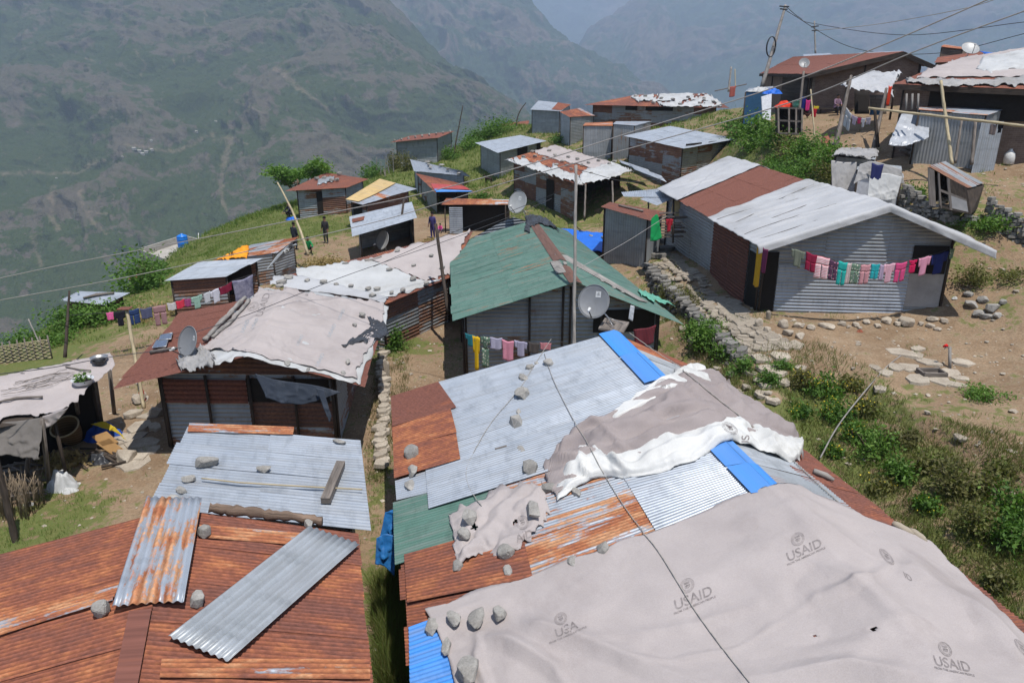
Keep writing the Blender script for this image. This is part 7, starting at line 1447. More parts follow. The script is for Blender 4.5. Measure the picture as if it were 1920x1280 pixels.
def dry_wall(pts, z0, z1, label, th=.35, size=(.16, .34), flat=.45, tone=(.3, .7), mat='stone', name='stone_wall'):
 """courses of flat stones along a world polyline; z0/z1 functions of position"""
 mb = MB(); mb.smooth = False; L = [0]
 for i in range(len(pts) - 1): L.append(L[-1] + (pts[i + 1] - pts[i]).length)
 s_ = 0
 def at(s):
  i = max(j for j in range(len(L) - 1) if L[j] <= s + 1e-6); return pts[i].lerp(pts[i + 1], (s - L[i]) / max(1e-6, L[i + 1] - L[i]))
 h = .085
 a, b = z0, z1; nmax = 60; k = 0
 while k < nmax:
  s_ = random.uniform(0, .1); anyp = False
  while s_ < L[-1]:
   w = random.uniform(*size); p = at(min(s_, L[-1] - .001)); zb, zt = a(p), b(p); z = zb + k * h
   if z < zt + random.uniform(-.08, .05):
    anyp = True; slab(mb, Vector((p.x + random.uniform(-.06, .06), p.y + random.uniform(-.06, .06), z)), w * 1.15, random.uniform(.7, 1.1) * th, h * random.uniform(.5, .75), random.uniform(-.4, .4) + .8, random.uniform(*tone))
   s_ += w
  if not anyp: break
  k += 1
 return tag(mb.build(name, M[mat]), label, 'stone wall')
zt = lambda p: gz(p.x, p.y)
dry_wall([PZ(1214, 492, 1.5), PZ(1255, 533, 1.5), PZ(1310, 586, 1.5), PZ(1352, 628, 1.5), PZ(1398, 672, 1.4)], lambda p: .25, lambda p: 1.52, 'dry stone retaining wall below the flagstone lane', size=(.3, .7), tone=(.0, .3))
dry_wall([PT(1850, 420, 30), PT(1880, 428, 29.4), PT(1935, 445, 28.6)], lambda p: gz(p.x, p.y) - .25, lambda p: gz(p.x, p.y) + .95, 'dry stone terrace wall at the right edge', size=(.25, .5), tone=(.2, .5))
dry_wall([PT(1690, 375, 32.6), PT(1720, 382, 32), PT(1745, 400, 31.2), PT(1770, 410, 30.8)], lambda p: gz(p.x, p.y) - .3, lambda p: gz(p.x, p.y) + 1.15, 'dry stone terrace wall between the shelters and the leaning hut', size=(.2, .45), tone=(.2, .55))
dry_wall([PZ(722, 640, .1), PZ(716, 700, .1), PZ(722, 760, .1), PZ(714, 830, .1), PZ(716, 880, .1)], lambda p: gz(p.x, p.y) - .15, lambda p: gz(p.x, p.y) + .22, 'low crumbling stone edge of the dirt lane', size=(.25, .5), tone=(.45, .8), mat='flag')
dry_wall([PT(1772, 408, 30.3), PT(1800, 415, 29.9), PT(1830, 418, 29.8)], lambda p: gz(p.x, p.y) - .2, lambda p: gz(p.x, p.y) + .35, 'stone footing under the leaning hut', size=(.2, .4), tone=(.3, .6))
lb = 'pale footing stone along the base of the right hand house'
for x, y, w, h in ((1422, 605, 22, 30), (1438, 618, 20, 18), (1468, 606, 32, 22), (1476, 622, 26, 18), (1500, 628, 24, 16), (1495, 608, 26, 14), (1520, 612, 24, 12), (1550, 610, 40, 12), (1578, 606, 20, 12), (1604, 608, 18, 12), (1625, 602, 24, 10), (1645, 610, 20, 10), (1662, 600, 30, 14), (1700, 602, 50, 20), (1726, 606, 16, 12), (1744, 610, 22, 12), (1748, 596, 26, 12), (1770, 600, 20, 12), (1682, 606, 22, 12), (1590, 612, 12, 8), (1612, 614, 14, 8), (1758, 616, 18, 9)):
 ground_stone(x, y, w, h, lb, 'footing stones of the right hand house', tone=random.uniform(.6, .9))
lb = 'slate lump in the rubble heap right of the right hand house'
for x, y, w, h in ((1820, 570, 30, 18), (1842, 560, 26, 16), (1835, 585, 34, 14), (1860, 575, 36, 20), (1880, 565, 22, 12), (1850, 592, 28, 12), (1815, 550, 24, 12), (1870, 590, 24, 12)): ground_stone(x, y, w, h, lb, 'rubble right of the right hand house', 'stone')
lb = 'flat stone scattered on the bare yard below the right hand house'
for x, y, w, h in ((1800, 820, 36, 14), (1738, 772, 16, 10), (1690, 890, 14, 8), (1610, 645, 14, 6), (1880, 700, 14, 6), (1900, 770, 22, 8), (1740, 740, 14, 5), (1600, 690, 12, 5), (1560, 650, 10, 4), (1895, 845, 26, 10), (1850, 640, 12, 5), (1880, 505, 16, 7), (1905, 545, 18, 8)): ground_stone(x, y, w, h, lb, 'stones on the bare yard')
lb = 'rough stone on the stepped bank between the lane and the foreground roof'
for x, y, w, h in ((1215, 510, 18, 12), (1225, 530, 20, 16), (1240, 545, 22, 14), (1245, 565, 18, 14), (1262, 592, 20, 12), (1275, 575, 16, 10), (1298, 640, 30, 34), (1330, 700, 24, 14), (1355, 720, 24, 12), (1372, 700, 24, 14), (1345, 690, 22, 10), (1400, 725, 28, 12), (1420, 712, 26, 10), (1440, 735, 20, 10), (1338, 660, 20, 14), (1280, 615, 24, 14)): ground_stone(x, y, w, h, lb, 'stones on the stepped bank')
for x, y, w, h, lb in ((262, 745, 40, 26, 'large buff boulder by the bamboo pole'), (250, 775, 40, 22, 'buff boulder below the large one'), (293, 770, 34, 22, 'boulder against the left wall of the middle house'), (236, 850, 60, 28, 'broad boulder beside the white sack'), (725, 690, 18, 50, 'tall standing stone in the dirt lane'), (1110, 0, 1, 1, '')):
 if lb: ground_stone(x, y, w, h, lb, None, tone=.7)
# yard fittings: water tap on a stone platform, tray, hose
g_ = on_ground(1782, 690); tp_ = thing('water_tap', g_, 'standpipe tap wrapped with a red cloth on the stone platform', 'tap'); t_ = pix(g_)[2]
mb = MB(); tube(mb, [g_ - Vector((0, 0, .1)), PT(1781, 650, t_)], .05, 8); mb.build('pipe', M['greypole'], tp_); mb = MB(); a_ = PT(1781, 652, t_); tube(mb, [a_, a_ + Vector((-.12, 0, .03)), a_ + Vector((-.18, -.02, -.03))], .02, 6); mb.build('spout', M['steel'], tp_)
mb = MB(); mb.smooth = True; rock_mesh(mb, PT(1773, 648, t_), .26, .16, .13, .3, n=9); mb.build('cloth', clr((.62, .02, .02)), tp_)
g_ = on_ground(1746, 704); mb = MB(); mb.smooth = False
for dx, dy, sx, sy in ((0, -.22, .36, .04), (0, .22, .36, .04), (-.34, 0, .03, .22), (.34, 0, .03, .22)): box(mb, g_ + Vector((dx, dy, .08)), Vector((sx, 0, 0)), Vector((0, sy, 0)), Vector((0, 0, .09)))
box(mb, g_ + Vector((0, 0, .03)), Vector((.33, 0, 0)), Vector((0, .2, 0)), Vector((0, 0, .02))); tag(mb.build('trough', M['wood']), 'low rectangular trough in front of the tap', 'trough')
cable([(1692, 664, 24.6), (1660, 690, 23.6), (1612, 745, 21.5), (1570, 800, 19.8), (1538, 858, 18.6)], .022, 'greypole', 'bent grey hose arching over the weedy bank', name='hose', cat='hose')
cable([(1862, 648, 25), (1890, 640, 25.3), (1930, 634, 25.6)], .03, 'steel', 'short grey pipe at the right edge of the yard', name='pipe', cat='pipe')
g_ = on_ground(838, 580); bk = thing('bucket', g_, 'white plastic bucket at the lower left corner of the green roof', 'bucket'); mb = MB(); zz = [(0, .17), (.02, .19), (.30, .22), (.62, .24), (.66, .25), (.66, .235), (.1, .19)]
vs = []; n_ = 20
for z, r in zz:
 for k in range(n_): vs.append((g_.x + math.cos(k * 2 * math.pi / n_) * r, g_.y + math.sin(k * 2 * math.pi / n_) * r, g_.z + z))
mb.add(vs, [(j * n_ + k, j * n_ + (k + 1) % n_, (j + 1) * n_ + (k + 1) % n_, (j + 1) * n_ + k) for j in range(len(zz) - 1) for k in range(n_)]); mb.build('tub', M['whitepl'], bk)
mb = MB(); tube(mb, [g_ + Vector((math.cos(a) * .25, -.05 + math.sin(a) * .05, .66 - .0 + math.sin(a) * .12)) for a in np.linspace(0, math.pi, 9)], .008, 4); mb.build('handle', M['steel'], bk)
# water tank on the concrete house
c_ = PT(345, 470, 69); tk = thing('water_tank', c_, 'bright blue water tank on the grey flat roofed house', 'water tank'); mb = MB(); r = .47; zz = [(0, .9), (.05, 1), (.2, 1.0), (.22, .96), (.24, 1), (.5, 1), (.52, .96), (.54, 1), (.8, 1), (.82, .96), (.84, 1), (.95, .95), (1.03, .6), (1.06, .25), (1.12, .25), (1.12, 0)]; vs = []; H = 1.15
for z, q in zz:
 for k in range(20): vs.append((c_.x + math.cos(k * math.pi / 10) * r * q, c_.y + math.sin(k * math.pi / 10) * r * q, c_.z + .3 + z * H))
mb.add(vs, [(j * 20 + k, j * 20 + (k + 1) % 20, (j + 1) * 20 + (k + 1) % 20, (j + 1) * 20 + k) for j in range(len(zz) - 1) for k in range(20)]); mb.build('tank_body', M['tank'], tk)
mb = MB()
for k in range(4): a = k * math.pi / 2 + .7; p = c_ + Vector((math.cos(a) * .38, math.sin(a) * .38, 0)); tube(mb, [p, p + Vector((0, 0, .32))], .04, 4)
mb.build('stand', M['concrete'], tk)
pole(PT(373, 465, 70), PT(372, 437, 70), .05, .04, 'whitepl', 'thin pipe sticking up right of the blue water tank', name='pipe', cat='pipe')
# far hamlet on the opposite slope
for k, (x, y, w) in enumerate(((252, 281, 8), (262, 286, 9), (275, 287, 8), (285, 283, 7), (268, 291, 8), (284, 265, 5), (230, 295, 4), (368, 249, 7), (405, 229, 5), (106, 335, 4))):
 d = ray(x, y).normalized(); dg_ = bpy.context.evaluated_depsgraph_get() if k == 0 else dg_; ok, loc, nn, ii, ob_, mx = sc.ray_cast(dg_, CAM + d * 200, d)
 if not ok: continue
 s_ = (loc - CAM).length / F * w / 2.8; rt = thing('hillside_hut', loc, 'tiny tin roofed hut in the hamlet on the opposite slope', 'hut', 'far hamlet'); mb = MB(); mb.smooth = False
 box(mb, loc + Vector((0, 0, s_ * .4)), Vector((s_, 0, 0)), Vector((0, s_ * .6, 0)), Vector((0, 0, s_ * .6))); mb.build('wall', M['concrete'], rt); mb = MB(); mb.smooth = False
 e = s_ * 1.15; z = loc.z + s_ * 1.0; mb.add([(loc.x - e, loc.y - s_ * .8, z), (loc.x + e, loc.y - s_ * .8, z), (loc.x + e, loc.y, z + s_ * .5), (loc.x - e, loc.y, z + s_ * .5), (loc.x + e, loc.y + s_ * .8, z), (loc.x - e, loc.y + s_ * .8, z)], [(0, 1, 2, 3), (3, 2, 4, 5)]); mb.build('roof', M['concrete'], rt)
# ================================================================ FIREWOOD, CLUTTER
def logs(n, x0, x1, y0, y1, t, L, label, group, r=(.05, .10), mat='wood', ang=(-.5, .5), stack=.5):
 for k in range(n):
  x, y = random.uniform(x0, x1), random.uniform(y0, y1); g = on_ground(x, y); a = random.uniform(*ang); h = random.uniform(.05, stack) * (1 - abs((x - (x0 + x1) / 2) / (x1 - x0)) * 1.2); d = Vector((math.cos(a), math.sin(a) * .6, random.uniform(-.25, .25))) * L * random.uniform(.6, 1.1) / 2
  c = g + Vector((0, 0, h + .06)); rr = random.uniform(*r); mb = MB(); tube(mb, [c - d, c, c + d], [rr, rr * 1.05, rr * .85], 7, (random.uniform(.3, .8), 0, 0)); tag(mb.build('log', M[mat]), label, 'log', group)
logs(30, 1705, 1800, 268, 296, 37, 1.7, 'split log in the firewood heap by the lean-to', 'firewood by the lean-to', r=(.06, .13), ang=(-.9, -.1), stack=1.0)
logs(6, 1795, 1830, 300, 310, 36, 1.4, 'log lying on the ground at the lean-to door', 'logs at the lean-to door', ang=(-.6, 0), stack=.1)
logs(14, 20, 70, 880, 945, 18, 1.0, 'stick of firewood under the lower left hut', 'firewood under the lower left hut', r=(.03, .05), stack=.35, ang=(-.6, .9))
logs(9, 140, 215, 840, 880, 18.5, .8, 'charred stick in the rubbish by the white sack', 'sticks by the white sack', r=(.02, .05), mat='darkwood', stack=.2, ang=(-1, 1))
M['straww'] = wood_mat('dry cane', (.20, .15, .10), (.36, .28, .19))
mb = MB(); g_ = on_ground(22, 965)
for k in range(170):
 b = Vector((g_.x + random.uniform(-.7, .6), g_.y + random.uniform(-.3, .5), g_.z)); a = random.gauss(0, .12); tube(mb, [b, b + Vector((a * .5, .05, .6)), b + Vector((a * 1.2 + random.gauss(0, .05), random.gauss(.1, .1), random.uniform(.6, 1.15)))], .008, 3, (random.uniform(.1, .6), 0, 0))
tag(mb.build('brushwood', M['straww']), 'upright bundle of dry canes leaning under the lower left hut', 'brushwood')
# big basket, sack, blue cloth, cardboard
def basket(c, r, h, tilt, label):
 rt = thing('basket', c, label, 'basket'); q = Matrix.Rotation(tilt, 3, 'X'); mb = MB(); n = 36; zz = [(0, .62), (.25, .8), (.6, .93), (.95, 1.0), (1, 1.03), (.97, .96), (.5, .84), (.06, .55), (.06, 0)]; vs = []
 for z, k in zz:
  for i in range(n): a = i * 2 * math.pi / n; w = 1 + .015 * (i % 2); vs.append(Vector(c) + q @ Vector((math.cos(a) * r * k * w, math.sin(a) * r * k * w, z * h)))
 mb.add(vs, [(j * n + i, j * n + (i + 1) % n, (j + 1) * n + (i + 1) % n, (j + 1) * n + i) for j in range(len(zz) - 1) for i in range(n)]); mb.build('wicker', M['basketm'], rt)
 mb = MB(); tube(mb, [Vector(c) + q @ Vector((math.cos(a) * r * 1.02, math.sin(a) * r * 1.02, h)) for a in np.linspace(0, 6.283, 37)], .025, 6, cap=False); mb.build('rim', M['bamboo'], rt)
M['basketm'] = stripe_mat('wicker', (.20, .13, .065), (.09, .055, .028), .05)
g_ = on_ground(142, 838); basket(g_ + Vector((0, 0, .25)), .36, .62, R(28), 'large round wicker basket beside the blue cloth')
def heap(c, rx, ry, h, mat, label, cat, name, seed=1, n=26, fr=1.6, sc_=1.0):
 mb = MB(); vs = []; q = []
 for j in range(n + 1):
  for i in range(n + 1):
   u, v = i / n * 2 - 1, j / n * 2 - 1; rr = min(1, math.hypot(u, v)); q.append((u * fr + seed, v * fr, seed)); vs.append([u, v, rr])
 f = fbm(np.array(q), 4)
 out = []
 for (u, v, rr), k in zip(vs, f):
  m = max(abs(u), abs(v)) / max(1e-6, math.hypot(u, v)); z = max(0, 1 - rr ** 2.4) * h * (1 + .5 * k) + k * .12 * h; out.append(Vector((c.x + u * m * rx * (1 + .25 * k), c.y + v * m * ry * (1 + .25 * k), c.z + max(z, -.04))))
 mb.add(out, [(j * (n + 1) + i, j * (n + 1) + i + 1, (j + 1) * (n + 1) + i + 1, (j + 1) * (n + 1) + i) for j in range(n) for i in range(n)]); return tag(mb.build(name, M[mat] if isinstance(mat, str) else mat), label, cat)
heap(on_ground(195, 818), .62, .42, .42, clr((.03, .10, .45)), 'blue and yellow cloth heaped next to the big basket', 'cloth', 'cloth_heap', 3, fr=2.4)
hang('cloth', [(170, 795), (195, 790), (215, 800)], [(215, 808), (225, 815), (238, 824)], clr((.62, .46, .04)), 'yellow edge of cloth on the blue heap', 'cloth', pix(on_ground(195, 818))[2] - .6, None, .06, 20, 14, seed=5)
g_ = on_ground(205, 848); mb = MB(); mb.smooth = False; k_ = pix(g_)[2] - .3
for c4 in ([(172, 818), (200, 808), (222, 828), (192, 836)], [(180, 830), (205, 822), (232, 842), (212, 853)]): pp = [PT(x, y, k_) for x, y in c4]; mb.add(pp + [p - Vector((0, 0, .02)) for p in pp], [(0, 1, 2, 3), (7, 6, 5, 4), (0, 4, 5, 1), (1, 5, 6, 2), (2, 6, 7, 3), (3, 7, 4, 0)])
tag(mb.build('cardboard', M['cardboard']), 'flattened tan cardboard below the blue cloth', 'cardboard')
heap(on_ground(118, 912), .42, .34, .42, 'white', 'plump white sack on the grass below the hut', 'sack', 'sack', 6, fr=2.2)
heap(on_ground(130, 920), .25, .2, .08, 'white', 'flattened white bag next to the sack', 'bag', 'bag', 9)
heap(on_ground(190, 862), .4, .3, .2, 'black', 'black rubbish heap below the cardboard', 'rubbish', 'rubbish', 4, fr=3)
heap(on_ground(135, 862), .14, .1, .16, clr((.03, .3, .7)), 'small light blue rag near the basket', 'rag', 'rag', 4)
heap(on_ground(55, 945), .14, .09, .05, 'white', 'small white scrap on the grass under the hut', 'scrap', 'scrap', 2)
heap(on_ground(268, 752), .12, .1, .5, clr((.55, .02, .02)), 'bright red container at the foot of the bamboo pole', 'container', 'container', 2)
g_ = on_ground(1890, 308); mb = MB(); tube(mb, [g_ + Vector((0, 0, z)) for z in (0, .04, .3, .5, .6, .66, .72)], [.2, .24, .25, .22, .12, .07, .07], 14); tag(mb.build('jug', M['whitepl']), 'whitish water jug by the lean-to wall', 'jug')
for x, y, rx, h, seed, lb in ((610, 495, 1.6, .5, 3, 'straw heap on the bare patch below the standing people'), (820, 455, 1.0, .3, 5, 'straw heap beside the open silver roofed shed'), (300, 590, 2.2, .5, 8, 'dry straw heap behind the washing line'), (125, 868, .7, .3, 9, 'dry leaf litter spilling out near the basket')):
 g_ = on_ground(x, y); rt = thing('straw_heap', g_, lb, 'straw'); mb = MB(); leaves(mb, (g_.x, g_.y, g_.z), rx, rx * .7, h, 1500, .07, (0, 1), clumps=10, up=.9); mb.build('straw', M['straw'], rt)
# woven fence, lower left edge
mb = MB(); A_, B_ = on_ground(-40, 690), on_ground(98, 672)
for k in range(11):
 z = .06 + k * .075
 tube(mb, [A_.lerp(B_, i / 40) + Vector((0, .04 * math.sin(i * 1.57 + k * math.pi), z)) for i in range(41)], .026, 4, (random.uniform(.4, .8), 0, 0))
fr_ = thing('woven_fence', (A_ + B_) / 2, 'low woven cane fence at the left edge', 'fence'); mb.build('weave', M['bamboo'], fr_); mb = MB()
for i in range(0, 41, 4): p = A_.lerp(B_, i / 40); tube(mb, [p - Vector((0, 0, .1)), p + Vector((0, 0, 1.0))], .03, 5)
mb.build('stake', M['wood'], fr_)
# upper right clutter: blue shack, white panel, wooden cage, bench, stool
q = [PT(1397, 172, 54), PT(1405, 166, 56), PT(1450, 162, 56), PT(1442, 171, 54)]
hb, _ = shed('tankshed', 'tin_booth', 'small booth with faded blue walls left of the wooden cage', 'booth', q, wallmats=['bluepaint'], inset=(.02, .02, .02, .02), rust=(.1, .3));
g_ = PT(1436, 222, 51.5); mb = MB(); mb.smooth = False; p = [PT(1428, 182, 51.5), PT(1447, 176, 51.5), PT(1445, 226, 51.5), PT(1430, 222, 51.5)]; mb.add(p + [x + Vector((0, .15, 0)) for x in p], [(0, 1, 2, 3), (0, 4, 5, 1), (1, 5, 6, 2), (3, 7, 4, 0)]); tag(mb.build('panel', M['whitewash']), 'bright white upright panel beside the blue booth', 'panel')
heap(PT(1448, 176, 52), .7, .5, .35, 'bluetarp', 'crumpled blue plastic on top of the booth', 'plastic', 'plastic', 3, fr=3); heap(PT(1425, 172, 53), .8, .5, .3, 'white', 'crumpled white plastic on top of the booth', 'plastic', 'plastic', 5, fr=3)
cg = thing('wooden_cage', PT(1480, 255, 46), 'tall dark wooden cage with red cloth on top, at the edge of the yard', 'cage')
c0, c1, c2, c3 = PT(1459, 202, 46), PT(1504, 204, 45.5), PT(1503, 252, 45.5), PT(1460, 250, 46); dv = Vector((.2, 1.2, 0))
for a, b in ((c0, c1), (c1, c2), (c3, c2), (c0, c3), (c0.lerp(c3, .5), c1.lerp(c2, .5)), (c0.lerp(c1, .45), c3.lerp(c2, .45)), (c0.lerp(c1, .75), c3.lerp(c2, .75))): mb = MB(); plank(mb, a, b, .1, .08, up=Vector((0, 1, 0))); mb.build('batten', M['wood'], cg)
mb = MB(); mb.smooth = False; mb.add([c0 + dv, c1 + dv, c2 + dv, c3 + dv, c0, c3, c1, c2], [(0, 1, 2, 3), (4, 0, 3, 5), (6, 1, 2, 7), (4, 6, 1, 0)]); mb.build('back_panel', M['darkwood'], cg)
heap((c0 + c1) / 2 + Vector((-.2, .5, .02)), .6, .35, .35, clr((.72, .06, .03)), 'bright red cloth piled on the wooden cage', 'cloth', 'cloth_heap', 3, fr=2.5)
bowl(None, 0, 0, .22, .42, 'greenplastic', 'green tub on top of the wooden cage', 'tub', 'tub', world=c1 + Vector((-.25, .5, .02)))
bn = thing('bench', on_ground(1560, 222), 'long low bench where the man sits against the brick house', 'bench'); A_, B_ = PT(1536, 204, 50.8), PT(1600, 206, 49.8); mb = MB(); plank(mb, A_, B_, .4, .06); mb.build('seat', M['darkwood'], bn)
for f in (.05, .5, .95): p = A_.lerp(B_, f); mb = MB(); tube(mb, [p, (p.x, p.y, gz(p.x, p.y))], .06, 5); mb.build('leg', M['darkwood'], bn)
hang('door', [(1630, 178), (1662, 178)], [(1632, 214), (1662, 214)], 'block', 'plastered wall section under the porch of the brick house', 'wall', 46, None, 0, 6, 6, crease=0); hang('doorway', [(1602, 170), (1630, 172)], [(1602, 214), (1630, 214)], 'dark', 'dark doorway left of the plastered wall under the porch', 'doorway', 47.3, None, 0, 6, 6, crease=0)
hang('door', [(1632, 205), (1652, 205)], [(1630, 216), (1652, 216)], 'bluepaint', 'blue painted base of the plastered wall', 'wall base', 45.9, None, 0, 6, 6, crease=0)
for x in (1700, 1711, 1722): mb = MB(); tube(mb, [PT(x, 176, 34.7), PT(x - 1, 205, 34.7)], .05, 4); tag(mb.build('window_bar', M['greypole']), 'pale bar in the window of the canvas roofed house', 'bar', 'window bars')
heap(on_ground(1548, 268), .3, .3, .35, clr((.45, .16, .12)), 'reddish sack in the yard', 'sack', 'sack', 3); bowl(None, 0, 0, .4, .15, 'darkmetal', 'dark basin near the reddish sack in the yard', 'basin', 'basin', world=on_ground(1565, 274))
# ================================================================ SMALLER SCRAPS
def scrap(pts, mat, label, cat='metal sheet', rust=.1, tone=.6, amp=.012, pitch=.12, name='corrugated_sheet', group=None):
 mb = MB(); sheet(mb, *[PT(*p) for p in pts], pitch, amp, 0, tone, rust, 4, 5, flip=True); o = mb.build(name, M[mat]); m = o.modifiers.new('thickness', 'SOLIDIFY'); m.thickness = .015; return tag(o, label, cat, group)
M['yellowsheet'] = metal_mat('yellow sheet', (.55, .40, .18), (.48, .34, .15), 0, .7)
quadpatch('roof_sheet', 's12', [(648, 376), (712, 337), (742, 345), (672, 380)], 'yellowsheet', h12, .07, .1, .55, pitch=.12, amp=.015, label='yellow corrugated sheet')
hang('green_tarpaulin', [(1221, 410), (1230, 402), (1234, 404)], [(1219, 452), (1231, 451), (1241, 446)], clr((.01, .24, .07)), 'bright green tarpaulin on the right side of the brown roofed privy', 'tarpaulin', 34.8, None, .04, 14, 20, seed=3)
hang('yellow_board', [(1262, 376), (1285, 378)], [(1258, 398), (1284, 420)], clr((.62, .50, .25)), 'pale yellow panel leaning in the clutter behind the privy', 'panel', 38, None, .04, 10, 12, seed=2)
hang('white_board', [(1272, 392), (1286, 396)], [(1276, 415), (1287, 420)], 'white', 'white board leaning in the clutter behind the privy', 'board', 37.5, None, .02, 6, 8, seed=2)
garment('shirt', PT(1249, 409, 36), PT(1262, 409, 36), .6, (.5, .03, .05), 'red and white garment in the clutter behind the privy')
for k in range(9): a = PT(1236 + random.uniform(-3, 6), 400 + k * 5.5, 36.8); mb = MB(); plank(mb, a, a + Vector((random.uniform(.9, 1.5), random.uniform(-.2, .4), random.uniform(-.05, .05))), .12, .06); tag(mb.build('plank', M['wood']), 'plank in the stack behind the privy', 'plank', 'stacked planks behind the privy')
for k, (x, y, w) in enumerate(((1245, 470, 1.3), (1252, 455, 1.1), (1240, 482, 1.2))): g_ = on_ground(x, y); mb = MB(); mb.smooth = False; slab(mb, g_ + Vector((0, 0, .12)), w, .7, .1, .3, .15); tag(mb.build('slate_stack', M['stone']), ('middle', 'farthest', 'nearest')[k] + ' dark slab in the shade behind the privy', 'slab')
pole(PT(1150, 400, 50), PT(1148, 340, 51), .07, .06, 'wood', 'rough post at the open right end of the shabby house'); pole(PT(1096, 408, 49), PT(1098, 346, 49.5), .07, .06, 'wood', 'bent post at the front corner of the shabby house')
for k, pts in enumerate(([(1190, 318, 54), (1180, 308, 56), (1240, 330, 53), (1250, 342, 51)], [(1165, 306, 57), (1160, 300, 58), (1215, 318, 56), (1222, 326, 55)])): scrap(pts, 'zinc', ('nearer', 'farther')[k] + ' loose sheet jutting right of the shabby house')
scrap([(405, 592, 30.5), (428, 592, 30.2), (444, 572, 30.8), (420, 571, 31)], 'zinc', 'pale loose sheet left of the logs above the brown roof', amp=.004)
for k, pts in enumerate(([(1505, 103, 62.5), (1556, 100, 60.5), (1560, 103, 59.5), (1508, 107, 61.5)], [(1610, 99, 55.5), (1690, 96.5, 48.6), (1684, 99, 48.4), (1612, 103, 55)])): scrap(pts, 'zinc', ('left', 'right')[k] + ' whitish strip along the ridge of the brown roofed brick house', tone=.8)
hang('blue_sheet', [(1836, 96), (1872, 101)], [(1850, 103), (1895, 102)], 'bluetarp', 'blue and yellow sheet beyond the large dish', 'sheet', 48, None, .1, 14, 8, seed=3)
for k in range(7): x = 690 + k * 8; a = on_ground(x, 334 - k * 1.5); pole(a, a + Vector((random.uniform(-.2, .2), 0, random.uniform(.9, 2.2))), .05, .03, 'greypole', 'thin stake of the broken fence between the patched hut and the skyline shed', 'broken fence stakes', name='fence_stake', cat='stake')
pole(on_ground(723, 332), PT(718, 312, 78), .07, .05, 'wood', 'short post beside the round dusty shrubs')
scrap([(500, 505, 37), (520, 478, 38), (545, 456, 39), (522, 484, 38)], 'zincdull', 'dull sheet leaning on the end of the narrow shed', amp=.01)
tarp('s10', 'rag_roll', 'rolled pale cloth at the right end of the narrow shed', 'cloth', [[(548, 486), (560, 482)], [(560, 505), (578, 498)]], 'white', 14, 14, lift=.2, amp=.1, scale=.4, crease=.1, creasescale=.4, jag=2)
quadpatch('roof_sheet', 's13', [(660, 412), (684, 407), (682, 414), (661, 419)], 'zinc', h13, .05, 1.0, .5, label='small rusty patch')
heap(on_ground(548, 412), .5, .3, .2, 'bluetarp', 'blue and pink cloth lying on the grass by the patched hut', 'cloth', 'cloth_heap', 4, fr=2.4)
for x, y, w, lb in ((1060, 432, 26, 'long pale slab behind the black plastic bundle'), (1035, 425, 16, 'small pale slab behind the black plastic bundle')): ground_stone(x, y, w, 8, lb, None)
for k, (x, y, h) in enumerate(((1505, 610, 14), (1440, 590, 26), (1405, 560, 14))): ground_stone(x, y, 12, h, ('small upright stone by the bright sheets', 'tall upright stone in the doorway of the right hand house', 'pointed stone on the lane by the brown wall')[k], None)
# tyre-like coil, pipes and litter near the hut
for x, y, c, lb in ((1790, 560, (.5, .5, .48), 'pale scrap on the earth right of the right hand house'), (1733, 866, (.55, .5, .55), 'white scrap of litter on the weedy bank'), (1612, 622, (.3, .1, .06), 'small red brick on the yard'), (1220, 640, (.1, .3, .25), 'green bottle on the bank by the foreground roof'), (1490, 712, (.12, .35, .25), 'greenish bottle among the weeds by the steps'), (910, 0, None, '')):
 if c: heap(on_ground(x, y), .12, .08, .08, clr(c), lb, 'litter', 'litter', 3)
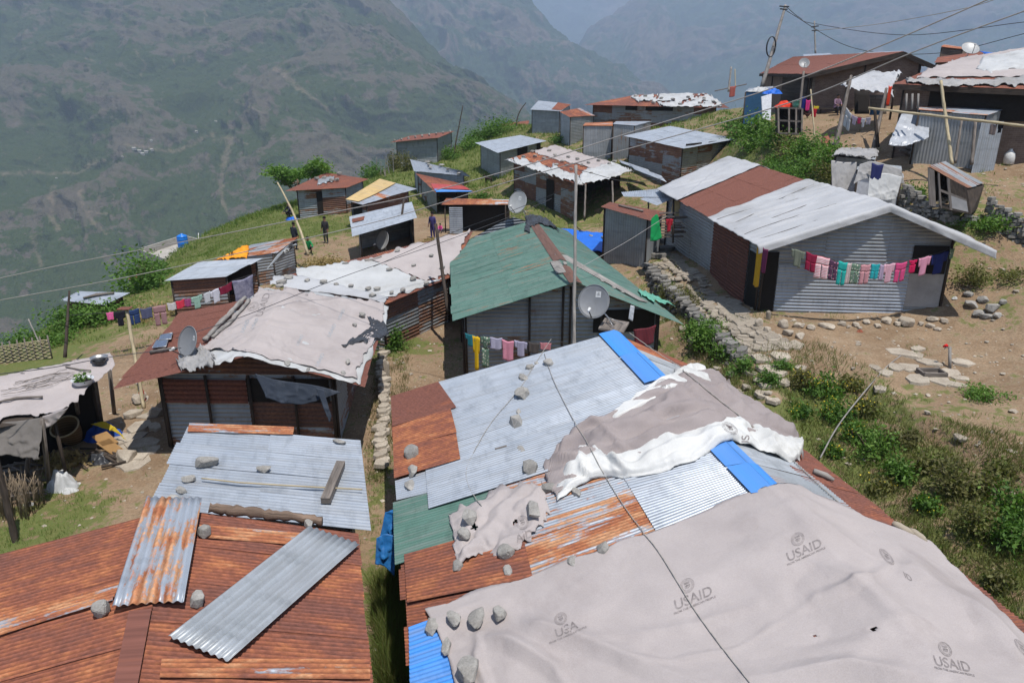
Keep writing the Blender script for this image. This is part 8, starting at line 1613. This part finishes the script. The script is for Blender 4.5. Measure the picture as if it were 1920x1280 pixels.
# ================================================================ PEOPLE AND ANIMALS
def skin_body(J, E, root=0):
 me = bpy.data.meshes.new('tmp'); me.from_pydata([j[0] for j in J], E, []); o = bpy.data.objects.new('tmp', me); COL.objects.link(o)
 o.modifiers.new('s', 'SKIN');
 for v, j in zip(me.skin_vertices[0].data, J): r = j[1]; v.radius = (r, r) if not isinstance(r, tuple) else r; v.use_root = False
 me.skin_vertices[0].data[root].use_root = True; sb = o.modifiers.new('u', 'SUBSURF'); sb.levels = sb.render_levels = 2
 dg = bpy.context.evaluated_depsgraph_get(); dg.update(); ev = bpy.data.meshes.new_from_object(o.evaluated_get(dg)); bpy.data.objects.remove(o); bpy.data.meshes.remove(me); return ev
def person(base, face, pose, cloth, legs, label, h=1.65, hair=(.012, .01, .009)):
 base = Vector(base); s = h / 1.7; yaw = math.atan2(face[1], face[0]) + math.pi / 2; Rm = Matrix.Rotation(yaw, 3, 'Z')
 # local frame: -y is forward
 if pose == 'stand': hip, kn, an = .90, (.0, -.03, .48), (0, .02, .07); lean = 0; arms = ((.22, -.02, 1.12), (.23, -.12, .88))
 elif pose == 'crouch': hip = .34; lean = -.12; arms = ((.26, -.25, .55), (.16, -.48, .42))
 elif pose == 'sit': hip = .50; lean = -.03; arms = ((.25, -.12, .74), (.14, -.32, .66))
 dz = 0 if pose == 'stand' else 0
 T_ = hip - .90; J = [((0, 0, hip), .13), ((0, lean * .4, hip + .20), .125), ((0, lean, hip + .42), (.165, .12)), ((0, lean * 1.1 - .01, hip + .56), .06), ((0, lean * 1.2 - .03, hip + .66), .085), ((0, lean * 1.2 - .02, hip + .77), .09)]; E = [(0, 1), (1, 2), (2, 3), (3, 4), (4, 5)]
 for sd in (-1, 1):
  b = len(J); sh = (sd * .18, lean, hip + .48)
  if pose == 'stand': el, ha = (sd * .24, lean, hip + .21), (sd * .25, lean - .08, hip - .02)
  else: el, ha = (sd * arms[0][0], arms[0][1] + lean, arms[0][2] + (0 if pose == 'crouch' else 0)), (sd * arms[1][0], arms[1][1] + lean, arms[1][2])
  J += [(sh, .062), (el, .045), (ha, .032), (tuple(Vector(ha) + (Vector(ha) - Vector(el)).normalized() * .09), .028)]; E += [(2, b), (b, b + 1), (b + 1, b + 2), (b + 2, b + 3)]
  b = len(J)
  if pose == 'stand': pts = [((sd * .09, 0, hip - .04), .095), ((sd * .10, -.02, .48), .062), ((sd * .11, .02, .08), .042), ((sd * .12, -.14, .035), .035)]
  elif pose == 'crouch': pts = [((sd * .10, 0, hip - .02), .095), ((sd * .20, -.36, .52), .062), ((sd * .16, -.12, .08), .042), ((sd * .16, -.26, .035), .035)]
  else: pts = [((sd * .10, -.02, hip - .02), .095), ((sd * .12, -.40, .50), .065), ((sd * .12, -.40, .08), .042), ((sd * .12, -.54, .035), .035)]
  J += pts; E += [(0, b), (b, b + 1), (b + 1, b + 2), (b + 2, b + 3)]
 J = [(tuple(Rm @ (Vector(p) * s) + base), (tuple(x * s * 1.2 for x in r) if isinstance(r, tuple) else r * s * (1 if k_ in (4, 5) else 1.25))) for k_, (p, r) in enumerate(J)]
 me = skin_body(J, E); rt = thing('person', base, label, 'person'); me.transform(Matrix.Translation(-base)); o = bpy.data.objects.new('body', me); COL.objects.link(o); o.parent = rt
 me.materials.clear()
 for m in (M['skin'], clr(cloth), clr(legs), clr((.05, .04, .035))): me.materials.append(m)
 Ji = Rm.inverted()
 for p in me.polygons:
  c = Ji @ (p.center / s); z = c.z; x = abs(c.x); p.use_smooth = True
  hand = False
  for sd in (0, 1): ha = Vector(J[6 + sd * 8 + 2][0]) - base; hand |= (p.center - ha).length < .10 * s
  if z > hip + .56: mi = 0
  elif hand and z < hip + .3: mi = 0
  elif z > hip - .02 and not (pose != 'stand' and c.y < -.18 and z < hip + .22 and x > .0 and abs(z - hip) < .2): mi = 1
  elif z < .075: mi = 3
  else: mi = 2
  p.material_index = mi
 hd = Vector(J[5][0]); mb = MB(); n = 12; vs = []; fs = []; up = Vector((0, 0, 1)); fw = Rm @ Vector((0, -1, 0))
 for j in range(7):
  for i in range(n):
   th = j / 6 * 1.75; a = 2 * math.pi * i / n; d = Vector((math.sin(th) * math.cos(a), math.sin(th) * math.sin(a), math.cos(th))); cut = 1 if not (d.dot(fw) > .45 and d.z < .45) else .9
   vs.append(hd - fw * .012 * s + Vector((0, 0, .0)) + d * .112 * s * cut)
 mb.add(vs, [(j * n + i, (j + 1) * n + i, (j + 1) * n + (i + 1) % n, j * n + (i + 1) % n) for j in range(6) for i in range(n)]); mb.build('hair', clr(hair, .6), rt)
 # fingers and face
 mb = MB()
 for sd in (0, 1):
  e, ha = Vector(J[6 + sd * 8 + 2][0]), Vector(J[6 + sd * 8 + 3][0]); d = (ha - e).normalized(); sv = d.cross(up).normalized() if d.cross(up).length > .1 else Vector((1, 0, 0))
  for k, L in enumerate((.055, .07, .075, .07)): a = ha + sv * (k - 1.5) * .018 * s; tube(mb, [a - d * .02, a + d * L * .5 * s, a + d * L * s + fw * .012], [.009 * s, .008 * s, .006 * s], 5)
  tube(mb, [e + d * .02 - sv * .02 * s, e + d * .05 * s - sv * .045 * s + fw * .01, e + d * .085 * s - sv * .05 * s + fw * .015], [.010 * s, .009 * s, .007 * s], 5)
 mb.build('fingers', M['skin'], rt); mb = MB(); f0 = hd + fw * .095 * s - Vector((0, 0, .03 * s)); tube(mb, [f0 + Vector((0, 0, .02 * s)), f0 + fw * .022 * s - Vector((0, 0, .015 * s))], [.008 * s, .014 * s], 5); mb.build('nose', M['skin'], rt)
 mb = MB(); rr = Rm @ Vector((1, 0, 0))
 for sd in (-1, 1): c = hd + fw * .088 * s + rr * .034 * s * sd - Vector((0, 0, .008 * s)); tube(mb, [c, c + fw * .006], .010 * s, 6)
 mb.build('eye', M['hair'], rt); return rt
g = on_ground(612, 456); person(g, (-.4, -1), 'stand', (.035, .035, .038), (.07, .075, .065), 'person in dark jacket and greyish trousers standing on the grass')
g = on_ground(557, 466); g = PT(555, 474, 46); person((g.x, g.y, gz(g.x, g.y)), (.6, 1), 'stand', (.03, .035, .045), (.04, .04, .045), 'person in a dark hooded jacket seen behind the narrow shed, back turned')
g = PT(577, 462, 45); person((g.x, g.y, gz(g.x, g.y)), (.5, -1), 'crouch', (.02, .25, .08), (.03, .03, .035), 'crouching person in a bright green shirt by the leaning pole', h=1.5)
g = on_ground(1138, 438); rt = person(g, (.2, 1), 'stand', (.03, .06, .045), (.05, .05, .045), 'person in a dark green jacket walking away left of the privy')
g = PT(545, 402, 57); person((g.x, g.y, gz(g.x, g.y)), (-.6, -.6), 'crouch', (.04, .04, .05), (.03, .03, .03), 'crouching dark figure at the left wall of the patched hut')
g = PT(811, 425, 48); person((g.x, g.y, gz(g.x, g.y)), (-.5, -1), 'stand', (.06, .05, .16), (.07, .06, .2), 'person in navy patterned clothes beside the red and blue eave')
g = PT(1566, 216, 49.7); person((g.x, g.y, gz(g.x, g.y)), (.2, -1), 'sit', (.25, .16, .22), (.03, .03, .035), 'man in a pinkish striped shirt sitting on the long bench')
g = on_ground(826, 436); person(g, (0, -1), 'crouch', (.72, .10, .30), (.1, .1, .3), 'small child in pink by the open black shed', h=.9)
def critter(c, yaw, L, H, col, label, name, cat):
 c = Vector(c); Rm = Matrix.Rotation(yaw, 3, 'Z'); f = lambda x, y, z: tuple(c + Rm @ Vector((x * L, y * L, z * H)))
 J = [(f(0, 0, .72), .13 * L), (f(.32, 0, .74), .15 * L), (f(-.35, 0, .75), .12 * L), (f(.5, 0, .92), .08 * L), (f(.62, 0, 1.08), .07 * L), (f(.76, 0, 1.0), .04 * L), (f(-.52, 0, .8), .03 * L), (f(-.6, 0, .6), .015 * L)]; E = [(0, 1), (0, 2), (1, 3), (3, 4), (4, 5), (2, 6), (6, 7)]
 for sd in (-1, 1):
  b = len(J); J += [(f(.33, sd * .1, .5), .045 * L), (f(.34, sd * .1, .25), .028 * L), (f(.33, sd * .1, .02), .025 * L)]; E += [(1, b), (b, b + 1), (b + 1, b + 2)]
  b = len(J); J += [(f(-.32, sd * .1, .52), .06 * L), (f(-.42, sd * .1, .3), .03 * L), (f(-.36, sd * .1, .02), .025 * L)]; E += [(2, b), (b, b + 1), (b + 1, b + 2)]
  b = len(J); J += [(f(.58, sd * .07, 1.2), .015 * L)]; E += [(4, b)]
 me = skin_body(J, E); me.transform(Matrix.Translation(-c)); me.materials.clear(); me.materials.append(clr(col))
 for p in me.polygons: p.use_smooth = True
 o = bpy.data.objects.new(name, me); COL.objects.link(o); o.location = c; o['_o'] = tuple(c); return tag(o, label, cat)
critter(on_ground(916, 345), 2.4, .85, .65, (.05, .035, .028), 'dark brown goat by the wall of the clean pale roofed shed', 'goat', 'goat')
def hen(c, label):
 c = Vector(c); J = [(c + Vector((0, 0, .2)), .11), (c + Vector((.13, 0, .26)), .07), (c + Vector((.17, 0, .38)), .04), (c + Vector((.2, 0, .43)), .035), (c + Vector((.26, 0, .42)), .012), (c + Vector((-.16, 0, .3)), .05), (c + Vector((-.24, 0, .42)), .02)]
 E = [(0, 1), (1, 2), (2, 3), (3, 4), (0, 5), (5, 6)]
 for sd in (-1, 1): b = len(J); J += [(c + Vector((0, sd * .04, .09)), .014), (c + Vector((.01, sd * .04, .0)), .012)]; E += [(0, b), (b, b + 1)]
 me = skin_body([(tuple(p), r) for p, r in J], E); me.transform(Matrix.Translation(-c)); me.materials.clear(); me.materials.append(clr((.05, .02, .015))); o = bpy.data.objects.new('hen', me); COL.objects.link(o); o.location = c; return tag(o, label, 'hen')
hen(on_ground(1513, 222), 'dark hen in the shade near the wooden cage')
# ================================================================ TREES, BUSHES
def tree(p, rx, h, n, leaf, label, name='tree'):
 p = Vector(p); rt = thing(name, p, label, 'tree'); mb = MB(); tube(mb, [p - Vector((0, 0, .3)), p + Vector((.1, 0, h * .3)), p + Vector((.0, .1, h * .6))], [.16, .12, .07], 8); mb.build('trunk', M['bark'], rt); cr = MB()
 for k in range(11):
  a = k * 2.4; r = rx * random.uniform(.35, .75); e = p + Vector((math.cos(a) * r, math.sin(a) * r, h * random.uniform(.45, .88))); lm = MB(); tube(lm, [p + Vector((0, 0, h * random.uniform(.25, .5))), p.lerp(e, .55) + Vector((0, 0, .2)), e], [.06, .04, .015], 5); lm.build('limb', M['bark'], rt)
  leaves(cr, tuple(e), rx * .42, rx * .42, h * .2, n // 11, leaf, (random.uniform(0, .3), random.uniform(.6, 1)), clumps=6)
 cr.build('crown', M['leaf'], rt)
g = PT(562, 392, 63); tree((g.x, g.y, gz(g.x, g.y)), 2.9, 3.7, 5600, .13, 'broad bushy tree behind the rusty patched hut')
BU = [ # px, py(base), rx, rz, n, leaf, material, label
 (738, 655, .55, .75, 900, .06, 'leaf', 'bright green bush in the dirt lane beside the middle house'), (742, 622, .4, 1.2, 700, .05, 'leaf', 'tall leafy plant at the head of the dirt lane'),
 (698, 333, 1.3, 1.3, 700, .12, 'leaf', 'bush behind the right end of the patched hut'), (739, 318, .95, 1.6, 900, .09, 'dryleaf', 'left one of the two round dusty shrubs below the grey skyline shed'), (760, 320, .95, 1.6, 900, .09, 'dryleaf', 'right one of the two round dusty shrubs below the grey skyline shed'),
 (842, 298, 1.3, 1.1, 700, .11, 'leaf', 'bush at the foot of the lone slanting pole'), (905, 262, 2.2, 1.5, 1100, .13, 'leaf', 'dark leafy bush on the skyline above the clean pale roof'), (935, 252, 2.4, 1.6, 1200, .13, 'leaf', 'wide leafy bush on the skyline right of the dark leafy one'), (880, 278, 2.0, 1.2, 900, .12, 'leaf', 'low bush at the left end of the skyline bushes'), (1070, 262, 1.2, .8, 500, .11, 'leaf', 'small bush at the foot of the tall narrow shed'), (1050, 268, 1.2, .8, 500, .11, 'leaf', 'small bush left of the tall narrow shed foot'),
 (266, 545, 1.5, 2.2, 1500, .11, 'leaf', 'dark green bush above the low pale shed on the left slope'), (300, 520, 1.1, .9, 600, .1, 'leaf', 'bush near the roof below the concrete house'), (870, 345, .9, .9, 500, .1, 'dryleaf', 'dusty bush right of the flat stone row shed'), (900, 372, .9, .6, 500, .09, 'leaf', 'low green bush beside the red and blue eave'),
 (1395, 245, 1.7, 1.4, 1100, .12, 'leaf', 'leafy bush under the right end of the hilltop roof'), (1425, 262, 1.8, 1.5, 1200, .12, 'leaf', 'leafy bush on the bank left of the wooden cage'), (1405, 285, 1.5, 1.2, 1000, .11, 'leaf', 'leafy bush right of the clean pale roofed house'), (1455, 275, 1.5, 1.2, 1000, .1, 'leaf', 'bush below the wooden cage'), (1470, 296, 1.4, 1.1, 1000, .09, 'dryleaf', 'grey green bush in the middle of the bank'), (1510, 300, 1.2, 1.5, 1300, .09, 'leaf', 'bright bush in the middle of the bank above the brown roof'), (1540, 318, 1.4, 1.4, 1500, .09, 'leaf', 'large bright bush left of the stone shelter'), (1500, 335, 1.5, .9, 1200, .08, 'leaf', 'broad leafed low bush above the brown roof'), (1440, 310, 1.2, .7, 700, .09, 'leaf', 'low bush behind the far end of the white sheeted roof'), (1560, 335, 1.0, .9, 700, .08, 'dryleaf', 'dry bush against the stone shelter'), (1475, 325, 1.1, .7, 700, .08, 'leaf', 'small low bush above the rusty ridge of the right hand house'),
 (1712, 372, .7, .7, 700, .06, 'leaf', 'green tuft on the terrace wall by the shelters'), (1862, 430, .8, .6, 900, .06, 'leaf', 'green leafy bush at the foot of the right edge terrace wall'), (1820, 428, .9, .35, 700, .05, 'leaf', 'low weeds left of the right edge terrace wall bush'), (1820, 530, .8, .7, 1200, .045, 'dryleaf', 'dry brown bush right of the right hand house'), (1895, 520, .8, .4, 500, .05, 'dryleaf', 'dry tuft near the right edge'), (1850, 750, .7, .35, 800, .045, 'leaf', 'green tuft on the bare yard near the right edge'),
 (1290, 585, .8, .8, 1500, .045, 'dryleaf', 'brownish bush on the wall left of the lane'), (1262, 560, .7, .7, 1200, .045, 'dryleaf', 'upper brownish bush on the wall left of the lane'), (1320, 650, .7, .9, 1500, .06, 'leaf', 'leafy bush on the retaining wall right of the green roof corner'), (1352, 668, .6, .7, 1100, .06, 'leaf', 'leafy bush at the right end of the retaining wall'), (1300, 632, .5, .6, 800, .05, 'leaf', 'small leafy bush under the green roof corner'), (1390, 700, .5, .5, 700, .05, 'leaf', 'small bush between the steps and the foreground roof'),
 (60, 655, 1.2, .7, 900, .07, 'leaf', 'dense green plants behind the woven fence'), (150, 610, 1.6, .9, 1800, .08, 'leaf', 'dense tall green plants by the rough dark pole'), (195, 600, 1.3, .8, 1300, .08, 'leaf', 'dense green plants under the pink cloth'), (100, 640, 1.4, .5, 1200, .06, 'leaf', 'low green plants right of the woven fence')]
BU += [(1255, 545, .45, .35, 500, .05, 'leaf', 'green tuft spilling over the upper end of the retaining wall'), (1335, 622, .5, .4, 600, .05, 'leaf', 'green tuft spilling over the middle of the retaining wall'), (1375, 668, .5, .45, 700, .055, 'leaf', 'green tuft spilling over the lower end of the retaining wall'), (1440, 715, .45, .35, 500, .05, 'leaf', 'green tuft between the stone steps'), (1465, 690, .35, .25, 400, .045, 'leaf', 'small green tuft at the top of the stone steps')]
for px, py, rx, rz, n, lf, m_, lb in BU:
 g = on_ground(px, py)
 bush(g, rx, rz, int(n * 1.3), lf, lb, None, m_, mix_=(random.uniform(0, .25), random.uniform(.6, 1)), name='shrub' if m_ == 'dryleaf' else 'bush')
# weedy bank on the right: distinct shrubs plus ground cover
BK = [(1500, 720, .5, .5, 1), (1545, 735, .6, .7, 1), (1595, 730, .5, .5, 1), (1560, 785, .7, .8, 1), (1625, 775, .5, .6, 1), (1500, 775, .5, .4, 1), (1630, 850, .8, 1.1, 2), (1600, 825, .5, .6, 1), (1685, 830, .6, .5, 0), (1690, 895, .6, .8, 2), (1655, 915, .4, .4, 1), (1745, 875, .6, .6, 0), (1780, 930, .8, 1.0, 0), (1850, 925, .6, .6, 0), (1890, 955, .7, .9, 2), (1740, 955, .4, .4, 1), (1830, 1000, .7, .9, 0), (1900, 1035, .7, 1.0, 2), (1880, 890, .5, .5, 0), (1565, 850, .4, .3, 1), (1870, 1095, .4, .4, 0)]
for k, (px, py, rx, rz, yl) in enumerate(BK):
 g = on_ground(px, py); bush(g, rx * .8, rz * .75, 1100, .055, ('brownish', 'yellow flowered', 'tall leafy green')[yl] + ' weedy shrub on the bank right of the foreground roof', ('brownish', 'yellow flowered', 'tall green')[yl] + ' shrubs on the bank', 'leaf' if yl == 2 or (yl and k % 2) else 'dryleaf', mix_=(.0, random.uniform(.6, 1)), name='shrub', cat='shrub', flowers=110 if yl == 1 else 0, up=.8)
# ================================================================ GRASS AND GRAVEL
def scatter_poly(pp, n, rs):
 a = np.array(pp, float); x0, y0 = a.min(0); x1, y1 = a.max(0); out = []
 P = np.c_[rs.uniform(x0, x1, n * 3), rs.uniform(y0, y1, n * 3)]; ins = np.zeros(len(P), bool); j = len(a) - 1
 for i in range(len(a)):
  c = ((a[i, 1] > P[:, 1]) != (a[j, 1] > P[:, 1])) & (P[:, 0] < (a[j, 0] - a[i, 0]) * (P[:, 1] - a[i, 1]) / (a[j, 1] - a[i, 1] + 1e-9) + a[i, 0]); ins ^= c; j = i
 return P[ins][:n]
def blades(mb, XY, hmin, hmax, w, rs, tone=(0, 1), lean=.4, per=4, spread=.05):
 n = len(XY); z = gz_np(XY); XY = np.repeat(XY, per, 0) + rs.normal(size=(n * per, 2)) * spread; z = np.repeat(z, per); n = len(XY); h = rs.uniform(hmin, hmax, n); a = rs.uniform(0, 6.28, n); dx, dy = np.cos(a) * w * .5, np.sin(a) * w * .5; l = rs.normal(size=(n, 2)) * lean * h[:, None]
 V = np.stack([np.c_[XY[:, 0] - dx, XY[:, 1] - dy, z - .02], np.c_[XY[:, 0] + dx, XY[:, 1] + dy, z - .02], np.c_[XY[:, 0] + l[:, 0], XY[:, 1] + l[:, 1], z + h]], 1).reshape(-1, 3); t = np.repeat(rs.uniform(tone[0], tone[1], n), 3); b = len(mb.v)
 mb.v += [tuple(v) for v in V]; mb.uv += [(0, 0)] * (3 * n); mb.c += [(float(x), 0, 0) for x in t]; mb.f += [(b + 3 * i, b + 3 * i + 1, b + 3 * i + 2) for i in range(n)]; mb.m += [0] * n
rs = np.random.default_rng(77); mb = MB(); mb.smooth = False
# world-space sampling weighted by distance; kept where turf cover is high
C_ = []
for (x0, x1, y0, y1, n) in ((-16, 14, 5, 32, 60000), (-30, 24, 30, 62, 52000), (-30, 20, 60, 105, 30000)):
 Q = np.c_[rs.uniform(x0, x1, n), rs.uniform(y0, y1, n)]; gq = green_at(Q); pn = fbm(np.c_[Q * .7, np.zeros(n)], 4); keep = gq + pn * 1.3 + rs.normal(size=n) * .08 > .66; Q = Q[keep]; C_.append((Q, y0))
for Q, y0 in C_:
 if y0 < 20: blades(mb, Q, .04, .15, .014, rs, per=4, spread=.05)
 elif y0 < 50: blades(mb, Q, .05, .20, .03, rs, per=3, spread=.10)
 else: blades(mb, Q, .10, .35, .07, rs, per=3, spread=.2)
tag(mb.build('grass', M['grassm'], base=(0, 0, 0)), kind='stuff')
mb = MB(); mb.smooth = False    # tall grass in the alley between the front roofs and weeds on the bank
al = scatter_poly([(705, 1090), (765, 1060), (765, 1280), (715, 1280)], 900, rs); Q = np.array([tuple(PZ(x, y, .2))[:2] for x, y in al]); blades(mb, Q, .25, .75, .018, rs, (.3, 1), .3, 7, .06)
bk = scatter_poly([(1400, 700), (1520, 680), (1640, 735), (1720, 830), (1860, 850), (1930, 900), (1930, 1170), (1850, 1110), (1700, 980), (1540, 850), (1480, 800)], 3600, rs); Q = np.array([tuple(PZ(x, y, .7))[:2] for x, y in bk]); blades(mb, Q, .06, .30, .02, rs, (0, .9), .5, 4, .10)
bk = scatter_poly([(1240, 540), (1300, 590), (1400, 680), (1430, 760), (1380, 730), (1290, 640), (1230, 560)], 1500, rs); Q = np.array([tuple(PZ(x, y, .9))[:2] for x, y in bk]); blades(mb, Q, .08, .3, .02, rs, (0, .9), .5, 4, .08)
bk = scatter_poly([(700, 640), (765, 640), (770, 720), (720, 900), (690, 890)], 700, rs); Q = np.array([tuple(PZ(x, y, .2))[:2] for x, y in bk]); blades(mb, Q, .05, .25, .02, rs, (0, .7), .5, 4, .08)
tag(mb.build('weeds', M['dryleaf'], base=(0, 0, 0)), kind='stuff')
mb = MB(); mb.smooth = False; n = 9000; Q = np.c_[rs.uniform(-14, 26, n), rs.uniform(9, 46, n)]; Q = Q[rs.random(n) < np.clip(1.15 - green_at(Q), 0, 1)]; Z = gz_np(Q); oc = np.array([(1, 0, 0), (0, 1, 0), (-1, 0, 0), (0, -1, 0), (0, 0, .8), (0, 0, -.8)])
sz = np.exp(rs.normal(size=len(Q)) * .55) * .032
for (x, y), z, s_ in zip(Q, Z, sz):
 s_ = min(s_, .12); b = len(mb.v); a = rs.uniform(0, 3); c, d = math.cos(a), math.sin(a); o = oc * rs.uniform(.6, 1.3, (6, 1)) * s_
 mb.v += [(x + p[0] * c - p[1] * d, y + p[0] * d + p[1] * c, z + p[2] * .6 + s_ * .2) for p in o]; mb.uv += [(0, 0)] * 6; t = float(rs.uniform(.4, 1)); mb.c += [(t, 0, 0)] * 6; mb.f += [(b + i, b + (i + 1) % 4, b + 4) for i in range(4)]; mb.m += [0] * 4
tag(mb.build('gravel', M['flag'], base=(0, 0, 0)), kind='stuff')
# ---------------------------------------------------------------- valley haze
mb = MB(); mb.smooth = False
box(mb, (1500, 6200, 300), Vector((9600, 0, 0)), Vector((0, 9300, 0)), Vector((0, 0, 1850)))
hz = bpy.data.materials.new('valley haze'); hz.use_nodes = True; t_ = hz.node_tree; t_.nodes.clear()
o_ = t_.nodes.new('ShaderNodeOutputMaterial'); pv = t_.nodes.new('ShaderNodeVolumePrincipled')
pv.inputs['Color'].default_value = (.60, .75, 1, 1); pv.inputs['Density'].default_value = 1.95e-4; pv.inputs['Anisotropy'].default_value = .2
t_.links.new(pv.outputs[0], o_.inputs['Volume'])
hb = mb.build('haze', hz); tag(hb, kind='stuff')
